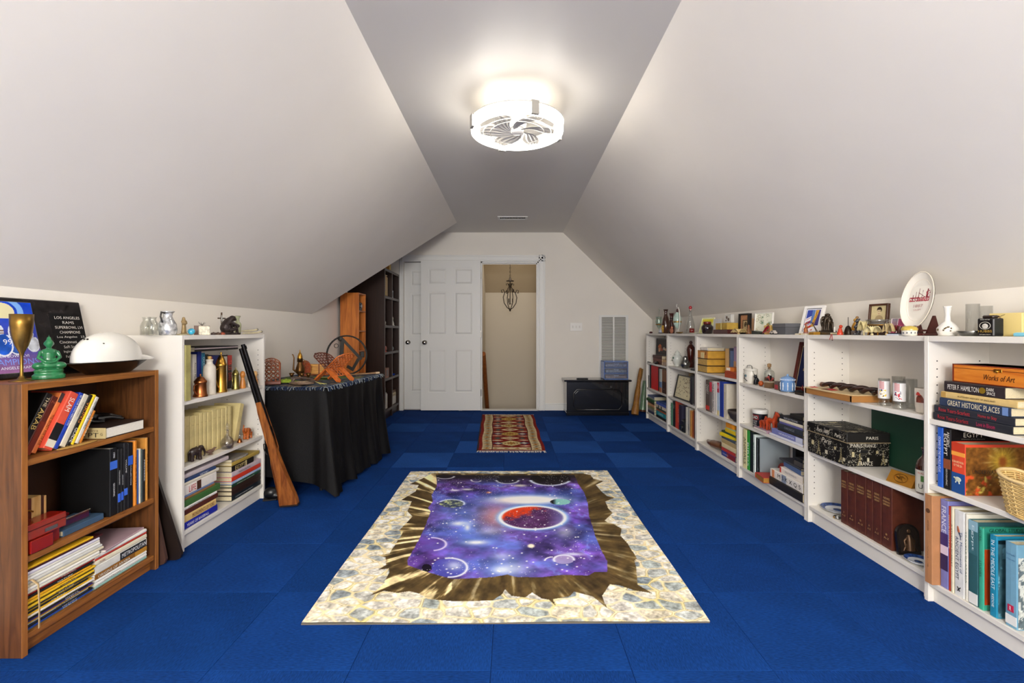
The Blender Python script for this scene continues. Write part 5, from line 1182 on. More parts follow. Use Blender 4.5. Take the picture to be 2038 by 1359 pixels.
for (cx,lab) in ((580.5,'small brass goblet left of the ewer'),(600.5,'small brass goblet in front of the ewer'),(614,'small brass goblet right of the ewer')):
    Y2=3.58; v=thing('small_goblet',lab,'goblet',(Xx(cx,Y2),Y2,zt+.0),group='three small brass goblets')
    MB().lathe([(.014,0),(.012,.002),(.003,.006),(.0025,.018),(.010,.028),(.021,.052),(.020,.052),(.009,.029),(.0005,.024)],18,cap=False).build('cup',bronze,v)
# carved round fan box and chest
v=thing('carved_ornament','oval carved reddish wooden panel leaning behind the ewer','ornament',(Xx(607,3.88),3.885,zt),rotz=math.radians(35))
mb=MB().prism([(.045*math.cos(a),.065+.065*math.sin(a)) for a in [k*PI/12 for k in range(24)]],'Y',-.006,.006); mb.build('plate',carv,v)
mb=lattice(.06,.09,.003,cell=.015); 
for i,p in enumerate(mb.v): mb.v[i]=(p[0],p[1]-.007,p[2]+.015)
mb.build('fretwork',mat('#a03c18',.35),v)
v=thing('wooden_chest','small honey wood chest with dark bands on the black table','box',(Xx(631,4.0),4.0,zt),rotz=math.radians(8))
MB().box(-.065,.065,-.035,.035,.010,.092,b=.002).build('body',wood('#b5782e','#dba352','X',20,.4),v); MB().box(-.072,.072,-.04,.04,0,.011,b=.002).box(.020,.030,-.0365,.0365,.011,.093).box(-.0655,.0655,-.0358,.0358,.070,.073).build('bands',mat('#7a3d16',.4),v)
# rehal book stand
v=thing('book_stand','carved openwork wooden folding book stand standing on the black table','book stand',(Xx(668,3.50),3.47,zt),rotz=math.radians(66))
v.scale=(1.1,1.15,1.15)
mb=lattice(.15,.155,.004,cell=.017,seed=4); T1=tr(0,0,.085)@rot('X',-52)
m1=MB(T1@tr(0,0,0)).add(mb.v,mb.f,0,True); m1.build('front_panel',mat('#5c2410',.35,var=.3,scale=60),v)  # shade painted in: darker tone for the wing turned from the light
m2=MB(tr(0,0,.085)@rot('X',52)).add(mb.v,mb.f,0,True)
m2.build('rear_panel',orng,v)
for s,mm in ((1,orng),(-1,orng)):
    for x in (-.06,.06):
        MB(tr(x,0,.085)@rot('X',s*128)).prism([(-.016,0),(.016,0),(.020,.118),(.006,.130),(-.018,.122)],'Y',-.005,.005).build('leg',mm,v)
    mb=lattice(.10,.075,.003,cell=.016,seed=6); MB(tr(0,0,.085)@rot('X',s*128)).add(mb.v,mb.f,0,True).build('fretwork',mm,v)
# iron ring wheel with bars
v=thing('iron_wheel','black iron ring with crossed bars standing behind the book stand','iron ornament',(Xx(690,4.02),4.02,zt+.002),rotz=math.radians(6))
ir=mat('#2c2a27',.55,.5); R=.165
MB().tube([(R*math.cos(a),0,R+R*math.sin(a)) for a in [k*PI/20 for k in range(40)]],.012,6,closed=True,flat=.6).build('ring',ir,v)
MB().box(-.020,.012,-.004,.004,.14,.30,T=tr(-.045,-.008,0)@rot('Y',3),b=.002).build('upright_bar',ir,v)
MB().prism([(-.06,.315),(-.035,.32),(.135,.135),(.115,.120)],'Y',-.014,-.006).build('diagonal_bar',ir,v)
MB().prism([(.0,.06),(.055,.025),(.115,.13),(.09,.14),(.048,.06),(.012,.082)],'Y',-.014,-.006).build('square',ir,v)
MB().tube([(-.085+.017*math.cos(a),-.006,.245+.017*math.sin(a)) for a in [k*PI/6 for k in range(12)]],.003,5,closed=True).build('small_ring',ir,v)
MB().ell((-.05,-.008,.305),(.022,.010,.022)).build('boss',ir,v); MB().box(.115,.150,-.016,-.002,.145,.195,b=.004).build('hinge_block',ir,v)
v=thing('walking_stick','pale wooden rod lying along the far end of the black table','stick',(Xx(715,3.9),3.93,zt+.012),rotz=math.radians(38))
MB().tube([(-.16,0,0),(.05,0,.001),(.13,0,.002)],[.006,.007,.009],8).build('rod',mat('#8a6a4c',.5,var=.2),v); MB().tube([(.1305,0,.002),(.165,0,.003)],[.010,.009],8).build('tip',mat('#c9b090',.6),v)
v=thing('green_leaf_mat','pale green leaf shaped tray at the middle of the black table','tray',(Xx(650,3.75),3.72,zt))
MB().lathe([(.02,0),(.05,.002),(.055,.007),(.052,.006),(.02,.003),(.0005,.003)],24,cap=False,sx=1.8,sy=.9).build('tray',mat('#6f8c3c',.5,var=.4,scale=40),v); MB().ell((.01,0,.006),(.03,.018,.004)).build('coins',mat('#8a7a50',.5,var=.4),v)
v=thing('black_shoe','black leather shoe on the floor under the table cloth edge','shoe',(Xx(549,2.98),3.04,0),rotz=math.radians(20))
mb=MB().ell((0,0,.025),(.10,.035,.025)).ell((-.055,0,.04),(.045,.033,.04)); sculpt('upper',mb,.006,mat('#0d0c0d',.35),v); MB().box(-.1,.1,-.035,.035,0,.008,b=.006).build('sole',mat('#1c1a1a',.7),v)

# ================================================================ FAR END: chest, drawers, instruments
v=thing('chest','black lacquer blanket chest with a moulded octagonal front panel','chest',(1.105,6.20,0))
bl=mat('#08080b',.22,coat=.6)
MB().box(-.40,.40,-.15,.15,.0,.435,b=.004).build('body',bl,v); MB().box(-.435,.435,-.175,.165,.437,.462,b=.008).build('lid',bl,v)
mb=MB(); oc=[(-.31,.12),(-.27,.075),(.27,.075),(.31,.12),(.31,.29),(.27,.335),(-.27,.335),(-.31,.29)]
mb.tube([(x,-.152,z_) for x,z_ in oc],.007,8,closed=True); mb.prism([(x*.93,.205+(z_-.205)*.88) for x,z_ in oc],'Y',-.156,-.149); mb.build('front_moulding',bl,v)
MB().box(-.405,.405,-.155,.155,0,.04,b=.004).build('base_rail',bl,v)
v=thing('remote_control','flat black remote lying on the left of the chest lid','remote',(.92,6.14,.4625)); MB().box(-.075,.075,-.02,.02,0,.012,b=.004).build('case',mat('#16161a',.4),v); MB().box(-.06,.06,-.012,.012,.0118,.0135).build('buttons',mat('#4a4a50',.5),v)
v=thing('drawer_unit','small translucent blue plastic three drawer unit on the black chest','drawer unit',(1.352,6.20,.4625))
bp=mat('#6f8fd0',.25,var=.08); w=.315
mb=MB().box(-w/2,-w/2+.008,-.11,.11,0,.235,b=.002).box(w/2-.008,w/2,-.11,.11,0,.235,b=.002).box(-w/2,w/2,-.11,.11,.225,.235,b=.002).box(-w/2,w/2,-.11,.11,0,.008,b=.002).box(-w/2,w/2,.104,.11,0,.235)
for z_ in (.08,.153): mb.box(-w/2,w/2,-.108,.105,z_,z_+.005)
mb.build('casing',bp,v)
for k,(z_,c) in enumerate(((.010,'#a58a84'),(.087,'#9aa4ac'),(.160,'#8f9bb0'))):
    dd=MB().box(-w/2+.012,w/2-.012,-.116,-.112,z_,z_+.066,b=.001).build('drawer',glass('#d5e0f6',.25),v); MB().box(-w/2+.02,w/2-.02,-.105,.08,z_+.004,z_+.035,b=.004).build('contents',mat(c,.6,var=.5,scale=40),dd)
    MB().tube([(-.03,-.117,z_+.045),(-.02,-.128,z_+.038),(.02,-.128,z_+.038),(.03,-.117,z_+.045)],.003,6).build('handle',mat('#b9cdf2',.3),dd)
def pole(label,x0,y0,z0,x1,y1,z1,r0,r1,m,name,cat,tip=None):
    v=thing(name,label,cat,(x0,y0,z0)); d=Vector((x1-x0,y1-y0,z1-z0))
    n=10; MB().tube([d*(k/n) for k in range(n+1)],[r0*(1-k/n)+r1*k/n+.003*math.sin(k*1.7) for k in range(n+1)],12).build('shaft',m,v)
    if tip: MB().tube([d*-.0,d*.10],[r0*1.08,r0*.98],12).build('lower_band',tip,v)
    return v
pole('brown carved didgeridoo leaning in the corner beside the black chest',1.575,6.02,.018,1.70,6.20,.60,.048,.018,wood('#7a4a1c','#a87838','Z',12,.4),'didgeridoo','instrument')
pole('slimmer dark yellow carved staff behind the didgeridoo by the chest',1.61,6.24,.010,1.76,6.32,.58,.025,.012,mat('#8a6a2a',.45,var=.3,scale=30),'carved_staff','staff')
pole('pale green glass floor vase with a brown foot beside the far white bookcase',1.752,6.30,.009,1.80,6.34,.42,.045,.03,mat('#7d9c7c',.25,coat=.5),'floor_vase','vase',mat('#5c3318',.5))
# things in the dark bookcase and the orange tower
def Zs(y,Y): return Zy(y,Y)
DX=-1.60
def small(label,name,cat,x,y,z,mb,m,**k):
    v=thing(name,label,cat,(x,y,z)); mb.build('body',m,v)
    for nm,mm,m2 in k.get('parts',()): mm.build(nm,m2,v)
    return v
zt=[.12,.505,.83,1.16,1.52,1.861]
small('crinkled cream paper bag on the top shelf of the dark bookcase','paper_bag','bag',DX-.05,5.90,1.5205,MB().box(-.06,.06,-.13,.12,0,.27,b=.02),mat('#cbb083',.8,var=.15,bump=.5,scale=25),parts=[('folded_top',MB().box(-.055,.055,-.12,.11,.27,.282,b=.004),mat('#dcc79c',.8)),('label',MB().box(.0601,.062,-.08,.0,.02,.07),mat('#d8c21c',.5))])
small('white framed card leaning on the upper right shelf of the dark bookcase','card','card',DX+.03,6.16,1.5205,MB().box(-.003,.003,-.03,.03,0,.10,b=.001),mat('#e9edf2',.4),parts=[('window',MB().box(.0031,.0036,-.018,.018,.02,.08),mat('#25303c',.4))])
small('small white carved animal on the second shelf of the dark bookcase','figurine','figurine',DX+.02,5.80,1.1605,MB().ell((0,0,.03),(.022,.03,.03)).ell((0,-.01,.072),(.014,.016,.018)).tube([(0,-.01,.085),(0,-.012,.15)],[.006,.004],6),mat('#d8d0c4',.4),parts=[('base',MB().box(-.02,.02,-.035,.035,0,.006),mat('#a89c8c',.5))])
small('white abstract seated figurine on the second right shelf, dark bookcase','figurine','figurine',DX+.02,6.17,1.1605,MB().lathe([(.03,0),(.028,.03),(.016,.07),(.02,.10),(.008,.125),(.001,.13)],16,sy=1.3),mat('#e4ddcf',.4),parts=[('base',MB().box(-.028,.028,-.04,.04,-.0,.006),mat('#c9c0b0',.5))])
small('red and white striped ceramic fish on the middle shelf, dark bookcase','figurine','figurine',DX+.02,5.82,.8305,MB().ell((0,0,.04),(.025,.05,.04)).lathe([(.03,0),(.02,.01)],12),mat('#a8432c',.4,var=.5,scale=60),parts=[('fin',MB().prism([(-.05,.05),(-.075,.075),(-.07,.02)],'X',-.004,.004),mat('#d8cbb8',.4))])
small('grey green pebble ornament on the middle right shelf, dark bookcase','ornament','ornament',DX+.02,6.17,.8305,MB().ell((0,0,.03),(.025,.035,.03)),mat('#5c6a6a',.4,var=.3),parts=[('stand',MB().lathe([(.02,0),(.014,.008)],12),darkwood)])
small('light brown box with a dark square window on the fourth shelf, dark bookcase','box','box',DX+.0,5.84,.5055,MB().box(-.05,.05,-.075,.075,0,.125,b=.002),mat('#8c5a42',.5,var=.1),parts=[('window',MB().box(.0501,.0515,-.045,.035,.025,.10),mat('#3a1c12',.3))])
small('white candle on a dark holder, fourth right shelf of the dark bookcase','candle','candle',DX+.02,6.12,.5055,MB().cyl(.010,.012,.15),mat('#eae2d2',.5),parts=[('holder',MB().lathe([(.025,0),(.022,.006),(.010,.0118)],14),mat('#2a3a78',.4))])
small('blue glazed dish beside the candle in the dark bookcase','dish','dish',DX+.02,6.22,.5055,MB().lathe([(.02,0),(.035,.02),(.033,.021),(.018,.004),(.0005,.004)],18,cap=False),mat('#1c3fa4',.25),parts=[('foot',MB().lathe([(.018,-.0),(.02,.002)],14),mat('#16307c',.3))])
for i,(y,c,lab,h) in enumerate(((5.76,'#8c2a1c','dark red book, first on the lowest left shelf of the dark bookcase',.26),(5.80,'#2b2b30','black book, second on the lowest left shelf of the dark bookcase',.27),(5.845,'#d9d4c8','white book, third on the lowest left shelf of the dark bookcase',.20),(5.89,'#b9b2a4','grey book, fourth on the lowest left shelf of the dark bookcase',.18))): book(lab,-1.57,y,y+.035,.1205,.12+h,c,.16,-1)
stack([('white box file, lowest on the bottom right shelf of the dark bookcase',.10,'#ded8cc',{}),('cream box with brown label above the white box file',.05,'#d8c9a0',{'txt':[('Letters','#5a3c20',.5,.5,.4)]}),('brown leather album topmost on the bottom right shelf, dark bookcase',.035,'#6a4a30',{})],-1.575,779,788,.12,-1,.15)
small('wooden box with a yellow front on top of the dark bookcase','box','box',DX-.03,6.12,1.8605,MB().box(-.04,.04,-.05,.05,0,.13,b=.002),mat('#b98034',.5),parts=[('label',MB().box(.0401,.0415,-.03,.03,.03,.09),mat('#e2c45c',.5))])
small('dark bag of cloth on top of the dark bookcase','bag','bag',DX-.10,5.92,1.8605,MB().ell((0,0,.05),(.08,.10,.05)),mat('#1a1513',.8),parts=[('tie',MB().tube([(0,0,.098),(.01,0,.12),(.02,.01,.125)],.004,5),mat('#3a2c22',.8))])
small('black camera like gadget on the upper shelf of the orange tower','gadget','gadget',-1.715,5.215,1.315,MB().box(-.02,.035,-.045,.045,0,.09,b=.006),mat('#18181a',.35),parts=[('lens',MB().cyl(.02,.035,.045,T=tr(0,0,.05)@rot('Y',90)),mat('#c8c8c8',.2,1))])
small('white rolled paper standing on a middle shelf of the orange tower','paper_roll','paper',-1.705,5.16,.8755,MB().cyl(.014,0,.19),mat('#e4ded2',.7),parts=[('band',MB().cyl(.0145,.09,.10),mat('#a83a2c',.6))])
# ================================================================ RIGHT WALL BOOKCASES
# ---------- bay 1 (farthest)
z=.7005
def art_dark(u,v):
    n=fbm(u*6,v*6,5)[...,None]; c=hexa('#1a1614')*(1-n)+hexa('#4a3a30')*n
    for a,b,r,cc in ((.3,.5,.16,'#c8682a'),(.25,.28,.12,'#d8a070'),(.5,.3,.10,'#c04a2a'),(.7,.4,.10,'#d9c9b0'),(.85,.35,.08,'#c9a080')):
        d=np.hypot((u-a)/r,(v-b)/r); c=np.where((d<1+.5*(n[...,0]-.5))[...,None],hexa(cc)*(.6+.7*n),c)
    return c
framed('dark glossy picture with orange figures standing on the brown books, far bookcase',(XF+.06,5.47,z+.1045),.40,.20,2,-90,'#1c1a18',.012,art_dark)
stack([('brown leather book, bottom of the three on the far bookcase',.034,'#5a2a1a',{}),('reddish brown leather book, middle of the three on the far bookcase',.032,'#6e3522',{}),('dark brown leather book, top of the three on the far bookcase',.036,'#4a2016',{'xa':1299})],XF+.03,1300,1317,z,1,.15)
stack([('tan box lying beside the brown leather books',.035,'#b59a86',{'cat':'box','name':'box'}),('cream book on the tan box beside the brown leather books',.026,'#cfa874',{})],XF+.04,1318.6,1327,z,1,.12)
v=thing('stone_pebbles','shiny black polished stone on the far bookcase upper shelf','stone',(XF+.008,5.50,z)); sculpt('stone',MB().ell((0,0,.015),(.02,.045,.015)).ell((.005,-.03,.018),(.016,.025,.018)),.004,mat('#141214',.2),v)
v=thing('pen','black pen lying at the far end of the far bookcase shelf','pen',(XF+.015,5.78,z+.006)); MB().tube([(0,-.05,0),(0,.05,0)],.005,8).build('barrel',blackm,v); MB().tube([(0,.0505,0),(0,.07,0)],.0055,8).build('cap',mat('#3a3a3a',.3),v)
z=.3905
SB('white book with black photo on its spine, first on the far bookcase middle shelf',1290.2,1292.2,727,z,'#d8d6d8',bands=[(.45,1,'#2a2c30')])
SB('black narrow book beside the white spined one, far bookcase',1292.7,1294.6,726,z,'#201416')
SB('bright red thick album on the far bookcase middle shelf',1296,1309,729,z,'#d81f1c',X=XF+.025)
SB('dark brown thin book beside the red album',1309.5,1311.5,731,z,'#3a1a16')
SB('white and blue travel book right of the red album',1312,1317,735,z,'#c9cdc2',bands=[(.55,.8,'#6a8ab4'),(.8,1,'#c07a50')])
SB('brown landscape spined book near the right of the far bookcase',1317.5,1325.5,737,z,'#8a5a30',bands=[(.5,1,'#3a1a12')],txt=[('00','#d9d0c0',.82,.3,.03,0,'H')])
z=.0855
stack([('navy book lowest at the left, far bookcase bottom shelf',.03,'#22345a',{}),('grey book second lowest, far bookcase bottom shelf',.028,'#8a8c88',{}),('olive tan book in the left pile, far bookcase bottom shelf',.03,'#8f8a5c',{}),('cream orange book in the left pile, far bookcase bottom shelf',.03,'#d9a070',{}),('brown black book in the left pile, far bookcase bottom shelf',.026,'#4a2c22',{}),('dark green book standing out of the left pile, far bookcase',.032,'#1e5a34',{'dx':-.015}),('pale book above the green one, far bookcase',.02,'#9aa09a',{}),('blue grey magazine topmost of the left pile, far bookcase',.018,'#5c6a94',{'soft':True})],XF+.015,1286,1302,z,1,.18)
stack([('black book lowest of the right pile, far bookcase bottom shelf',.03,'#141416',{}),('turquoise book with white edge, right pile of the far bookcase',.048,'#1f9aa4',{'txt':[('CORTES','#e8f2f2',.5,.5,.4)]}),('red brown book above the turquoise one, far bookcase',.018,'#b0522c',{}),('green black book in the right pile, far bookcase',.02,'#3a4a3a',{}),('cream book with black bands in the right pile, far bookcase',.034,'#ddd0bc',{'bands':[(.2,.3,'#2a2420'),(.5,.6,'#2a2420')]}),('blue violet book near the top of the right pile, far bookcase',.032,'#4a62b4',{}),('blue book topmost of the right pile, far bookcase',.024,'#2e4a86',{'xa':1313})],XF+.012,1306,1325,z,1,.18)
# ---------- bay 2
z=.7155
Y=5.0
v=thing('ginger_jar','white porcelain ginger jar with green leaf pattern and lid','jar',(XF+.085,Y,z))
MB().lathe([(.034,0),(.034,.010),(.028,.012),(.040,.03),(.052,.065),(.055,.085),(.045,.108),(.026,.118),(.025,.124)],28).build('body',mat('#d9dcd4',.18,var=.06,coat=.5),v)
MB().lathe([(.034,.1245),(.036,.128),(.026,.136),(.020,.150),(.010,.158),(.004,.160),(.006,.168),(.0005,.176)],24).build('lid',mat('#dde0d8',.18,coat=.5),v)
MB().ell((-.050,-.018,.088),(.006,.018,.012)).ell((-.052,.012,.06),(.004,.010,.007)).build('leaf_painting',mat('#3a6a58',.3),v)
Y,k=hpos(1364,XF+.05)
v=thing('pewter_jug','round pewter jug with a handle in front of the amber bottle','jug',(XF+.05,Y,z))
MB().lathe([(.022,0),(.030,.004),(.044,.03),(.046,.048),(.034,.075),(.024,.086),(.026,.10),(.024,.112),(.010,.122),(.0005,.124)],28).build('body',pewter,v); MB().tube([(0,-.025,.09),(-.004,-.055,.085),(-.004,-.062,.055),(0,-.045,.025)],.004,8).build('handle',pewter,v)
Y,k=hpos(1375,XF+.145)
lathed('tall amber brown glass bottle beside the pewter jug','bottle','bottle',(XF+.145,Y,z),[(.030,0),(.034,.006),(.036,.10),(.044,.18),(.040,.205),(.022,.228),(.012,.238),(.012,.245),(.017,.247),(.017,.262),(.010,.264)],mat('#4a1408',.12,coat=.8),parts=[('stopper',[(.009,.2645),(.010,.272),(.0005,.273)],mat('#2a0c08',.4))])
v=thing('card','pale yellow folded card at the right of the second bookcase shelf','card',(XF+.07,4.36,z),rotz=math.radians(-70)); MB().prism([(-.03,0),(.03,0),(.02,.115)],'Y',-.001,.001).build('front',mat('#e3cf9a',.7),v); MB().prism([(-.03,0),(.03,0),(.02,.115)],'Y',.006,.007).build('back',mat('#d8c28a',.7),v)
v=thing('wallet','flat black leather case at the front of the second bookcase','case',(XF+.03,4.38,z)); MB().box(-.02,.03,-.07,.06,0,.014,b=.004).build('body',mat('#15171c',.4),v); MB().box(-.0205,.0305,-.0705,.0605,.0065,.0075).build('zip',mat('#5a5c60',.4),v)
z=.3905
def insects(u,v):
    c=np.zeros(u.shape+(3,))+hexa('#ddd3ae'); c*= (.95+.1*fbm(u*8,v*8,2))[...,None]; rs=np.random.RandomState(8)
    for i in range(46):
        a,b=rs.rand()*.86+.07,rs.rand()*.80+.14; th=rs.rand()*3; du=(u-a)*math.cos(th)+(v-b)*math.sin(th)*1.1; dv=-(u-a)*math.sin(th)+(v-b)*math.cos(th)*1.1
        d=np.hypot(du/rs.uniform(.02,.05),dv/rs.uniform(.007,.014)); c=np.where((d<1)[...,None],hexa(rs.choice(['#3a3026','#6a4a2a','#8a5a2c','#4a4a3a','#7a3a2a'])),c)
        d=np.hypot(du/.02,dv/.03); c=np.where(((d<1)&(d>.8))[...,None],hexa('#8a7a58'),c)
    return c
v=framed('black framed print of insects leaning on the second bookcase middle shelf',(XF+.030,4.742,z+.005),.40,.245,12,-90+3,'#191614',.011,insects,th=.02,nu=110,nv=80)
for i in range(6):
    ya=4.80-.055*i; book(['tan','olive brown','dark brown','tan gold','brown','ochre','black brown'][i]+' small old book behind the framed insect print',XF+.137,ya-.026,ya+.026,z,z+.265-.003*i,['#a8834c','#6a5a38','#3a2a20','#b08a4a','#7a5632','#9a7434','#2a2018'][i],.08,1)
SB('black purple book right of the insect print',1373,1377,749,z,'#231f2a',X=XF+.02); SB('dark grey green book beside the black purple one',1377.5,1380,750,z,'#3c4240',X=XF+.02); SB('plum grey book at the right end of the insect print shelf',1380.5,1383,749,z,'#5a454a',X=XF+.02)
v=thing('flat_case','dark flat box lying across the books behind the insect print','box',(XF+.10,4.40,z+.282)); MB().box(-.05,.05,-.07,.06,0,.010,b=.002).build('body',mat('#3c3036',.5),v); MB().box(-.0505,-.0495,-.06,.05,.004,.006).build('trim_line',mat('#8a7a7a',.4),v)
v=thing('name_plate','small grey and black label card on the shelf edge under the insect print','card',(XF+.012,4.345,z)); MB().box(-.003,.0,-.035,.035,0,.016,b=.0005).build('card',mat('#b9b9bd',.4),v); MB().box(-.0036,-.003,-.03,.03,.009,.014).build('black_strip',mat('#1c1c20',.5),v)
z=.0855
for xa,xb,yt,c,lab,tx in ((1335,1338.5,803,'#5f9a7c','green book first on the second bookcase bottom shelf',[]),(1339,1343.5,800,'#141618','black book beside the green one, second bookcase bottom shelf',[('ATLAS','#d8d8d8',.2,.15,.4)]),(1344,1348.8,797,'#d9442c','orange red book, second bookcase bottom shelf',[]),(1349,1350.8,799,'#b03a26','red brown book with small lettering, second bookcase bottom shelf',[('THE WORLD','#f2e2c2',.5,.5,.5)]),(1351,1356.5,807,'#25223a','dark navy book, second bookcase bottom shelf',[]),(1364.5,1368,811,'#e0dccf','white book right of the black camera',[]),(1368.5,1372.3,812,'#b8b4aa','grey and white mottled book, second bookcase bottom shelf',[('POEMS','#3c3c3c',.7,.2,.5)]),(1372.8,1376.4,818,'#d89a4e','tan gold book, second bookcase bottom shelf',[]),(1376.8,1379.5,820,'#b8642c','orange brown book, second bookcase bottom shelf',[]),(1380,1382.8,819,'#6a2c24','dark red book at the right end of the second bookcase bottom shelf',[])):
    SB(lab,xa,xb,yt,z,c,txt=tx)
book('large white album standing behind the black camera',XF+.075,4.603,4.688,z,z+.27,'#d6d2c6',.12,1)
v=thing('camera','small black camera in front of the white album, second bookcase','camera',(XF+.03,4.645,z)); MB().box(-.02,.03,-.042,.042,0,.115,b=.008).build('body',mat('#17191c',.4),v); MB().cyl(.024,.0,.022,T=tr(-.02,0,.05)@rot('Y',-90)).build('lens',mat('#33373c',.2,.5),v); MB().box(-.008,.018,-.02,.02,.115,.128,b=.003).build('viewfinder',blackm,v)
# ---------- bay 3
z=.7205; tan=mat('#c8962f',.55,var=.18,scale=40)
def slipbox(label,xa,xb,z0,t,d=.2,col='#c8962f',front='#c9a45a',dk='#3a2410',X=XF+.005):
    ya,yb=Yx(xb,X),Yx(xa,X); v=thing('book_box',label,'box',(X,(ya+yb)/2,z0)); w=(yb-ya)
    MB().box(.004,d,-w/2+.003,w/2-.003,.003,t-.003,b=.002).build('body',mat(col,.55,var=.15,scale=30),v)
    MB().box(0,.006,-w/2,w/2,0,.004,b=.001).box(0,.006,-w/2,w/2,t-.004,t,b=.001).box(0,d,-w/2,-w/2+.0035,t-.004,t,b=.001).box(0,d,-w/2,-w/2+.0035,0,.004,b=.001).build('dark_edges',mat(dk,.5),v); MB().box(.002,.0045,-w/2+.004,w/2-.004,.005,t-.005).build('front_panel',mat(front,.6,var=.15,scale=60),v); return v
slipbox('tan slipcased book, lowest in the pile on the third bookcase',1388,1407,z,.062); slipbox('tan slipcased book, middle of the pile on the third bookcase',1388.5,1407,z+.0625,.060)
v=slipbox('orange tan box with a cream tag, top of the slipcase pile on the third bookcase',1388,1408,z+.123,.070,front='#cf8a3c',dk='#8a5a20'); MB().box(-.0025,-.0005,-.045,.030,.004,.054,b=.0005).build('cream_tag',mat('#ecd79a',.6),v); lettering('2',.02,mat('#5a7a6a',.5),v,basis((-.0035,-.005,.032),(0,-1,0),(0,0,1)),height=.022)
MB().tube([(-.001,-.075,.060),(-.006,-.085,.05),(-.004,-.075,.036)],.003,6).build('leather_loop',mat('#7a4a1c',.5),v)
stack([('white book with a dark edge on top of the tan slipcases',.026,'#e9e4dc',{'txt':[('~','#333333',.5,.1,.1)]})],XF+.02,1394,1408,z+.1935,1,.15)
SB('cream tan tall book right of the slipcase pile, third bookcase',1443,1450,694,z,'#d9b27a',X=XF+.13,d=.095); SB('grey dark narrow book beside the cream tan one, third bookcase',1450.5,1452.5,693,z,'#5a5a60',X=XF+.13,d=.095); SB('pale blue and navy book, third bookcase upper shelf',1453,1459.5,693,z,'#5a78a8',X=XF+.13,d=.095,bands=[(.0,.1,'#1c2c54')]); SB('lilac and orange book at the right end of the third bookcase upper shelf',1460,1465,690,z,'#b89ab8',X=XF+.13,d=.095,bands=[(.5,1,'#d8a070')])
ya,yb=Yx(1464,XF+.02),Yx(1430,XF+.02)
rw=wood('#8a2c12','#b84a22','Y',16,.35)
v=thing('wooden_box','reddish brown wooden box at the front of the third bookcase upper shelf','box',(XF+.06,3.625,z),rotz=.1); MB().box(-.05,.055,-.085,.085,0,.050,b=.002).build('body',rw,v); MB().box(-.0505,.0555,-.0855,.0855,.037,.0385).build('lid_seam',mat('#4a1408',.5),v)
v=thing('match_box','small orange box with a white label on the reddish wooden box','box',(XF+.058,3.662,z+.0505),rotz=.1); MB().box(-.035,.04,-.050,.052,0,.030,b=.001).build('body',mat('#d8782a',.5),v); MB().box(-.0362,-.035,.0,.05,.004,.026).build('label',mat('#ece2d4',.6),v)
v=thing('sculpture','small dark peaked ornament on the reddish wooden box, third bookcase','ornament',(XF+.055,3.535,z+.0505)); MB().lathe([(.014,.0045),(.013,.01),(.008,.04),(.002,.058),(.0005,.06)],14).build('body',mat('#1c1816',.4),v); MB().lathe([(.018,0),(.017,.004)],14).build('base',darkwood,v)
z=.3905
for xa,xb,yt,c,lab,tx,bd in ((1404.5,1411.5,757,'#5a4a40','mottled brown black book, first on the third bookcase middle shelf',[('DIARY','#e0d8cc',.3,.3,.7)],[(.82,.95,'#d8382a')]),(1412,1416.5,758,'#7a706c','grey and red book, third bookcase middle shelf',[],[(.05,.35,'#d8304a')]),(1417,1421.5,760,'#e0d8d4','white book with bold black lettering THE NAKED MARCH',[('THE NAKED MARCH','#141414',.5,.85,.8)],[]),(1422,1426.5,762,'#e8e2dc','plain white book beside the bold lettered one',[],[]),(1427,1431.5,762,'#b8cce0','red white and blue book, third bookcase middle shelf',[('USA','#ffffff',.12,.12,.7)],[(0,.3,'#c83a54'),(.85,1,'#e8d8a0')]),(1432,1439,760,'#1a3a9c','royal blue thick book, third bookcase middle shelf',[],[]),(1440,1446,765,'#d8cfbc','cream speckled book right of the royal blue book',[('journal','#8a826e',.5,.5,.4)],[])):
    SB(lab,xa,xb,yt,z,c,txt=tx,bands=bd)
def redfig(u,v):
    c=np.zeros(u.shape+(3,))+hexa('#d9cfb8'); d=np.hypot((u-.35)/.32,(v-.35)/.5); c=np.where((d<1)[...,None],hexa('#d83422'),c); d=np.hypot((u-.5)/.5,(v-.30)/.62); c=np.where(((d<1)&(d>.88))[...,None],hexa('#4a3c34'),c); d=np.hypot((u-.42)/.05,(v-.72)/.06); c=np.where((d<1)[...,None],hexa('#f2ece2'),c); return c
v=thing('book','cream book with a large red shape on the cover behind the dark bowl','book',(XF+.168,3.60,z+.004),rot=(0,math.radians(4),0)); MB().box(0,.020,-.085,.085,0,.26,b=.001).build('cover',mat('#d0c4a8',.5),v); printed('cover_print',50,60,[(-.0006,.084,.001),(-.0006,-.084,.001),(-.0006,-.084,.259),(-.0006,.084,.259)],redfig,v,vcol_mat(.45,0)); MB().box(.003,.017,-.083,.0852,.2,.2605).build('pages',PAGE,v)
Y=3.602; lathed('dark grey brown wooden bowl at the front of the third bookcase','bowl','bowl',(XF+.062,Y,z),[(.030,0),(.034,.004),(.058,.025),(.074,.060),(.077,.085),(.073,.085),(.069,.060),(.053,.028),(.0005,.010)],mat('#3c3431',.4,var=.15),sy=1.0,parts=[('foot_ring',[(.031,-.0),(.036,.001),(.033,.004)],mat('#2a2422',.4))],part='bowl')
z=.0855
Y=3.93
v=thing('wooden_shoe','carved brown wooden shoe at the front of the third bookcase bottom shelf','shoe',(XF+.06,3.98,z),rotz=math.radians(100))
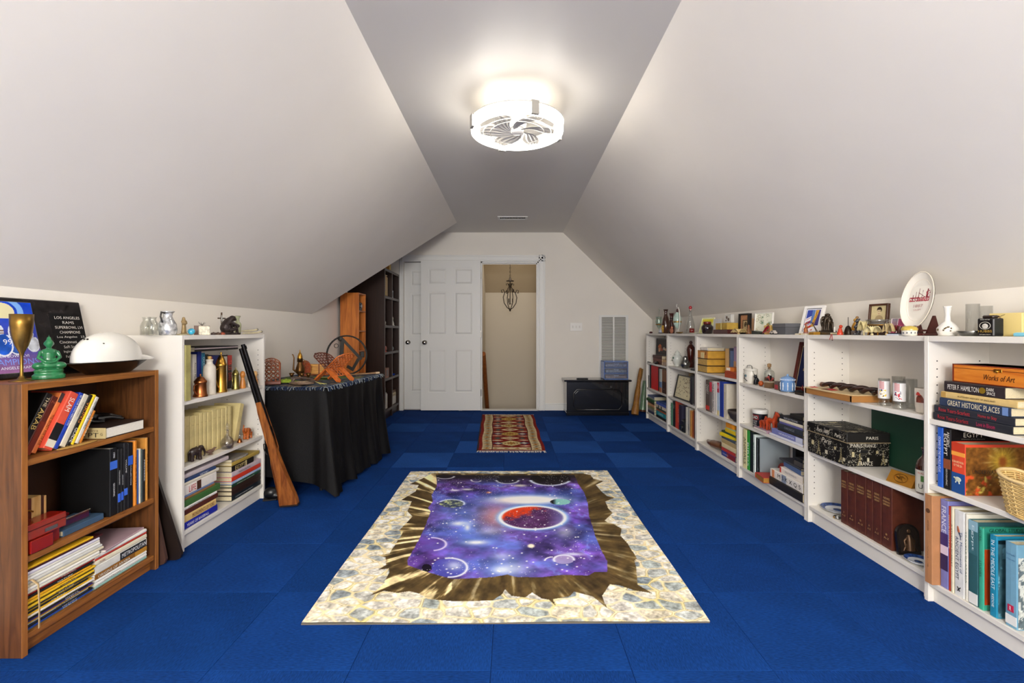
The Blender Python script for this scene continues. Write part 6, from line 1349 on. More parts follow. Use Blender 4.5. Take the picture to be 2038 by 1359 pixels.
mb=MB().tube([(-.13,0,.035),(-.08,0,.04),(-.02,0,.038),(.05,0,.035),(.10,0,.034),(.135,0,.046)],[.026,.036,.038,.036,.026,.010],16,flat=.85); mb.ell((-.14,0,.04),(.018,.028,.026)); sculpt('body',mb,.005,mat('#6a3f20',.3,var=.3,scale=30,coat=.3),v); MB().tube([(-.09,.030,.055),(-.11,.0,.072),(-.09,-.030,.055)],.004,6).tube([(.03,.0,.066),(.05,.02,.058),(.08,.012,.052)],.003,6).build('carving',mat('#3a2010',.4),v)
stack([('blue and red book lowest in the pile, third bookcase bottom shelf',.040,'#2c3c94',{'bands':[(.4,1,'#8a2430')],'txt':[('ROMANCE','#d9dcf0',.3,.4,.3)]}),('red book second in the pile, third bookcase bottom shelf',.030,'#c83c34',{'d':.14}),('cream hardback third in the pile, third bookcase bottom shelf',.034,'#e0cfa4',{'dx':-.006}),('tan hardback fourth in the pile, third bookcase bottom shelf',.034,'#b8a070',{}),('grey blue book fifth in the pile, third bookcase bottom shelf',.020,'#4c5a68',{}),('yellow curled booklet sixth in the pile, third bookcase',.028,'#ecd01c',{'soft':True,'yaw':8}),('green black book seventh in the pile, third bookcase',.016,'#2a4a34',{}),('bright yellow book near the top of the third bookcase pile',.030,'#e8c414',{'xa':1443}),('pale green booklet on the yellow book, third bookcase',.008,'#a8c4a0',{'xa':1447,'soft':True})],XF+.015,1436,1463,z,1,.17)
v=thing('poster_board','dark framed poster standing behind the book pile, third bookcase','poster',(XF+.212,3.70,z)); MB().box(0,.012,-.17,.15,0,.278,b=.001).build('board',mat('#2a2428',.5),v); MB().box(-.001,0,-.16,.14,.01,.275).build('print',mat('#4a3444',.5,var=.6,scale=20),v)
v=thing('tin_box','orange and yellow tin box topmost on the third bookcase pile','box',(XF+.06,3.66,z+.2405)); MB().box(-.045,.05,-.065,.055,0,.036,b=.002).build('body',mat('#e8941c',.4,var=.12),v); MB().box(-.0452,.0502,-.0652,.0552,.027,.028).build('lid_seam',mat('#a85a10',.5),v)
# ---------- bay 4
z=.7055
Y,k=hpos(1495,XF+.06)
v=thing('crock','white stoneware crock with a lid and black wire bail','crock',(XF+.06,Y,z)); r=.044
MB().lathe([(r*.97,0),(r,.003),(r,.082),(r*.93,.090)],30).build('body',mat('#d9d4c8',.3,var=.04),v); MB().lathe([(r*.97,.0905),(r*1.0,.095),(r*.98,.104),(r*.5,.112),(.010,.114),(.011,.122),(.0005,.124)],30).build('lid',mat('#ddd9ce',.3),v)
MB().tube([(0,r+.001,.060),(-.012,r*.9,.10),(-.012,r*.7,.126),(-.006,0,.130),(-.012,-r*.7,.126),(-.012,-r*.9,.10),(0,-r-.001,.060)],.0018,6).tube([(-r*.96,r*.3,.060),(-r*1.03,.0,.030),(-r*.9,-r*.5,.018)],.0025,6).build('wire_bail',mat('#1c1a1a',.4,.6),v); MB().ell((-r*1.0,-.008,.055),(.0015,.014,.010)).build('painted_flower',mat('#6a8a94',.5),v)
Y,k=hpos(1531,XF+.135)
v=thing('bottle','glass bottle half full of brown liquid with a cork stopper','bottle',(XF+.135,Y,z))
MB().lathe([(.031,0),(.034,.003),(.034,.083),(.028,.098),(.012,.106),(.010,.120),(.013,.122),(.009,.122),(.0085,.106),(.026,.096),(.032,.082),(.032,.005),(.0005,.004)],26,cap=False).build('glass_body',clearg,v); MB().lathe([(.0005,.006),(.0315,.006),(.0315,.052),(.0005,.052)],24).build('liquid',mat('#7a4a1a',.2),v); MB().lathe([(.008,.108),(.0082,.123),(.012,.125),(.014,.145),(.004,.150)],14).build('cork',mat('#a8845a',.8,var=.3,scale=60),v)
def blackcat(label,X,Y,z,s,m,yaw): 
    v=thing('figurine',label,'figurine',(X,Y,z),rotz=math.radians(yaw)); mb=MB().ell((0,0,.3),(.22,.17,.3)); mb.ell((.12,0,.68),(.15,.13,.14)); mb.tube([(.04,0,.45),(.10,0,.6)],[.14,.11],8); mb.tube([(.10,.09,.76),(.10,.11,.9)],[.05,.01],6).tube([(.10,-.09,.76),(.10,-.11,.9)],[.05,.01],6); mb.tube([(.15,.08,.4),(.2,.08,0)],[.06,.05],8).tube([(.15,-.08,.4),(.2,-.08,0)],[.06,.05],8); mb.tube([(-.2,0,.08),(-.35,.1,.05),(-.3,.25,.06)],[.05,.04,.02],6)
    for i,p in enumerate(mb.v): mb.v[i]=tuple(c*s for c in p)
    sculpt('body',mb,.035*s,m,v,1); return v
blackcat('small black seated cat figurine right of the white crock',XF+.045,Yx(1506,XF+.045),z,.085,mat('#15171a',.3),190)
v=thing('cloth_flower','pink and black dried flower ornament in front of the glass bottle','ornament',(XF+.09,Yx(1533,XF+.09),z+.0)); mb=MB()
for a in range(9): mb.tube([(0,0,.03),(.018*math.cos(a*.7),.026*math.sin(a*.7),.052+.022*math.sin(a*2.3)**2)],[.004,.007],5,m=a%2)
mb.cyl(.018,0,.006,m=0).cyl(.004,.006,.03,m=0); mb.build('petals',[mat('#1c1416',.6),mat('#b8504a',.6)],v)
v=thing('orange_pebble','small orange mottled stone egg on the fourth bookcase','stone',(XF+.03,Yx(1514.5,XF+.03),z)); MB().ell((0,0,.019),(.017,.020,.018)).build('egg',mat('#b8541e',.3,var=.4,scale=90),v); MB().lathe([(.010,0),(.012,.002),(.008,.004)],14).build('foot',darkwood,v)
Y=Yx(1531,XF+.035); v=thing('hexagonal_box','brown hexagonal trinket box with a mother of pearl lid','box',(XF+.035,Y,z)); MB().lathe([(.034,0),(.034,.036)],6,smooth=False).build('body',mat('#6a5038',.4,var=.2,scale=60),v); MB().lathe([(.035,.0365),(.035,.041),(.030,.043)],6,smooth=False).build('lid',mat('#a89a84',.3,var=.3,scale=80),v)
v=thing('leather_case','long flat black case behind the hexagonal box','case',(XF+.20,3.20,z)); MB().box(-.025,.025,-.09,.09,0,.024,b=.003).build('body',mat('#1e1c1c',.4),v); MB().box(-.0252,.0252,-.0902,.0902,.014,.015).build('seam',mat('#4a4444',.5),v)
def med(u,v):
    c=np.zeros(u.shape+(3,))+hexa('#20264a'); d=np.hypot((u-.30)/.14,(v-.60)/.09); c=np.where((d<1)[...,None],hexa('#cdbb72'),c); c=np.where(((d<.8)&(d>.7))[...,None],hexa('#9a8440'),c)
    c=np.where(((abs(u-.28)<.12)&(abs(v-.43)<.03))[...,None],hexa('#a88a5a'),c); c=np.where(((abs(u-.72)<.22)&(abs(v-.24)<.14))[...,None],hexa('#8c7c50')*(.8+.4*fbm(u*20,v*20,3)[...,None]),c)
    d=np.hypot((u-.78)/.16,(v-.62)/.20); s=fbm(u*18,v*14,5); c=np.where(((d<1)&(s>.42))[...,None],hexa('#d8b050')*(.6+.7*s[...,None]),c); c=np.where(((d<1)&(s<=.42))[...,None],hexa('#5a4014'),c)
    return c
framed('red brown framed gold medallion and coin display leaning in the fourth bookcase',(XF+.10,2.835,z+.005),.25,.31,12,-90+10,'#5a1a0e',.024,med,th=.018,mat_col='#c9b48c',matw=.006,nu=90,nv=110)
Y=Yx(1566,XF+.03)
v=thing('jasper_jar','pale blue and white relief jar with a lid and cherub frieze','jar',(XF+.035,Y,z+.004)); jb=mat('#6a92c4',.6); jw=mat('#dfe4ea',.6)
MB().lathe([(.037,0),(.039,.002),(.039,.062),(.040,.066)],30).build('body',jb,v); MB().lathe([(.041,.0665),(.0415,.074),(.034,.084),(.014,.092),(.006,.094),(.007,.101),(.0005,.107)],30).build('lid',mat('#7a9cc8',.6),v)
mb=MB()
for kx in range(9):
    a=kx*2*PI/9; x,y=.0392*math.cos(a),.0392*math.sin(a); mb.ell((x,y,.035),(.003,.006,.012)); mb.ell((x,y,.050),(.003,.004,.004)); mb.tube([(x,y,.04),(x*1.0,y+.006,.048)],.002,5); mb.tube([(x,y,.024),(x,y,.008)],.003,5)
for kx in range(26): a=kx*2*PI/26; mb.ell((.0415*math.cos(a),.0415*math.sin(a),.072),(.0025,.0025,.004))
mb.build('white_relief',jw,v)
lathed('silver saucer under the blue and white relief jar','saucer','saucer',(XF+.035,Y,z),[(.02,0),(.045,.0015),(.048,.0035),(.0005,.003)],silver,part='plate',parts=[('rim',[(.046,.0026),(.0485,.0038),(.0475,.0042)],silver)])
v=thing('playing_cards','small grey box with a red picture, left of the blue relief jar','box',(XF+.022,Yx(1547,XF+.02),z)); MB().box(-.008,.012,-.022,.022,0,.056,b=.001).build('box',mat('#6a5c54',.5),v); MB().box(-.0088,-.008,-.018,.018,.006,.034).build('picture',mat('#a8343a',.5,var=.4,scale=80),v)
v=thing('gem_cluster','dark red crystal cluster at the right end of the fourth bookcase shelf','ornament',(XF+.025,2.745,z+.022)); mb=MB()
for a in range(8): mb.tube([(0,0,.006),(.016*math.cos(a),.018*math.sin(a*1.7),.018+.02*(a%3)/2)],[.006,.001],5)
mb.build('crystals',mat('#7a2420',.2),v); MB().box(-.02,.03,-.03,.03,0,.006,b=.001).build('base',blackm,v)
v=thing('flat_box','black and brown flat box under the red crystals, fourth bookcase','box',(XF+.03,2.752,z)); MB().box(-.02,.06,-.05,.05,0,.021,b=.002).build('body',mat('#1a1413',.4),v); MB().box(-.0205,.0605,-.0505,.0505,.010,.011).build('seam',mat('#7a6040',.5),v)
z=.4055
Y,k=hpos(1513,XF+.075)
v=thing('dad_canister','black and white canister lettered DAD in a red frame','canister',(XF+.075,Y,z)); r=.048
MB().lathe([(r*.96,0),(r,.004),(r,.098)],32).build('body',mat('#14121c',.3),v); MB().lathe([(r*1.03,.0985),(r*1.05,.102),(r*1.05,.120),(r*1.0,.125),(.0005,.126)],32).build('lid',mat('#e4e2dc',.35),v)
def cyl_text(s,zz,w,h,m):
    ob=lettering(s,.01,m,v,Matrix.Identity(4),width=w,height=h); me=ob.data
    for p in me.vertices:
        a=PI+.28+p.co.x/r; q=p.co.y; rr=r+.0008+(.0003 if m is not None else 0); p.co=(rr*math.cos(a),rr*math.sin(a),q+zz)
    me.update()
mred=mat('#c22a20',.4); mb=MB()
mb.grid(lambda u,w_:((r+.0004)*math.cos(PI+.28+(u-.5)*1.15),(r+.0004)*math.sin(PI+.28+(u-.5)*1.15),.058+.030*w_),16,3); mb.build('red_frame',mred,v)
mb=MB().grid(lambda u,w_:((r+.0006)*math.cos(PI+.28+(u-.5)*1.02),(r+.0006)*math.sin(PI+.28+(u-.5)*1.02),.0605+.025*w_),16,3); mb.build('black_field',mat('#1a1620',.4),v)
wm=mat('#efe9e2',.4); cyl_text('DAD',.073,.044,.019,wm); cyl_text('I LOVE',.046,.036,.008,wm); cyl_text('I TRY',.032,.032,.008,wm); cyl_text('HARD',.018,.032,.008,wm)
def horse(label,X,cx,s,m,yaw,z):
    Y=Yx(cx,X); v=thing('horse_figurine',label,'figurine',(X,Y,z),rotz=math.radians(yaw))
    mb=MB(); mb.tube([(-.20,0,.50),(.0,0,.49),(.18,0,.52)],[.13,.125,.13],12); mb.tube([(.16,0,.56),(.25,0,.74),(.30,0,.86)],[.12,.10,.085],12); mb.tube([(.28,0,.90),(.38,0,.82),(.46,0,.74)],[.085,.065,.05],10); mb.tube([(.25,.04,.93),(.25,.05,1.0)],[.03,.008],6).tube([(.25,-.04,.93),(.25,-.05,1.0)],[.03,.008],6)
    for x in (-.22,.18):
        for y in (-.08,.08): mb.tube([(x,y,.48),(x+.01,y,.22),(x,y,0)],[.085,.055,.06],10)
    mb.tube([(-.32,0,.55),(-.38,0,.38),(-.36,0,.18)],[.045,.04,.02],8)
    for i,p in enumerate(mb.v): mb.v[i]=tuple(c*s for c in p)
    sculpt('body',mb,.028*s,m,v,1)
    mb=MB()
    for t in (0,.25,.5,.75,1): mb.ell((.18+.10*t-.07,0,.66+.26*t),(.035,.03,.05))
    for i,p in enumerate(mb.v): mb.v[i]=tuple(c*s for c in p)
    mb.build('mane',mat('#3c1a10',.4),v); return v
rm=mat('#a83c18',.3,var=.2,scale=30)
horse('smaller red orange wooden horse figurine standing on a paperback',XF+.028,1519,.088,rm,-78,z+.0185); horse('larger red orange wooden horse figurine beside the smaller one',XF+.04,1536,.135,rm,-72,z+.0185)
v=thing('cd_case','flat pale purple paperback lying under the red horses','book',(XF+.04,Yx(1516,XF+.04)-.05,z)); MB().box(-.04,.05,-.085,.080,0,.018,b=.001).build('cover',mat('#a88a9a',.5,var=.2),v); MB().box(-.0402,.0502,-.083,.078,.003,.015).build('pages',PAGEW,v)
stack([('white magazine lowest of the right pile, fourth bookcase middle shelf',.014,'#dcdce8',{'xa':1531,'soft':True,'dx':-.006}),('lavender blue thick book with a pale spine, fourth bookcase',.034,'#7a80b8',{'xa':1536,'txt':[('SEASONS','#e8ecf8',.5,.5,.3)],'bands':[(.8,1,'#c8cce0')]}),('black book with coloured toys on its cover, fourth bookcase',.012,'#2a2622',{'xa':1548}),('dark blue grey hardback, fourth bookcase middle shelf',.034,'#2c3038',{'xa':1547,'txt':[('CHRONICLE','#9aa0a8',.5,.4,.4)]}),('violet and white hardback, fourth bookcase middle shelf',.014,'#5a5a90',{'xa':1551}),('white page edged hardback, fourth bookcase middle shelf',.018,'#ded4bc',{'xa':1551}),('black book with silver title lettering, fourth bookcase middle shelf',.022,'#17181c',{'xa':1552,'txt':[('REFLECTIONS','#c9c9cc',.5,.6,.5)]})],XF+.012,1538,1597,z,1,.2)
stack([('small black book topmost of the right pile, fourth bookcase middle shelf',.026,'#1c1a18',{})],XF+.02,1572,1597,z+.1485,1,.12)
v=thing('bottle_pack','dark bottle shaped ornament standing behind the larger horse','ornament',(XF+.12,Yx(1553,XF+.12),z)); MB().lathe([(.03,0),(.032,.05),(.02,.09),(.018,.12),(.0005,.122)],18).build('body',mat('#2a2622',.4,var=.3),v); MB().lathe([(.012,.1225),(.011,.128)],12).build('cap',mat('#7a7a7a',.4),v)
z=.0905
for xa,xb,yt,c,lab,tx in ((1479,1486,856,'#e6dfa8','pale cream yellow book lettered ANIMALS, fourth bookcase bottom shelf',[('ANIMALS','#3a3a22',.55,.7,.6)]),(1486.5,1491.5,858,'#2fa33c','bright green book lettered BIRDS in white',[('BIRDS','#f2f6ee',.6,.6,.6)]),(1492,1498.5,860,'#17201e','black green book right of the green BIRDS book',[]),(1498.7,1502.4,866,'#dbe6e2','white and green narrow book, fourth bookcase bottom shelf',[('gardens','#3a8a6a',.5,.6,.5)])):
    SB(lab,xa,xb,yt,z,c,txt=tx,X=XF+.012)
v=thing('grey_binder','large plain grey binder standing with its cover showing, fourth bookcase','binder',(XF+.02,Yx(1506,XF+.03)-.036,z)); MB().box(0,.205,-.022,.0,0,.255,b=.002).box(0,.205,.004,.026,0,.255,b=.002).build('boards',mat('#8d979c',.5),v); MB().box(0,.004,-.022,.026,0,.255,b=.001).build('spine',mat('#7f898e',.5),v)
book('black tall book at the back of the fourth bookcase bottom shelf',XF+.165,3.05,3.085,z,z+.25,'#141416',.06,1)
redb=mat('#b83426',.45)
v=thing('book','red book with gold page edges lying askew at the front of the fourth bookcase','book',(1.645,3.125,z),rotz=math.radians(-6)); MB().box(0,.14,-.065,.065,0,.003,b=.0008).box(0,.14,-.065,.065,.032,.035,b=.0008).box(.0,.14,.062,.065,0,.035,b=.001).build('cover',redb,v); MB().box(.003,.137,-.063,.0615,.0031,.0319).build('gilt_pages',mat('#c08a3c',.4,.3),v)
v=thing('red_folder','curved dark red leather folder leaning behind the red book','folder',(XF+.135,3.135,z)); MB().prism([(.072*math.cos(a),.11*math.sin(a)) for a in [k*PI/14 for k in range(15)]],'X',-.004,.004).build('flap',mat('#8c2418',.45),v); MB().prism([(.062*math.cos(a),.098*math.sin(a)) for a in [k*PI/14 for k in range(15)]],'X',.006,.012).build('inner_leaf',mat('#6a1a12',.5),v)
stack([('thick black hardback lowest of the right pile, fourth bookcase bottom shelf',.050,'#25221f',{'xa':1531,'xb':1597,'dx':-.018}),('white hardback with coloured symbols and black letters, fourth bookcase bottom shelf',.052,'#e2dcd4',{'xa':1533,'xb':1597,'dx':-.010,'txt':[('M S K X Q 5','#1c1c1c',.6,.7,.55)],'bands':[(.06,.14,'#d88a5a'),(.38,.52,'#8a94a8')]}),('white paperback with red border, fourth bookcase bottom shelf',.036,'#e6dcd2',{'xa':1552,'dx':.0,'txt':[('FESTIVALS','#8a8a94',.5,.5,.3)],'bands':[(0,.06,'#c83a2c')]})],XF+.012,1540,1597,z,1,.2)
stack([('blue cloth binder lying askew, fourth bookcase bottom shelf',.030,'#4a6290',{'xa':1556,'yaw':-6}),('thin dark grey folder under the small thick book',.012,'#3a3c44',{'xa':1548,'yaw':-4})],XF+.03,1556,1597,z+.1385,1,.18)
stack([('small thick book with cream pages, topmost in the right pile',.030,'#4a4644',{'xa':1580}),('black paperback lying on the small thick book',.022,'#15171a',{'xa':1582})],XF+.03,1580,1597,z+.181,1,.12)
# ---------- bay 5
z=.7355
v=thing('wooden_tray','shallow wooden printer tray lying with a parchment on it, fifth bookcase','tray',(XF+.092,2.435,z+.0005))
wd=wood('#6a3a18','#9a6030','Y',10,.4)
MB().box(-.125,.115,-.165,.185,0,.022,b=.001).build('base',wd,v); MB().box(-.13,-.115,-.17,.19,.0,.030,b=.001).box(.10,.118,-.17,.19,0,.030,b=.001).box(-.13,.118,-.172,-.158,0,.030,b=.001).box(-.13,.118,.178,.192,0,.030,b=.001).build('rim',mat('#a8743c',.4),v); MB().prism([(-.135,.195),(.09,.195),(.10,.0),(.095,-.16),(-.120,-.16),(-.140,.0)],'Z',.0302,.0335).build('parchment',mat('#d9c090',.6,var=.1),v)
v=thing('red_ribbon','bright red paper ribbon on the parchment in the fifth bookcase','ribbon',(XF+.0,2.53,z+.0345),rotz=.1); MB().grid(lambda u,w_:(-.02+.04*w_,-.08+.16*u,.001+.004*math.sin(u*7)),16,3).build('ribbon',mat('#c22c2c',.5),v)
v=thing('carved_pipe','dark twisted carved wooden ornament lying on the parchment','ornament',(XF+.055,2.44,z+.0395),rotz=.12)
mb=MB()
for ph in (0,PI): mb.tube([(.016*math.cos(t*16+ph),-.20+.33*t,.014+.011*math.sin(t*16+ph)) for t in [k/44 for k in range(45)]],[.008+.003*math.sin(PI*k/44) for k in range(45)],8)
mb.build('twisted_shaft',mat('#2c1610',.3,var=.3),v); MB().tube([(0,.12,.014),(0,.155,.012),(0,.17,.008)],[.010,.014,.003],8).tube([(0,-.20,.014),(0,-.235,.016)],[.016,.012],10).build('ends',mat('#6a3c1c',.35),v)
def tumbler(label,X,cx,z,c2,stripe):
    Y=Yx(cx,X); v=thing('tumbler',label,'glass',(X,Y,z)); r=.0215
    MB().lathe([(r*1.12,0),(r*1.16,.003),(r*1.05,.014),(r*.9,.022),(r*1.0,.034),(r*1.04,.125),(r*.97,.125),(r*.92,.036),(r*.7,.028),(.0005,.027)],28,cap=False).build('glass_body',clearg,v)
    mb=MB().grid(lambda u,w_:((r*1.05+.0004)*math.cos(2*PI*u),(r*1.05+.0004)*math.sin(2*PI*u),.034+.080*w_),30,2,closed_u=True); mb.build('white_print',mat('#e6e4e2',.4),v)
    mb=MB()
    for q in range(7):
        for s in range(8):
            a=PI+.05+s*.11; zz=.078+q*.0052+.0025*math.sin(s*.9); rr=r*1.05+.0009
            mb.add([(rr*math.cos(a),rr*math.sin(a),zz),(rr*math.cos(a+.11),rr*math.sin(a+.11),zz+.0006),(rr*math.cos(a+.11),rr*math.sin(a+.11),zz+.003),(rr*math.cos(a),rr*math.sin(a),zz+.0028)],[(0,1,2,3)])
    mb.build('red_stripes',mat('#b82a3c',.4),v,fix=False)
    mb=MB(); rs=random.Random(cx)
    for q in range(26):
        a=PI+.0+rs.random()*1.2; zz=.040+rs.random()*.030; rr=r*1.05+.0011; w_=.09+.12*rs.random(); hh=.003+.006*rs.random()
        mb.add([(rr*math.cos(a),rr*math.sin(a),zz),(rr*math.cos(a+w_),rr*math.sin(a+w_),zz),(rr*math.cos(a+w_),rr*math.sin(a+w_),zz+hh),(rr*math.cos(a),rr*math.sin(a),zz+hh)],[(0,1,2,3)],m=rs.choice([0,0,1,2]))
    mb.build('coloured_print',[mat(c2,.4),mat('#24305a',.4),mat('#e8e4e0',.4)],v,fix=False); return v
tumbler('tall glass tumbler with red stripes and yellow print, left of the pair',XF+.05,1759.5,z,'#e8c22c',1)
tumbler('tall glass tumbler with red stripes and red blue print, right of the pair',XF+.045,1790,z,'#c8303c',1)
for cx,X,lab in ((1778,XF+.155,'plain clear glass tumbler behind the printed pair, left one'),(1811,XF+.11,'plain clear glass tumbler behind the printed pair, right one')):
    Y=Yx(cx,X)-(.03 if cx<1800 else 0); lathed(lab,'tumbler','glass',(X,Y,z),[(.026,0),(.027,.003),(.026,.13),(.0245,.13),(.024,.008),(.0005,.006)],clearg,part='glass_body')
v=thing('decorated_jar','frosted glass jar with a red and brown bird print at the shelf end','jar',(XF+.062,1.972,z)); MB().lathe([(.030,0),(.034,.004),(.034,.020),(.036,.028),(.037,.098),(.036,.104),(.034,.104),(.034,.03),(.0005,.02)],30,cap=False).build('glass_body',mat('#d9cfbf',.15,coat=.5),v)
mb=MB().grid(lambda u,w_:(.0375*math.cos(PI-.1+(u)*.9),.0375*math.sin(PI-.1+(u)*.9),.045+.035*w_*math.sin(PI*(.15+.8*u))),12,6); mb.build('bird_print',mat('#7a3a28',.4,var=.5,scale=60),v,fix=False); mb=MB().grid(lambda u,w_:(.0378*math.cos(PI-.1+(u)*.5),.0378*math.sin(PI-.1+(u)*.5),.075+.014*w_*math.sin(PI*(.15+.8*u))),10,4); mb.build('red_crest',mat('#c03a34',.4),v,fix=False)
# Paris box
z=.4055
v=thing('storage_box','black and white Paris patterned storage box with a metal handle hole','box',(XF-.010,2.488,z+.0005))
def paris(seed,asp):
    def f(u,v_):
        x=u*asp; c=np.zeros(u.shape+(3,))+hexa('#1a1816'); n=fbm(x*7,v_*7,seed)
        sw=np.abs(np.sin(n*22)); c=np.where(((sw<.13)&(fbm(x*3,v_*3,seed+4)>.45))[...,None],hexa('#cfc8b4'),c)
        for (a,b,w_,h_,cc) in ((.14,.52,.07,.22,'#cdbf94'),(.50,.30,.06,.16,'#d8cfb4'),(.72,.62,.05,.13,'#c9b98c'),(.93,.25,.05,.16,'#d2c8a8')):
            m=(abs(u-a)<w_/1.0*.5)&(abs(v_-b)<h_*.5); c=np.where(m[...,None],hexa(cc)*(.75+.4*fbm(x*30,v_*30,seed+7)[...,None]),c)
        for a in (.30,.86):
            t=np.clip((v_-.06)/.62,0,1); wd_=.055*(1-t)**2+.006; m=(abs(u-a)<wd_)&(v_>.06)&(v_<.70)&~((abs(u-a)<wd_*.5)&(v_<.22)); c=np.where((m&(np.sin(v_*90)>-.5))[...,None],hexa('#b5a678'),c)
        return c*(.92+.12*n[...,None])
    return f
w,dd,hh=.308,.208,.168
MB().box(0,dd,-w/2,w/2,0,hh-.004,b=.002).build('body',mat('#1a1816',.5),v)
MB().box(-.004,dd+.004,-w/2-.004,w/2+.004,hh-.050,hh,b=.003).build('lid',mat('#1b1917',.5),v)
MB().box(-.0055,dd+.0055,-w/2-.0055,w/2+.0055,hh-.052,hh-.047,b=.001).build('lid_cord',mat('#8a7a5c',.5),v)
pm_=vcol_mat(.5,0)
printed('front_print',120,60,[(-.0008,w/2,0.001),(-.0008,-w/2,0.001),(-.0008,-w/2,hh-.053),(-.0008,w/2,hh-.053)],paris(3,2.3),v,pm_)
printed('side_print',80,60,[(0,-w/2-.0008,.001),(dd,-w/2-.0008,.001),(dd,-w/2-.0008,hh-.053),(0,-w/2-.0008,hh-.053)],paris(11,1.4),v,pm_)
printed('lid_front_print',120,24,[(-.0048,w/2,hh-.046),(-.0048,-w/2,hh-.046),(-.0048,-w/2,hh-.001),(-.0048,w/2,hh-.001)],lambda u,v_:paris(21,5)(u,v_*.3+.75),v,pm_)
printed('lid_top_print',100,60,[(0,w/2,hh+.0006),(0,-w/2,hh+.0006),(dd,-w/2,hh+.0006),(dd,w/2,hh+.0006)],paris(31,1.8),v,pm_)
lw_=mat('#d9d2c0',.5)
for s,yy,zz,ww,h2 in (('Paris 1880',.02,hh-.024,.10,.020),('Paris',.0,.095,.075,.026),('Paris',-.095,hh-.026,.05,.018)): lettering(s,.01,lw_,v,basis((-.0062 if zz>.12 else -.0022,yy,zz),(0,-1,0),(0,0,1)),width=ww,height=h2,shear=.25)
for s,xx,zz,ww,h2 in (('PARIS',.045,.105,.06,.018),('FRANCE',.11,.105,.06,.018),('PARIS',.12,hh-.025,.06,.015),('FRANCE',.09,.016,.07,.020)): lettering(s,.01,lw_,v,basis((xx,-w/2-(.0062 if zz>.135 else .0022),zz),(1,0,0),(0,0,1)),width=ww,height=h2)
hm=mat('#a39c90',.3,1); mb=MB(); pts=[(.083+.022*math.copysign(abs(math.cos(a))**.5,math.cos(a)),-w/2-.003,.076+.010*math.copysign(abs(math.sin(a))**.6,math.sin(a))) for a in [k*PI/12 for k in range(24)]]; mb.tube(pts,.003,6,closed=True); mb.build('handle_ring',hm,v); MB().prism([(p[0],p[2]) for p in pts],'Y',-w/2-.0022,-w/2-.0010).build('handle_hole',mat('#0c0a0a',.9),v)
v=thing('chalk_board','dark green board with wooden edges standing behind the Paris box','board',(XF+.214,2.30,z)); MB().box(0,.010,-.22,.17,0,.275,b=.001).build('green_panel',mat('#16402e',.6),v); MB().box(-.006,.014,-.238,-.22,0,.277,b=.002).build('wood_edge',wood('#b58a52','#d8b07c','Z',10,.5),v); MB().box(-.002,.016,-.252,-.240,0,.272,b=.002).build('dark_edge',mat('#3c1c10',.4),v)
gm=mat('#b8802c',.3,.7,var=.15)
v=thing('brass_plaque','wedge shaped brass desk plaque with an oval bird relief','plaque',(XF+.022,2.065,z),rotz=math.radians(8)); MB().prism([(0,0),(.045,0),(.045,.046),(.028,.050)],'Y',-.058,.058).build('wedge',gm,v)
Tm=basis((.0138,0,.0262),(0,-1,0),(.028,0,.05)); mb=MB(Tm); mb.tube([(.030*math.cos(a),.019*math.sin(a),.001) for a in [k*PI/16 for k in range(32)]],.0016,5,closed=True); mb.tube([(-.022,.004,.001),(-.008,-.002,.002),(.004,.008,.002),(.020,.002,.001)],[.001,.004,.004,.001],6).tube([(-.012,.012,.001),(.0,.0,.002),(.012,-.012,.001)],[.001,.003,.001],6); mb.build('oval_relief',mat('#8a5c1c',.35,.8),v)
v=thing('yellow_booklet','pale yellow book lying behind the brass plaque, fifth bookcase','book',(XF+.135,2.035,z),rotz=0); MB().box(-.055,.06,-.09,.075,0,.0015,b=.0004).box(-.055,.06,-.09,.075,.026,.028,b=.0005).box(-.055,-.053,-.09,.075,0,.028,b=.0005).build('cover',mat('#dcc878',.5),v); MB().box(-.052,.058,-.088,.073,.0016,.0258).build('pages',PAGE,v); MB().box(-.03,.04,-.07,.04,.0281,.0286).build('cover_picture',mat('#4a4440',.5,var=.5,scale=40),v)
Y=1.952
v=thing('juice_bottle','brown glass growler bottle with a white label lettered UG','bottle',(XF+.045,Y,z)); r=.034
MB().lathe([(r*.92,0),(r,.004),(r,.098),(r*.98,.112),(r*.8,.135),(r*.42,.152),(r*.36,.160),(r*.36,.178),(r*.46,.180),(r*.46,.190),(r*.3,.191)],32).build('glass_body',mat('#3c1a10',.1,coat=.8),v)
MB().grid(lambda u,w_:((r+.0005)*math.cos(2*PI*u),(r+.0005)*math.sin(2*PI*u),.006+.092*w_),32,2,closed_u=True).build('label',mat('#c9c6b8',.45),v)
def cylt(s,zz,w,h,m,a0): 
    ob=lettering(s,.01,m,v,Matrix.Identity(4),width=w,height=h); me=ob.data
    for p in me.vertices: a=a0+p.co.x/r; q=p.co.y; p.co=((r+.0012)*math.cos(a),(r+.0012)*math.sin(a),q+zz)
    me.update()
cylt('UG',.032,.034,.020,mat('#16201a',.4),PI+.62); cylt('WALLBY',.086,.044,.008,mat('#b8302a',.4),PI+.62)
MB().grid(lambda u,w_:((r+.0009)*math.cos(PI+.35+.7*u),(r+.0009)*math.sin(PI+.35+.7*u),.052+.024*w_),12,2).build('green_band',mat('#4a7a34',.4,var=.3),v,fix=False)
z=.0955
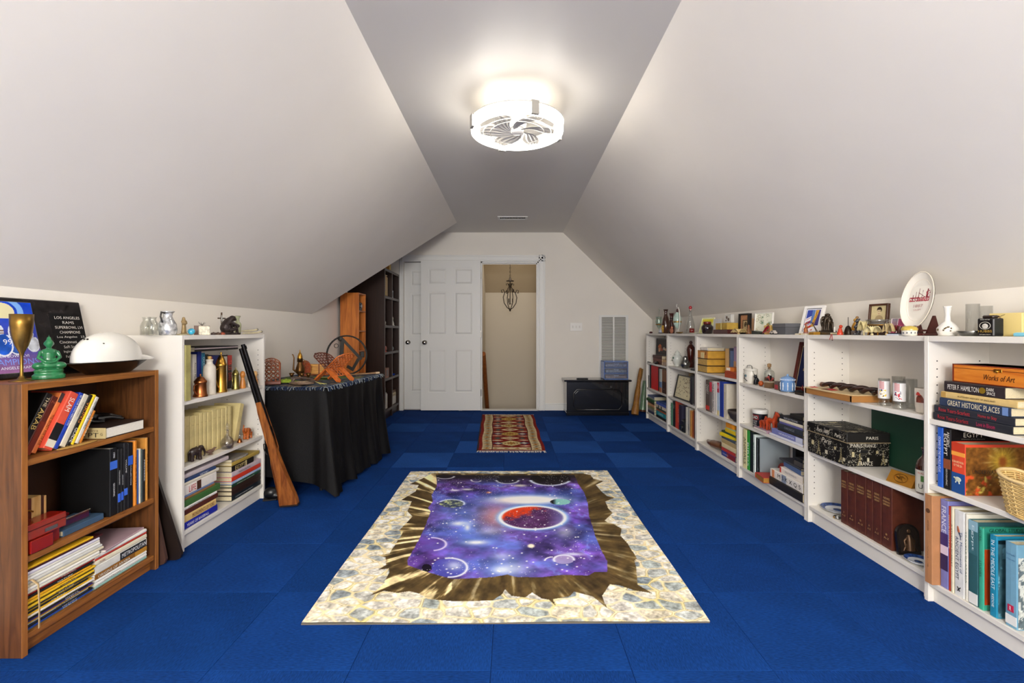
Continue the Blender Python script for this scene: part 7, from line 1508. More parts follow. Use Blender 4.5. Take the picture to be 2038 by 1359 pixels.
for i,(xa,xb,yt) in enumerate(((1673,1686.5,940),(1687,1702.5,945),(1703,1723,948),(1723.8,1736.5,960),(1737.3,1753.5,966),(1754.3,1775,975))):
    lab=['first','second','third','fourth','fifth','sixth'][i]
    SB('brown leather encyclopedia volume with gold lettering, %s from the left'%lab,xa,xb,940+(xa-1673)*.33,z,'#54281a',X=XF+.022,d=.19,group='brown encyclopedia volumes',cov=mat('#54281a',.4,var=.25,scale=35),txt=[('NEWS',"#c9a468",.20,.6,.035,0,'H'),('REFERENCE',"#c9a468",.255,.7,.028,0,'H'),('LIBRARY',"#c9a468",.30,.65,.028,0,'H'),(str(i+3),"#c9a468",.78,.15,.03,0,'H'),('A-Z',"#c9a468",.84,.5,.028,0,'H')])
v=thing('brass_plaque','dark arched plaque with an embossed figure leaning against the encyclopedias','plaque',(XF+.073,2.068,z+.0005),rot=(math.radians(-8),0,0))
arch=[(-.05,0),(.05,0)]+[(.05*math.cos(a),.085+.045*math.sin(a)) for a in [k*PI/12 for k in range(13)]]
MB().prism(arch,'Y',-.006,.006).build('board',mat('#191412',.25,coat=.4),v); MB().prism([(x*.8,.012+z_*.85) for x,z_ in arch],'Y',-.0075,-.006).build('inset',mat('#231b16',.35),v)
mb=MB().tube([(0,-.009,.02),(0,-.011,.06),(0,-.009,.085)],[.018,.014,.008],8).ell((0,-.010,.10),(.008,.004,.009)); 
for s in (-1,1): mb.tube([(s*.006,-.009,.075),(s*.022,-.009,.06),(s*.018,-.009,.03)],[.004,.005,.004],6).tube([(s*.01,-.009,.05),(s*.028,-.008,.018)],[.004,.004],6)
mb.build('embossed_figure',mat('#5c4430',.35,.6),v)
bpm=mat('#2c4a86',.25,var=.7,scale=70)
for cx,X,lab,r in ((1655,XF+.11,'blue and white plate lying left of the encyclopedias',.085),(1828,XF+.048,'blue and white plate at the right front of the bottom shelf',.05)):
    Y=min(max(Yx(cx,X),1.895+.02+r),2.655-r); v=thing('china_plate',lab,'plate',(X,Y,z)); MB().lathe([(r*.5,0),(r*.55,.003),(r*.72,.006),(r*1.0,.016),(r*.99,.017),(r*.7,.008),(.0005,.006)],40,cap=False).build('plate',mat('#d8dde2',.2,coat=.4),v)
    MB().lathe([(r*.98,.0172),(r*.72,.0088)],40,cap=False).lathe([(r*.35,.0068),(.0005,.0066)],30,cap=False).build('blue_pattern',bpm,v)
v=thing('napkin_ring','small dark metal ring in front of the left blue plate','ring',(XF+.035,2.47,z)); MB().lathe([(.016,0),(.018,.002),(.018,.012),(.015,.012),(.015,.001)],20,cap=False).build('band',pewter,v); MB().ell((-.018,0,.007),(.003,.005,.005)).build('stud',brass,v)
# ---------- bay 6 (nearest)
XN=1.662+.012; z=.7305
def SN(label,xa,xb,ytop,z0,col,X=XN,d=.18,**k):
    ya,yb=Yx(xb,X),Yx(xa,X); return book(label,X,ya,yb,z0+.0005,Zy(ytop,ya),col,d,1,**k)
k6=1.75/934
def SK(label,xa,xb,zz,t,col,X=XN-.004,d=.17,**k): 
    ya,yb=Yx(xb,X),Yx(xa,X); return book(label,X,ya,yb,zz,zz+t-.0005,col,d,1,lie=True,**k)
z0=z+.0005; T_=[.030,.029,.032,.025,.041]
SK('lower of two dark grey books with red script lettering, nearest bookcase',1857,2015,z0,T_[0],'#22242b',txt=[('Rose Years-Scarlett','#b82c34',.28,.42,.5),('Love in Bloom','#c0305a',.70,.22,.5)])
z1=z0+T_[0]; SK('upper of two dark grey books with red script lettering, nearest bookcase',1859,2019,z1,T_[1],'#262830',txt=[('Rose Years-Scarlett','#c83038',.28,.42,.5),('Home to Stay','#c8343c',.70,.22,.5)])
z2=z1+T_[1]; SK('blue book lettered GREAT HISTORIC PLACES, nearest bookcase',1870,2011,z2,T_[2],'#2c3a54',txt=[('GREAT HISTORIC PLACES','#e6dab8',.50,.74,.62)],bands=[(.9,.97,'#6a86b8')])
z3=z2+T_[2]; SK('cream yellow book with thin black lettering, nearest bookcase',1873,2024,z3,T_[3],'#d8b978',txt=[('A LITERARY HISTORY OF ENGLAND','#3a2a14',.5,.5,.25)],bands=[(0,.07,'#b8924e')])
z4=z3+T_[3]; SK('black brown book lettered HAMILTON with a gold disc, nearest bookcase',1879,1999,z4,T_[4],'#2c2224',txt=[('PETER F. HAMILTON','#e8e2d8',.34,.54,.45),('DARK','#f2ecdc',.79,.12,.26,-.16),('SPACE','#f2ecdc',.80,.13,.26,.18)])
v=[o for o in bpy.data.objects if o.get('label','').startswith('black brown book lettered HAMILTON')][0]
MB().cyl(.011,0,.0012,T=tr(-.0022,-.037,T_[4]/2)@rot('Y',90),seg=24).build('gold_disc',mat('#c9a43a',.3,.7),v)
z5=z4+T_[4]
v=thing('cigar_box','orange wooden box lettered Works of Art with a brass clasp','box',(XN+.012,1.555,z5)); ow2=wood('#c4661a','#e08f34','Y',8,.35,10)
MB().box(0,.13,-.17,.24,0,.067,b=.002).build('body',ow2,v); MB().box(-.0008,.1308,-.1708,.2408,.062,.067,b=.002).box(-.0006,.1306,-.1706,.2406,0,.004,b=.001).box(-.0008,.002,.235,.2408,0,.067).build('dark_edges',mat('#7a2c10',.4),v); MB().box(-.0007,.0005,-.17,.24,.0515,.0530).build('lid_seam',mat('#5a2408',.5),v)
MB().box(-.003,0,.058,.086,.047,.058,b=.001).build('clasp',brass,v); MB().ell((-.004,.072,.050),.005).build('clasp_knob',brass,v); lettering('Works of Art',.02,mat('#3a1604',.5),v,basis((-.0012,.072,.027),(0,-1,0),(0,0,1)),width=.105,height=.020,shear=.3)
z=.4705
SN('bright blue book with small white lettering, first on the nearest bookcase middle shelf',1865,1876,846,z,'#1c5ac0',txt=[('OCEANS OF THE WORLD ATLAS','#dfe9fa',.45,.6,.4)])
SN('black book lettered ANCIENT EGYPT with a golden mask on the spine',1877,1892,852,z,'#0f0d0e',txt=[('ANCIENT','#e8e2d6',.17,.25,.32,-.22),('EGYPT','#f2ece0',.26,.36,.45,.14),('GEOGRAPHIC','#d8d2c6',.80,.28,.22)],bands=[(.50,.66,'#8a4a2c')],d=.222)
ob=SN('thick book lettered UNDERWATER EDEN with flame and turtle spine and anemone cover',1893,1921,885,z,'#d9482a',bands=[(0,.18,'#c83a1e'),(.18,.26,'#f0a040'),(.60,1,'#1a4a8a')],txt=[('FLORA AND FAUNA','#f6e6b0',.38,.8,.045,0,'H'),('OF THE SEA','#f6e6b0',.45,.6,.045,0,'H')],d=.222)
v=ob; tz=.052; MB().ell((-.001,0,tz),(.0015,.013,.009)).ell((-.001,.014,tz+.004),(.0012,.004,.003)).tube([(-.001,-.004,tz-.006),(-.001,-.006,tz-.016)],.002,5).tube([(-.001,.006,tz-.006),(-.001,.009,tz-.014)],.002,5).build('turtle',mat('#c9cdb8',.4),v)
def flower(u,v_):
    d=np.hypot((u-.62)*1.7,(v_-.70)); an=np.arctan2(v_-.70,(u-.62)*1.7); ra=fbm(an*9,d*3,5); n=fbm(u*22,v_*16,9)
    c=hexa('#4a2a10')*(1-n[...,None])+hexa('#a8702c')*n[...,None]; k=np.clip((.5-d)*2.6,0,1)[...,None]; c=c*(1-k)+hexa('#c9a83a')*k*(.6+.6*ra[...,None]); k=np.clip((.17-d)*9,0,1)[...,None]; c=c*(1-k)+hexa('#8a4a1c')*k
    st=np.clip((ra-.55)*6,0,1)[...,None]*np.clip((.75-d)*2,0,1)[...,None]*np.clip((d-.2)*6,0,1)[...,None]; c=c*(1-st*.7)+hexa('#c9b070')*st*.7
    b=np.clip((fbm(u*10+4,v_*8,12)-.58)*9,0,1)[...,None]*(v_<.55)[...,None]; c=c*(1-b)+hexa('#d8562a')*b; b=np.clip((fbm(u*12+8,v_*9,14)-.62)*9,0,1)[...,None]*(v_<.5)[...,None]; c=c*(1-b)+hexa('#d9c860')*b
    return c
# wicker basket
wk=mat('#d8b878',.6,var=.15,scale=60)
v=thing('wicker_basket','pale woven wicker basket holding small books, nearest bookcase','basket',(XN+.022,1.492,z)); BW,BL,BH=.058,.118,.115
mb=MB()
def bp_(a,t,dr=0): 
    e=.62; cx=math.copysign(abs(math.cos(a))**e,math.cos(a)); sy=math.copysign(abs(math.sin(a))**e,math.sin(a)); f=.80+.2*t; return ((BW*f+dr)*cx,(BL*f+dr)*sy,t*(BH+.018*abs(math.sin(a))**2)+.003)
rows=19; N=72
for r_ in range(rows):
    t=r_/(rows-1)*.94; mb.tube([bp_(k*2*PI/N,t,.0022*math.cos(k*PI/3+(r_%2)*PI)) for k in range(N)],.0030,5,closed=True)
o=mb.build('woven_strands',wk,v)
mb=MB()
for k in range(24): a=k*2*PI/24+.02; mb.tube([bp_(a,t) for t in (0,.33,.66,.97)],.0026,5)
mb.build('upright_stakes',wk,v); MB().tube([bp_(k*2*PI/48,1.0) for k in range(48)],.0062,6,closed=True).build('rim',mat('#e2c48a',.55),v); MB().lathe([(.0005,0),(.058,0),(.060,.004),(.0005,.004)],24,sy=1.55).build('bottom',wk,v)
for yy,c,lab,tl in ((1.515,'#8c1a22','small dark red book tilted in the wicker basket',-28),(1.475,'#d8b070','small tan and orange book tilted in the wicker basket',-24)):
    vb=thing('book',lab,'book',(XN+.022,yy,z+.025),rot=(math.radians(26),0,0)); MB().box(-.03,.03,-.011,-.009,0,.125).box(-.03,.03,.009,.011,0,.125).box(-.031,-.029,-.011,.011,0,.125).build('cover',mat(c,.5),vb); MB().box(-.028,.029,-.009,.009,.002,.123).build('pages',PAGE,vb)
    if c=='#8c1a22': lettering('ITALIAN',.01,mat('#e8d8c0',.5),vb,basis((-.0318,0,.085),(0,0,-1),(0,-1,0)),width=.06,height=.012)
z=.0855
v=book('brown card folder standing at the far end of the nearest bookcase bottom shelf',XN-.030,1.838,1.8725,z,z+.348,'#b07a50',.20,1,soft=True,rough=.7,txt=[('ART STUDIES','#4a2c18',.35,.12,.2),('Vol. 2','#4a2c18',.70,.25,.1)])
MB().lathe([(.009,0),(.009,.0008)],20,T=tr(-.0018,0,.285)@rot('Y',90)).build('stamp_seal',mat('#5a3820',.6),v)
SN('purple book lettered FRANCE with a mountain picture spine',1871,1887,998,z,'#7a7cb8',txt=[('FRANCE','#e2e6f6',.22,.30,.55)],bands=[(.38,.52,'#3a2c6a'),(.52,.62,'#d8c8d8'),(.62,.8,'#2a2050')])
SN('thin red book right of the FRANCE book',1887.5,1891,1008,z,'#a8341c',txt=[('GIORGIONE','#f0dcc0',.3,.4,.6)])
SN('thin cream book with faint lettering beside the red one',1891.5,1898,1010,z,'#e4dcc0',txt=[('A STUDY IN SCARLET','#6a6450',.45,.5,.35)])
v=SN('white book lettered The Monuments of ANCIENT EGYPT with a bird on its spine',1899,1919,1020,z,'#dfdfdc',txt=[('The Monuments of','#2c4a7a',.48,.48,.24,-.2),('ANCIENT EGYPT','#2c3c54',.56,.5,.30,.18)])
yv=.30; MB().tube([(-.0015,.004,.262),(-.0015,.001,.245),(-.0015,-.004,.232)],[.002,.005,.001],6,flat=.3).build('bird_body',mat('#a85a34',.5),v); MB().tube([(-.0018,-.001,.240),(-.0018,-.008,.222)],[.0035,.0008],6,flat=.3).build('bird_wing',mat('#1c2c4a',.5),v); MB().tube([(-.0015,.006,.035),(-.0015,-.004,.020)],.0016,5).tube([(-.0015,-.006,.035),(-.0015,.005,.020)],.0016,5).build('emblem',blackm,v)
SN('thin cream book with green lettering right of the white Egypt book',1920,1926,1024,z,'#e6e2d2',d=.217,txt=[('TRAVELS IN ARABIA','#4a6a5a',.5,.6,.4)])
SN('teal sea picture book with a white library label at its foot',1927,1946,1040,z,'#2c5a60',bands=[(0,.12,'#8ab0c0'),(.12,.4,'#3a6a72'),(.86,.99,'#e6e6e2')],txt=[('Egypt','#cfe2e6',.2,.3,.3)])
def sea(u,v_):
    n=fbm(u*9,v_*9,5)[...,None]; return hexa('#1c3a44')*(1-n)+hexa('#6a9aa8')*n
SN('mint green book lettered GLOBAL on the upper cover, nearest bookcase',1947,1957,1052,z,'#3aa488',txt=[('GLOBAL','#123a30',.10,.14,.4),('STUDIES','#123a30',.5,.2,.35)],d=.18)
v=SN('turquoise book lettered IN THE MIDDLE EAST in white',1969,1984,1068,z,'#1c86a8',txt=[('IN THE MIDDLE EAST','#eaf6fa',.36,.60,.45),('KEDDIE','#eaf6fa',.80,.16,.3)],d=.17)
v=SN('pale blue thick library book with a red R label on its spine',2000,2024,1085,z,'#6f9fb8',txt=[('Encyclopedia','#3a6a94',.14,.7,.03,0,'H'),('of Exploration','#3a6a94',.20,.7,.025,0,'H')],bands=[(.86,.97,'#e8e8e4')],d=.17)
MB().box(-.0016,0,-.009,.009,.052,.074).build('red_label',mat('#c2264a',.4),v); lettering('R',.01,mat('#f6f6f6',.4),v,basis((-.0022,0,.063),(0,-1,0),(0,0,1)),height=.014)
# covers seen on the near side of the standing books
def near_cover(lab,fn,h0,h1,d0,d1,texts=()):
    o=[q for q in bpy.data.objects if q.get('label','').startswith(lab)][0]; cov=[c for c in o.children if c.name.startswith('cover')][0]
    ys=[p.co.y for p in cov.data.vertices]; y=min(ys)-.0006
    printed('cover_picture',50,70,[(d0,y,h0),(d1,y,h0),(d1,y,h1),(d0,y,h1)],fn,o,vcol_mat(.4,0))
    for s,c,xx,zz,ww,hh in texts: lettering(s,.01,mat(c,.4),o,basis((xx,y-.0006,zz),(1,0,0),(0,0,1)),width=ww,height=hh)
near_cover('thick book lettered UNDERWATER',flower,.001,.178,.002,.221,[('UNDERWATER','#14100c',.078,.088,.105,.014),('EDEN DIVING','#2a2018',.105,.068,.05,.008)])
near_cover('black book lettered ANCIENT EGYPT',lambda u,v_:hexa('#100d0f')*(.7+.6*fbm(u*5,v_*5,3)[...,None]),.001,.232,.002,.221,[('EGYPT','#d9d2c2',.085,.212,.075,.018),('treasures of the pharaohs','#8a8478',.085,.196,.09,.005)])
near_cover('thin cream book with green',lambda u,v_:np.where((v_<.93)[...,None],hexa('#16265c')*(.8+.4*fbm(u*4,v_*4,3)[...,None]),hexa('#2c2c34')+0*u[...,None]),.001,.27,.002,.215,[('FOCUS & A GREAT EPIC OF ARABIA','#5a70a8',.11,.225,.17,.006)])
near_cover('mint green',lambda u,v_:np.where((v_<.72)[...,None],hexa('#b8451c')*(.7+.5*fbm(u*5,v_*4,3)[...,None]),hexa('#2c8a74')+0*u[...,None]),.02,.295,.004,.175,[('GLOBAL STUDIES','#0e1c1a',.085,.285,.13,.012),('THE MIDDLE EAST','#0e1c1a',.07,.262,.10,.010)])
near_cover('turquoise book lettered',lambda u,v_:np.where((v_>.95)[...,None],hexa('#14262c')+0*u[...,None],sea(u,v_)*np.where((fbm(u*7,v_*7,8)>.6),1.4,.9)[...,None]),.004,.27,.004,.166)
near_cover('pale blue thick',lambda u,v_:np.where((fbm(u*14,v_*14,4)>.5)[...,None],hexa('#c9cdc6'),hexa('#5c6a70'))*(.8+.4*fbm(u*30,v_*30,6)[...,None]),.003,.24,.004,.166)
near_cover('teal sea picture',sea,.003,.28,.004,.166)

# ================================================================ RIGHT: ON TOP OF THE BOOKCASES (z 1.06)
z=1.0605
def TP(cx,X): Y=Yx(cx,X); return Y,Y/F
def ht(y,Y): return Zy(y,Y)-z
# 1 glass hanging lamp/goblet
Y,k=TP(1311.5,1.775)
v=thing('glass_goblet','clear green glass goblet with gold bands at the far end of the bookcases','goblet',(1.775,Y,z))
v.scale=(.9,.9,.93); r=.045
MB().lathe([(.028,0),(.030,.003),(.006,.010),(.005,.055),(.020,.075),(.042,.110),(.048,.150),(.040,.19),(.038,.205),(.046,.215),(.044,.215),(.036,.19),(.044,.15),(.038,.112),(.016,.08),(.0005,.07)],26,cap=False).build('glass_body',glass('#d9ece2',.05),v)
MB().lathe([(.0395,.108),(.041,.110),(.0455,.118),(.0445,.120)],26,cap=False).lathe([(.0405,.19),(.041,.192)],26,cap=False).build('gold_band',brass,v); MB().tube([(0,0,.20),(0,.003,.26),(.006,0,.30),(-.004,0,.315),(.004,.003,.335)],[.002,.0025,.004,.003,.001],6).build('finial_sprig',mat('#6a7a6a',.4),v)
v=thing('trinket','small red and black beaded trinket at the far corner of the bookcase top','trinket',(1.705,5.76,z)); MB().ell((0,0,.012),(.02,.03,.012)).build('body',mat('#5a2420',.3,var=.4,scale=60),v); MB().lathe([(.02,0),(.015,.004)],12).build('foot',blackm,v)
v=thing('small_box','small blue white box on a black base before the glass goblet','box',(1.74,Yx(1316,1.74),z)); MB().box(-.02,.02,-.03,.03,.009,.045,b=.002).build('body',mat('#d0d4e6',.4),v); MB().box(-.024,.024,-.036,.036,0,.009,b=.001).build('base',blackm,v)
Y,k=TP(1325,1.76)
v=thing('vase','tall dark brown glass vase with a yellow portrait panel','vase',(1.76,Y,z)); 
MB().lathe([(.028,0),(.034,.004),(.044,.06),(.046,.10),(.036,.16),(.017,.215),(.016,.24),(.028,.275),(.026,.275),(.014,.24),(.0005,.23)],28,cap=False).build('body',mat('#3c1a0c',.15,coat=.8),v)
mb=MB().grid(lambda u,w_:((.0345+.0122*math.sin(PI*min(1,w_*.9+.12))+.001)*math.cos(PI+.15+(u-.5)*1.3*math.sin(PI*(.2+.75*w_))**.8),(.0345+.0122*math.sin(PI*min(1,w_*.9+.12))+.001)*math.sin(PI+.15+(u-.5)*1.3*math.sin(PI*(.2+.75*w_))**.8),.01+.13*w_),12,12); mb.build('portrait_panel',mat('#b8923c',.4,var=.5,scale=45),v,fix=False)
Y,k=TP(1338,1.855)
lathed('dark ruby red glass jug behind the brown vase','jug','jug',(1.852,Y+.02,z),[(.03,0),(.036,.004),(.038,.09),(.022,.15),(.016,.185),(.028,.235),(.026,.235),(.013,.185)],mat('#4a1410',.12,coat=.8),parts=[('neck_ring',[(.019,.168),(.023,.175),(.019,.182)],mat('#1c0c0a',.3))])
v=thing('ornament','pink terracotta sleeping animal figure behind the egg stand','ornament',(1.75,Yx(1336.5,1.75),z)); sculpt('body',MB().ell((0,0,.03),(.02,.026,.03)).ell((0,-.01,.065),(.014,.015,.015)).tube([(-.01,-.02,.07),(-.012,-.03,.085)],[.005,.002],5),.004,mat('#a86a50',.6,var=.2),v)
# egg on stand
Y,k=TP(1348,1.765); v=thing('egg_ornament','pale green porcelain egg with gold band hanging in a white wire stand','ornament',(1.765,Y,z)); 
MB().lathe([(.001,.048),(.018,.062),(.036,.095),(.044,.13),(.042,.165),(.030,.20),(.016,.222),(.016,.226)],28).build('egg',mat('#b5ccc0',.2,coat=.6),v); MB().lathe([(.0435,.118),(.0452,.122),(.0452,.126),(.0440,.130)],28,cap=False).lathe([(.0445,.134),(.0452,.136)],28,cap=False).build('gold_band',brass,v)
wst=mat('#efe9e0',.3); mb=MB(); pts=[(0,.060*math.cos(a)-.012,.15+.118*math.sin(a)) for a in [(-.5+k/26*1.02)*PI-.25 for k in range(27)]]
pts=[(0,-(.012+.062*math.cos(a)),.155+.125*math.sin(a)) for a in [-PI*.62+k/28*PI*1.18 for k in range(29)]]
mb.tube(pts,.0052,6); mb.tube([(0,.006,.278),(0,.022,.285),(0,.024,.305),(0,.010,.312),(0,.004,.300)],.004,6); mb.tube([(0,.0,.275),(0,0,.25),(0,.003,.23)],.0016,5)
mb.tube([(0,.052,.17),(0,.050,.12),(0,.035,.065),(0,.012,.040)],.005,6); mb.tube([(-.02,.02,.0),(0,.02,.035),(0,-.03,.035),(-.02,-.03,0)],.003,6); mb.tube([(.02,.02,.0),(0,.02,.035)],.003,6).tube([(.02,-.03,0),(0,-.03,.035)],.003,6); mb.build('wire_stand',wst,v)
MB().tube([(0,.016*math.cos(a)+.0,.242+.016*math.sin(a)) for a in [k*PI/8 for k in range(16)]],.006,6,closed=True).build('dark_red_rosette',mat('#4a1418',.3),v)
v=thing('dish','oval brown and green ceramic dish in front of the egg stand','dish',(1.712,Yx(1352,1.712),z)); MB().lathe([(.02,0),(.028,.004),(.040,.018),(.038,.018),(.026,.007),(.0005,.006)],26,cap=False,sx=.8,sy=1.8).build('bowl',mat('#7a6034',.3,var=.4,scale=40),v); MB().lathe([(.0255,.0075),(.034,.0165),(.0005,.0150)],20,cap=False,sx=.8,sy=1.8).build('berries',mat('#4a1c1c',.3,var=.5,scale=120),v)
# red-stoppered decanter
Y,k=TP(1374,1.80); v=thing('decanter','tall clear glass decanter with a red ball stopper','decanter',(1.80,Y,z)); MB().lathe([(.036,0),(.042,.004),(.042,.08),(.030,.14),(.014,.19),(.012,.235),(.016,.24),(.011,.238),(.010,.19),(.027,.138),(.039,.08),(.038,.008),(.0005,.006)],26,cap=False).build('glass_body',glass('#f2f4f4',.03),v)
MB().ell((0,0,.262),(.017,.017,.019)).cyl(.008,.232,.25).build('red_stopper',mat('#b02830',.12,coat=.8),v)
v=thing('plate','white patterned oval plate lying under the red mug','plate',(1.72,Yx(1380,1.72),z)); MB().lathe([(.03,0),(.035,.003),(.048,.009),(.047,.010),(.033,.005),(.0005,.004)],28,cap=False,sx=.8,sy=2.4).build('plate',mat('#d9dccb',.25,var=.08,scale=60),v); MB().lathe([(.046,.0095),(.0485,.0100)],28,cap=False,sx=.8,sy=2.4).build('rim',brass,v)
Y=Yx(1377,1.79); v=thing('red_mug','small glossy dark red mug lying beside the decanter','mug',(1.79,Y,z)); MB().lathe([(.020,0),(.024,.004),(.026,.03),(.024,.052),(.022,.052),(.022,.01),(.0005,.008)],24,cap=False).build('cup',mat('#7a1614',.15,coat=.6),v); MB().tube([(0,-.024,.044),(0,-.040,.038),(0,-.040,.018),(0,-.024,.012)],.004,8).build('handle',mat('#8a1a16',.15,coat=.6),v)
def yg(u,v_):
    c=np.zeros(u.shape+(3,))+hexa('#c9cc7c'); c=np.where((v_>.68)[...,None],hexa('#d8c93c'),c); d=np.hypot((u-.6)/.3,(v_-.35)/.3); c=np.where((d<1)[...,None],hexa('#7a8472'),c); e=np.minimum(np.minimum(u,1-u),np.minimum(v_,1-v_)); return np.where((e<.04)[...,None],hexa('#e6e6b4'),c)
framed('yellow green framed greeting card leaning behind the brown crock',(1.80,Yx(1402,1.80),z+.003),.155,.155,17,-68,'#e2dfae',.008,yg,th=.010)
Y,k=TP(1406.5,1.72); lathed('brown glazed stoneware crock with a red clay collar','crock','crock',(1.725,Y,z),[(.034,0),(.040,.004),(.050,.045),(.050,.062),(.036,.080),(.030,.084)],mat('#1e1210',.15,coat=.7),parts=[('collar',[(.030,.0845),(.033,.088),(.034,.104),(.030,.108),(.026,.108),(.026,.09)],mat('#6a2014',.25,coat=.4))])
v=thing('lacquer_box','long dark maroon box under the yellow box near the framed print','box',(1.755,Yx(1443,1.755)-.02,z)); MB().box(-.05,.055,-.13,.13,0,.036,b=.002).build('body',mat('#4a1a18',.35),v); MB().box(-.0505,.0605,-.1305,.1305,.008,.0092).build('base_line',mat('#120a0a',.5),v)
v=thing('yellow_box','mustard yellow box with a pale ribbon on the maroon box','box',(1.765,Yx(1446,1.765),z+.0365)); MB().box(-.045,.045,-.105,.105,0,.053,b=.001).build('body',mat('#b9963a',.55,var=.15),v); MB().box(-.0458,.0458,-.008,.008,-.0,.0537).build('ribbon',mat('#d9cd8a',.6),v)
v=thing('photo_block','clear acrylic block printed with shells on the yellow box','photo block',(1.78,Yx(1452,1.78),z+.0905)); MB().box(-.014,.014,-.055,.055,0,.068,b=.003).build('acrylic',mat('#c9c8c2',.1,coat=.5),v); 
mb=MB()
for a,b,r in ((.02,.045,.016),(-.012,.028,.018),(.035,.02,.010)): mb.ell((-.0145,a,b),(.0012,r,r*.8))
mb.build('shell_print',mat('#6a5a4c',.4,var=.4,scale=70),v)
boxthing('white card standing at the wall behind the crock and yellow box','white_card','card',(1.86,Yx(1428,1.86),z),.004,.15,.135,mat('#e9e7e6',.6),bev=.0005,parts=[('fold_line',MB().box(-.0026,-.0019,-.001,.001,0,.134),mat('#c9c6cc',.6))])
def vint(u,v_):
    c=np.zeros(u.shape+(3,))+hexa('#c08a62')*(.85+.3*fbm(u*10,v_*10,4)[...,None]); m=(u>.25)&(u<.85)&(v_<.72)&(v_>.06); c=np.where(m[...,None],hexa('#c9b084'),c); m2=m&((u<.31)|(v_>.68)); c=np.where(m2[...,None],hexa('#3a2c1c'),c)
    d=np.hypot((u-.62)/.18,(v_-.45)/.16); c=np.where((m&(d<1)&(fbm(u*16,v_*16,6)>.45))[...,None],hexa('#4a3c2c'),c); return c
framed('dark framed vintage print standing behind the yellow box',(1.855,Yx(1478,1.855),z),.135,.165,2,-84,'#17120f',.012,vint,th=.03)
boxthing('light tan slab standing behind the dark framed print','tan_block','board',(1.908,Yx(1494,1.905),z),.02,.05,.125,mat('#c9a07c',.6),bev=.001,parts=[('edge',MB().box(-.0102,-.0099,-.024,.024,.002,.123),mat('#b88a64',.6))])
def shell(label,X,cx,sx,sy,sz,col,yaw=0,zz=z):
    v=thing('seashell',label,'shell',(X,Yx(cx,X),zz),rotz=math.radians(yaw)); 
    def f(u,w_): a=(u-.5)*PI*.95; r=w_; return (sx*r*math.cos(a)-sx*.5,sy*r*math.sin(a),sz*1.5*math.sin(PI*min(1,r*.8+.08))*(1+.10*math.sin(u*PI*14)*r))
    mb=MB().grid(f,30,9); mb.grid(lambda u,w_:tuple(c-(.0015 if i==2 else 0) for i,c in enumerate(f(u,w_))),30,5); mb.build('valve',mat(col,.4,var=.25,scale=60),v,fix=False); MB().ell((-sx*.5,0,sz*.15),(sx*.12,sy*.16,sz*.2)).build('hinge',mat(col,.4),v); return v
shell('tan yellow cowrie like seashell before the maroon box',1.70,1473,.05,.062,.026,'#c9b078',40)
v=thing('cone_figure','small brown wooden cone shaped figure beside the tan seashell','figurine',(1.775,Yx(1490,1.775),z)); MB().lathe([(.020,0),(.021,.006),(.012,.04),(.006,.055),(.009,.062),(.0005,.072)],16).build('body',mat('#7a4a20',.4,var=.2),v); MB().lathe([(.024,0),(.023,.003)],16).build('base',darkwood,v)
def floral(u,v_):
    c=np.zeros(u.shape+(3,))+hexa('#e2e2cf'); rs=np.random.RandomState(4)
    for i in range(26):
        a,b,r=rs.rand(),rs.rand(),rs.uniform(.03,.10); d=np.hypot((u-a)/r,(v_-b)/(r*.8)); c=np.where(((d<1)&(d>.72))[...,None],hexa(rs.choice(['#7a8a6a','#9aa084','#5a6a5a','#b8a88a'])),c)
        if i%4==0: c=np.where((d<.5)[...,None],hexa(rs.choice(['#5a8a70','#6a5a6a','#4a6a4a'])),c)
    return c
framed('white painted panel of pale green flowers and teacups',(1.80,Yx(1517,1.80),z),.155,.155,5,-72,'#ece9e2',.004,floral,th=.016,nu=80,nv=80)
v=thing('ceramic_ark','yellow and pink ceramic ark figurine before the flower panel','figurine',(1.752,Yx(1534,1.752),z)); MB().box(-.025,.025,-.045,.045,0,.062,b=.006).build('body',mat('#d9b45c',.35,var=.15),v); MB().box(-.0262,-.025,-.040,.030,.010,.045,b=.0005).build('pink_panel',mat('#c97a5a',.4),v); MB().ell((-.028,-.012,.034),(.006,.011,.012)).build('green_figure',mat('#5a6a2c',.4),v); MB().ell((0,.035,.066),(.010,.010,.010)).ell((0,-.04,.064),(.009,.009,.009)).build('knobs',mat('#8a7434',.4),v)
v=thing('chili_pepper','dark red ceramic chili pepper leaning on the ceramic ark','ornament',(1.694,Yx(1524,1.694),z)); MB().tube([(0,.045,.005),(0,.02,.018),(0,-.01,.038),(0,-.03,.052)],[.001,.008,.011,.009],10).build('pepper',mat('#8c1418',.15,coat=.6),v); MB().tube([(0,-.03,.053),(0,-.036,.062)],[.006,.002],6).build('stem',mat('#5a3420',.5),v)
v=thing('black_case','flat dark triangular case at the foot of the flower panel','case',(1.735,Yx(1509,1.735)+.0,z)); MB().prism([(-.06,0),(.05,0),(.05,.026),(-.03,.018)],'X',-.02,.02).build('body',mat('#1c2420',.4),v); MB().prism([(-.058,.008),(.0505,.008),(.0505,.0095),(-.058,.0095)],'X',-.0205,.0205).build('seam',mat('#4a544e',.4),v)
v=thing('toy_car','small white and black ceramic toy car before the ark','toy car',(1.693,Yx(1539,1.693),z),rotz=math.radians(90)); MB().prism([(-.028,.006),(.028,.006),(.030,.014),(.018,.017),(.010,.026),(-.012,.026),(-.020,.017),(-.030,.015)],'Y',-.010,.010).build('body',mat('#c9beb4',.3,var=.2),v)
mb=MB()
for x in (-.017,.017): MB().cyl(.006,-.011,.011,T=tr(x,0,.006)@rot('X',90),seg=12).build('wheel',blackm,v)
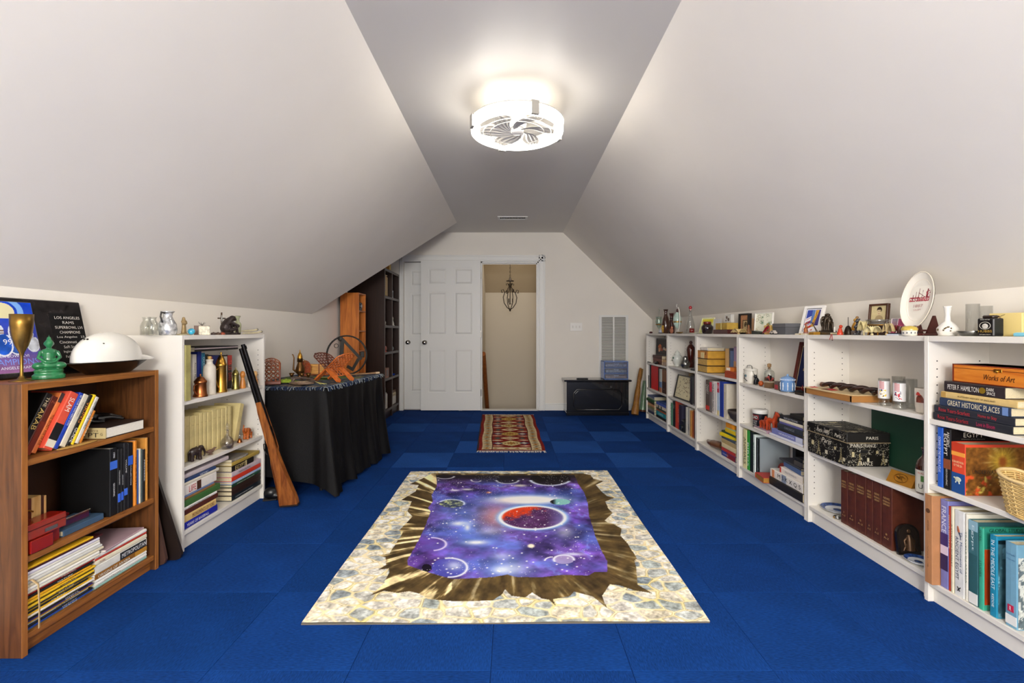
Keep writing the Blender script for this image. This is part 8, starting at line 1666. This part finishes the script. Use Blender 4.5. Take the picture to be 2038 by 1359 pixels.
pass; MB().prism([(-.010,.018),(.008,.018),(.005,.024),(-.008,.024)],'Y',-.0105,.0105).build('windows',mat('#3a3434',.3),v)
v=thing('grey_box','plain dark grey lidded box beside the framed flag print','box',(1.765,Yx(1567,1.765)+.0,z),rotz=math.radians(2)); MB().box(-.055,.055,-.068,.068,0,.046,b=.001).build('body',mat('#55565a',.5),v); MB().box(-.057,.057,-.070,.070,.0465,.070,b=.001).build('lid',mat('#5d5e62',.5),v)
def flag(u,v_):
    c=np.zeros(u.shape+(3,))+hexa('#e6e4ea'); k=v_-.35*u
    c=np.where(((u<.45)&(k>.55))[...,None],hexa('#3c4a9c'),c); st=(np.mod(k*4.2,1)<.5)&(k<.5); c=np.where((st&(u<.62))[...,None],hexa('#b8382c'),c)
    c=np.where(((u>.40)&(u<.60)&(v_>.35))[...,None],hexa('#5a7ab4'),c); c=np.where(((u>.62)&(v_>.25))[...,None],hexa('#46407e'),c); d=abs(u-.62-.25*(v_-.4))/.10; c=np.where(((d<1)&(v_>.2)&(v_<.95))[...,None],hexa('#c9983c')*(.6+.7*fbm(u*14,v_*14,5)[...,None]),c)
    d=abs(v_-.36)+abs(u-.3)*.2; c=np.where(((d<.10)&(np.sin(u*70)>0))[...,None],hexa('#27306a'),c); e=np.minimum(np.minimum(u,1-u),np.minimum(v_,1-v_)); c=np.where((e<.035)[...,None],hexa('#f2f2f4'),c); return c
v=framed('white framed stars and stripes print leaning above the fourth bookcase',(1.80,2.852,z+.004),.135,.180,17,-72,'#ece9e4',.016,flag,th=.014,mat_col='#4a4c66',matw=.004,nu=90,nv=110)
v=thing('figurine','small gold and red dancer figurine in front of the flag print','figurine',(1.735,Yx(1604,1.735),z+.008)); mb=MB().tube([(0,0,.006),(0,0,.03),(0,-.004,.048)],[.013,.008,.006],8).ell((0,-.006,.058),.006); mb.tube([(0,0,.042),(0,.018,.055)],[.003,.002],5).tube([(0,0,.042),(0,-.022,.030)],[.003,.002],5); sculpt('body',mb,.0018,mat('#9a5a30',.4,.3,var=.5,scale=90),v,1); MB().lathe([(.015,0),(.014,.005)],12).build('base',mat('#8a2a1c',.4),v)
v=thing('paper_stack','thin pale paper packet under the dancer figurine','paper',(1.735,2.755,z)); MB().box(-.045,.045,-.05,.05,0,.007,b=.0008).build('packet',mat('#d9cfb4',.6),v); MB().box(-.0455,.0455,-.01,.005,-.0,.0075).build('band',mat('#b89a5c',.6),v)
v=thing('small_easel','small gold box with a dark easel stick by the flag print','ornament',(1.700,Yx(1621,1.700)+.0,z)); MB().box(-.018,.018,-.022,.022,0,.016,b=.001).build('gold_box',mat('#b8862c',.35,.5),v); MB().tube([(0,-.018,.016),(0,.01,.055),(0,.018,.066)],.0022,5).tube([(.01,-.014,.016),(0,.01,.055)],.0018,5).build('stick',mat('#4a3a24',.4),v)
# elephants group
v=thing('book','dark brown leather book lying under the bronze elephant group','book',(1.762,Yx(1653,1.762),z)); MB().box(-.04,.06,-.055,.055,0,.003,b=.0008).box(-.04,.06,-.055,.055,.012,.015,b=.0008).box(-.041,-.038,-.055,.055,0,.015,b=.001).build('cover',mat('#2e2820',.4),v); MB().box(-.037,.058,-.0535,.0535,.0031,.0119).build('pages',PAGE,v)
v=thing('elephant_group','dark bronze group of elephants standing in a circle','figurine',(1.772,Yx(1647,1.772),z+.0155)); mb=MB().box(-.03,.03,-.034,.034,0,.008,b=.002)
for yy in (-.017,.017):
    mb.ell((0,yy,.062),(.016,.015,.022)); mb.ell((-.012,yy,.078),(.011,.011,.012)); mb.tube([(-.022,yy,.076),(-.026,yy,.05),(-.022,yy,.03)],[.006,.004,.003],6)
    for xx in (-.010,.010):
        for q in (-.007,.007): mb.tube([(xx,yy+q,.055),(xx*1.2,yy+q*1.1,.008)],[.0065,.0055],6)
    mb.ell((-.004,yy*1.75,.078),(.003,.008,.012))
mb.ell((0,0,.095),(.013,.016,.010)); sculpt('body',mb,.0022,mat('#3a2e20',.35,.5,var=.4,scale=80),v,1)
v=thing('salt_shaker','tiny white cylinder right of the bronze elephants','shaker',(1.745,Yx(1661,1.745),z+.0155)); MB().cyl(.005,0,.026,seg=14).build('body',mat('#e4e0d8',.4),v); MB().lathe([(.0052,.0262),(.004,.029),(.0005,.030)],12).build('cap',mat('#cfcac0',.4),v)
v=thing('string','thin red cord hanging over the shelf edge below the elephants','cord',(1.677-.006,Yx(1656,1.672),z-.0)); MB().tube([(.02,.03,.003),(.004,.012,.003),(-.003,.004,-.006),(-.004,.012,-.024)],.0018,5).tube([(.004,.012,.003),(-.003,-.006,.0015),(-.003,-.008,-.026)],.0014,5).build('cord',mat('#a82a24',.6),v); MB().ell((-.003,-.008,-.028),.003).build('bead',mat('#5a4a44',.4),v)
v=thing('bell','dark bronze bell with a thin upright handle','bell',(1.738,Yx(1688,1.738),z)); MB().lathe([(.020,0),(.021,.003),(.018,.022),(.012,.040),(.005,.048)],18,sx=.9).build('body',mat('#2c2018',.35,.5),v); MB().cyl(.0016,.048,.092,seg=8).build('handle',mat('#2a2420',.4),v)
v=thing('figurine','bright red draped kneeling figurine beside the dark bell','figurine',(1.700,Yx(1672,1.700),z)); sculpt('body',MB().lathe([(.014,0),(.014,.008),(.009,.025),(.007,.034),(.001,.04)],14).ell((0,-.005,.044),(.008,.009,.009)).tube([(0,.006,.03),(0,.012,.014),(0,.016,.004)],[.005,.005,.003],6),.0018,mat('#c23a1c',.35),v,1)
v=thing('figurine','gold and brown prancing animal figurine on a small grey base','figurine',(1.752,Yx(1701,1.752),z)); sculpt('body',MB().tube([(0,.006,.024),(0,.0,.045),(0,-.008,.066)],[.011,.013,.008],8).ell((0,-.005,.076),(.008,.011,.009)).tube([(0,.008,.05),(0,.022,.038)],[.005,.003],6).tube([(0,-.012,.055),(0,-.022,.044)],[.004,.003],6).tube([(0,-.012,.082),(0,-.016,.092)],[.003,.001],5),.0018,mat('#b8862c',.35,.4,var=.3,scale=60),v,1); MB().box(-.014,.014,-.018,.018,0,.022,b=.003).build('base',mat('#6a6460',.4,var=.2),v)
v=thing('figurine','small brown monkey figurine behind the gold animal','figurine',(1.825,Yx(1706,1.825),z)); sculpt('body',MB().tube([(0,0,.0),(0,0,.06),(0,0,.080)],[.013,.011,.007],8).ell((0,0,.092),.008),.002,mat('#8a6a44',.5),v,1); MB().lathe([(.016,0),(.015,.003)],12).build('base',darkwood,v)
v=thing('bear_figurine','shiny dark grey standing bear figurine holding a cub','figurine',(1.708,Yx(1708,1.708),z)); sculpt('body',MB().ell((0,0,.024),(.014,.015,.022)).ell((0,0,.05),(.011,.013,.016)).ell((-.004,0,.070),(.009,.010,.009)).ell((0,.009,.078),.004).ell((0,-.009,.078),.004).ell((-.013,0,.067),.004).tube([(0,.011,.052),(-.013,.004,.042)],[.005,.004],6).tube([(0,-.011,.052),(-.013,-.004,.042)],[.005,.004],6).ell((-.014,0,.040),(.006,.008,.008)).ell((-.006,.009,.006),(.012,.007,.006)).ell((-.006,-.009,.006),(.012,.007,.006)),.0017,mat('#26262a',.15,coat=.6),v,1); MB().box(-.016,.014,-.017,.017,0,.002).build('base',mat('#5a5a5e',.4),v)
def portr(u,v_):
    c=np.zeros(u.shape+(3,))+hexa('#d8c898')*(.92+.12*fbm(u*6,v_*6,4)[...,None]); d=np.hypot((u-.50)/.13,(v_-.62)/.22); c=np.where((d<1)[...,None],hexa('#d8c39a'),c); h=np.hypot((u-.52)/.16,(v_-.74)/.18); c=np.where(((h<1)&~((d<.92)&(v_<.74)))[...,None],hexa('#3a2c22'),c)
    b=(np.hypot((u-.52)/.26,(v_-.12)/.28)<1); c=np.where(b[...,None],hexa('#b09a74'),c); c=np.where(((abs(v_-.66)<.018)&((abs(u-.45)<.03)|(abs(u-.56)<.03)))[...,None],hexa('#2c2018'),c); c=np.where(((abs(v_-.49)<.012)&(abs(u-.50)<.035))[...,None],hexa('#a0543c'),c); return c
framed('brown framed sketched portrait above the gold footed glass dish',(1.83,Yx(1745,1.83)+.0,z+.06),.105,.098,5,-82,'#4a2814',.0095,portr,th=.016,nu=80,nv=80)
boxthing('small dark wood easel block under the sketched portrait','picture_easel','easel',(1.845,Yx(1745,1.845),z),.03,.08,.058,darkwood,bev=.002,parts=[('ledge',MB().box(-.030,-.0152,-.04,.04,.048,.058,b=.001),darkwood)])
Y,k=TP(1745,1.745); v=thing('footed_dish','shallow frosted glass dish on a gold legged stand','dish',(1.75,Y,z)); MB().lathe([(.012,.048),(.030,.050),(.050,.074),(.048,.075),(.029,.053),(.0005,.050)],30,cap=False).build('glass_bowl',glass('#e9eeee',.12),v)
mb=MB().tube([(.034*math.cos(a),.044*math.sin(a),.049) for a in [k_*PI/12 for k_ in range(24)]],.0022,5,closed=True)
for a in (PI*.25,PI*.75,PI*1.25,PI*1.75): mb.tube([(.034*math.cos(a),.044*math.sin(a),.049),(.030*math.cos(a),.036*math.sin(a),.025),(.036*math.cos(a),.044*math.sin(a),.0)],[.0022,.003,.002],6)
mb.build('gold_stand',brass,v)
shell('upright cream conch shell left of the footed dish',1.700,1714,.034,.024,.045,'#cfc08c',90); shell('large cream oyster shell in front of the footed dish',1.694,1740,.032,.042,.028,'#d6c795',20); shell('striped tan scallop shell right of the footed dish',1.700,1772,.036,.028,.035,'#b8a274',0)
def pink(u,v_):
    c=hexa('#c8526a')*(1-v_[...,None])+hexa('#8a8a94')*v_[...,None]; c=c*(1-.5*(u>.5)[...,None])+hexa('#d02a64')*.5*(u>.5)[...,None]; c=np.where(((abs(u-.46)<.03)|(abs(v_-.5)<.03))[...,None],hexa('#ecdfe2'),c); return c*(.85+.3*fbm(u*9,v_*9,3)[...,None])
framed('pink and grey stained glass style panel beside the oval plate',(1.775,Yx(1783,1.775),z),.060,.082,12,-72,'#e2d2d4',.003,pink,th=.006)
v=thing('coaster','pile of blue and white cards under the pink panel','cards',(1.700,2.075,z),rotz=.1); MB().box(-.022,.022,-.030,.028,0,.003,b=.0005).box(-.020,.024,-.026,.030,.0031,.006,b=.0005).build('cards',mat('#d3d8e2',.5),v); MB().box(-.018,.022,-.024,.026,.0062,.011,b=.001).build('dark_wallet',mat('#232a3a',.5),v)
v=thing('heart_box','dark red heart shaped glass ornament against the oval plate','ornament',(1.722,Yx(1789,1.722)+.022,z+.0)); mb=MB().ell((0,.008,.034),(.006,.012,.014)).ell((0,-.008,.034),(.006,.012,.014)).tube([(0,0,.03),(0,0,.012)],[.013,.001],8); sculpt('heart',mb,.002,mat('#6a1420',.15,coat=.6),v,1); MB().lathe([(.012,0),(.010,.006),(.003,.011)],14).build('stand',darkwood,v)
# oval plate
v=thing('display_plate','large white oval plate with a red brown factory scene standing upright','plate',(1.755,2.045,z+.030),rot=(math.radians(-11),0,math.radians(-88)))
pw,ph=.078,.125
mb=MB()
def pf(u,w_):
    a=2*PI*u; sc=1+.012*math.cos(a*36)*(1 if w_>.95 else 0); r=w_*sc; return (pw*r*math.cos(a),-.004-.012*max(0,w_-.7)/.3,ph+ph*r*math.sin(a))
mb.grid(pf,96,14,closed_u=True); mb.grid(lambda u,w_:(pf(u,w_)[0],pf(u,w_)[1]+.005,pf(u,w_)[2]),96,8,closed_u=True)
mb.build('plate',mat('#ece6da',.2,coat=.5),v,fix=False)
MB().tube([(pw*.99*math.cos(a),-.016,ph+ph*.99*math.sin(a)) for a in [k*PI/40 for k in range(80)]],.0022,6,closed=True).tube([(pw*.74*math.cos(a),-.0055,ph+ph*.74*math.sin(a)) for a in [k*PI/30 for k in range(60)]],.0012,5,closed=True).build('rim_beading',mat('#e6dccb',.3),v)
def fact(u,v_):
    c=np.zeros(u.shape+(3,))+hexa('#ece6da'); r=hexa('#9a3c44'); n=fbm(u*18,v_*18,6); m=(v_<.30)&(v_>.02)&(n>.36); c=np.where(m[...,None],r*(.7+.7*n[...,None]),c)
    for a,w_,h_ in ((.30,.018,.66),(.44,.022,.86),(.62,.012,.74),(.86,.05,.80),(.16,.02,.45)): m=(abs(u-a-.02*(v_))<w_*(1.3-v_))&(v_<h_)&(v_>.1); c=np.where(m[...,None],hexa('#7a3238'),c)
    d=abs((v_-.30)-(.75-u)*.9)<.02; c=np.where((d&(u>.45)&(u<.8)&(v_>.25))[...,None],hexa('#7a3238'),c); m=(u>.80)&(v_<.7)&(n>.5); c=np.where(m[...,None],hexa('#a85058'),c)
    m=(np.mod(u*11,1)<.4)&(v_<.2)&(v_>.06)&(np.mod(v_*12,1)<.5); c=np.where(m[...,None],hexa('#f0e2dc'),c); return c
printed('factory_scene',90,90,[(-.048,-.0055,ph*.95),(.048,-.0055,ph*.95),(.048,-.0055,ph*1.50),(-.048,-.0055,ph*1.50)],fact,v,vcol_mat(.2,0))
lettering('1887',.01,mat('#b88a88',.4),v,basis((0,-.0062,ph*.80),(1,0,0),(0,0,1)),width=.045,height=.014); lettering('SALEM',.01,mat('#c49a98',.4),v,basis((0,-.0062,ph*.66),(1,0,0),(0,0,1)),width=.035,height=.008)
v=thing('plate_stand','dark red wooden display stand holding up the oval plate','stand',(1.755,2.045,z),rotz=math.radians(-88)); mb=MB().box(-.055,.055,-.012,.075,0,.008,b=.002); 
for x in (-.04,.04): mb.tube([(x,-.036,.004),(x,-.034,.026),(x,-.030,.040)],[.008,.008,.010],8).box(x-.005,x+.005,-.036,.02,.0,.010,b=.001); mb.prism([(.012,.006),(.075,.006),(.052,.085),(.045,.085)],'X',x-.004,x+.004)
mb.build('frame',mat('#4a1c18',.35),v); MB().box(-.036,.036,-.004,.020,.018,.026,b=.001).build('rest_bar',mat('#4a1c18',.35),v)
Y=Yx(1809,1.694); v=thing('trinket_box','small round cream trinket box with yellow lid and blue flowers','box',(1.694,Y-.002,z)); MB().lathe([(.023,0),(.025,.002),(.026,.022)],30,sy=1.1).build('body',mat('#e6e0d0',.25,coat=.4),v); MB().lathe([(.0275,.0225),(.028,.027),(.024,.036),(.014,.041),(.0005,.042)],30,sy=1.1).build('lid',mat('#c9ae4c',.25,coat=.4,var=.15),v)
mb=MB()
for k_ in range(12): a=k_*2*PI/12; mb.ell((.0255*math.cos(a),.0282*math.sin(a),.012),(.0016,.0022,.004))
mb.build('flower_pattern',mat('#27304a',.4),v)
# bay 6 top
Y,k=TP(1886,1.73); lathed('white slender necked bud vase with painted flowers, nearest bookcase','bud_vase','vase',(1.73,Y,z),[(.024,0),(.027,.003),(.034,.018),(.034,.030),(.024,.045),(.010,.058),(.0085,.085),(.012,.112),(.014,.118),(.012,.118),(.007,.085)],mat('#e2ded6',.2,coat=.5),parts=[('scroll_foot',[(.026,0),(.030,.002),(.028,.006)],mat('#cfcac0',.3))])
vv=[o for o in bpy.data.objects if o.get('label','').startswith('white slender')][0]
mb=MB(); rs=random.Random(5)
for k_ in range(9): a=PI+rs.uniform(-.2,1.2); mb.ell((.034*math.cos(a),.034*math.sin(a),.018+rs.random()*.018),(.002,.004,.003))
mb.build('flower_painting',mat('#6a5a3c',.4,var=.4),vv)
v=thing('pewter_dish','low oval pewter dish beside the bud vase','dish',(1.73,Yx(1931,1.73),z)); MB().lathe([(.022,0),(.026,.002),(.036,.018),(.035,.019),(.024,.005),(.0005,.004)],28,cap=False,sy=1.15).build('bowl',pewter,v); MB().lathe([(.036,.0182),(.0375,.0195),(.0355,.0198)],28,cap=False,sy=1.15).build('rim',silver,v)
for cx,X,r,h_,lab in ((1936,1.80,.021,.125,'tall clear glass cylinder vase behind the pewter dish'),(1962,1.865,.020,.118,'clear glass cylinder vase behind the yellow gift box')):
    lathed(lab,'glass_vase','vase',(X,Yx(cx,X),z),[(r*.98,0),(r,.002),(r,h_),(r*.92,h_),(r*.92,.006),(.0005,.005)],glass('#f2f4f2',.02),part='glass_body')
v=thing('gift_box','pale yellow gift box painted with dark branches, nearest bookcase','box',(1.80,1.685,z),rotz=math.radians(8)); MB().box(-.035,.035,-.05,.05,0,.083,b=.001).build('body',mat('#dcc580',.5),v)
mb=MB(); 
for p,q in (((.03,.03),(.045,.07)),((.035,.045),(.015,.065)),((.04,.06),(.0,.078)),((.032,.03),(.044,.015)),((.036,.02),(.028,.04))): mb.tube([(-.0358,p[0],p[1]),(-.0358,q[0],q[1])],[.0012,.0006],4)
for a,b in ((.045,.07),(.015,.065),(.02,.072),(.044,.018),(.03,.045),(.04,.055)): mb.ell((-.036,a,b),(.0008,.004,.0028))
mb.build('branch_painting',mat('#4a2a1c',.5),v)
v=thing('tin','small black tin with an oval picture and gold lettering','tin',(1.715,Yx(1970,1.715),z),rotz=math.radians(4)); MB().box(-.018,.022,-.028,.028,0,.064,b=.003).build('body',mat('#151214',.3),v); MB().box(-.010,.014,-.02,.02,.064,.075,b=.004).build('spout_cap',mat('#2a1c14',.4),v)
Tt=basis((-.0186,0,.038),(0,-1,0),(0,0,1)); MB(Tt).tube([(.018*math.cos(a),.013*math.sin(a),.0005) for a in [k_*PI/14 for k_ in range(28)]],.0008,4,closed=True).build('oval_line',mat('#d9d4c4',.4),v); MB(Tt).ell((0,-.002,.0004),(.0105,.0095,.0008)).build('moon_picture',mat('#c9c4ba',.4,var=.3,scale=200),v)
lettering('HUBBS',.01,mat('#c9a44c',.35,.3),v,basis((-.0192,0,.018),(0,-1,0),(0,0,1)),width=.046,height=.0085); lettering('whole leaf tea',.01,mat('#d9d4c4',.4),v,basis((-.0192,0,.060),(0,-1,0),(0,0,1)),width=.032,height=.004); lettering('earl grey blend',.01,mat('#d9d4c4',.4),v,basis((-.0192,0,.006),(0,-1,0),(0,0,1)),width=.036,height=.004)
def rocks(u,v_):
    n=fbm(u*12,v_*5,4); c=hexa('#3a3c3c')*(1-n[...,None])+hexa('#c9cdd0')*n[...,None]; g=np.clip((.32-v_)*6,0,1)[...,None]*(fbm(u*14,v_*14,8)>.42)[...,None]; return c*(1-g)+hexa('#7a9a3c')*g
framed('leaning photograph of rocks and grass at the right end of the bookcases',(1.815,1.575,z+.022),.10,.105,14,-62,'#e6e6e4',.002,rocks,th=.003)
v=thing('blue_tray','pale blue flat tray under the rock photograph','tray',(1.785,1.572,z)); MB().box(-.05,.075,-.07,.055,0,.012,b=.003).build('tray',mat('#7cc4dc',.4),v); MB().box(-.045,.07,-.065,.05,.0121,.0135).build('liner',mat('#a4d6e6',.5),v); MB().box(.01,.04,-.05,.04,.0136,.0215,b=.002).build('support_block',mat('#e4e4e2',.5),v)
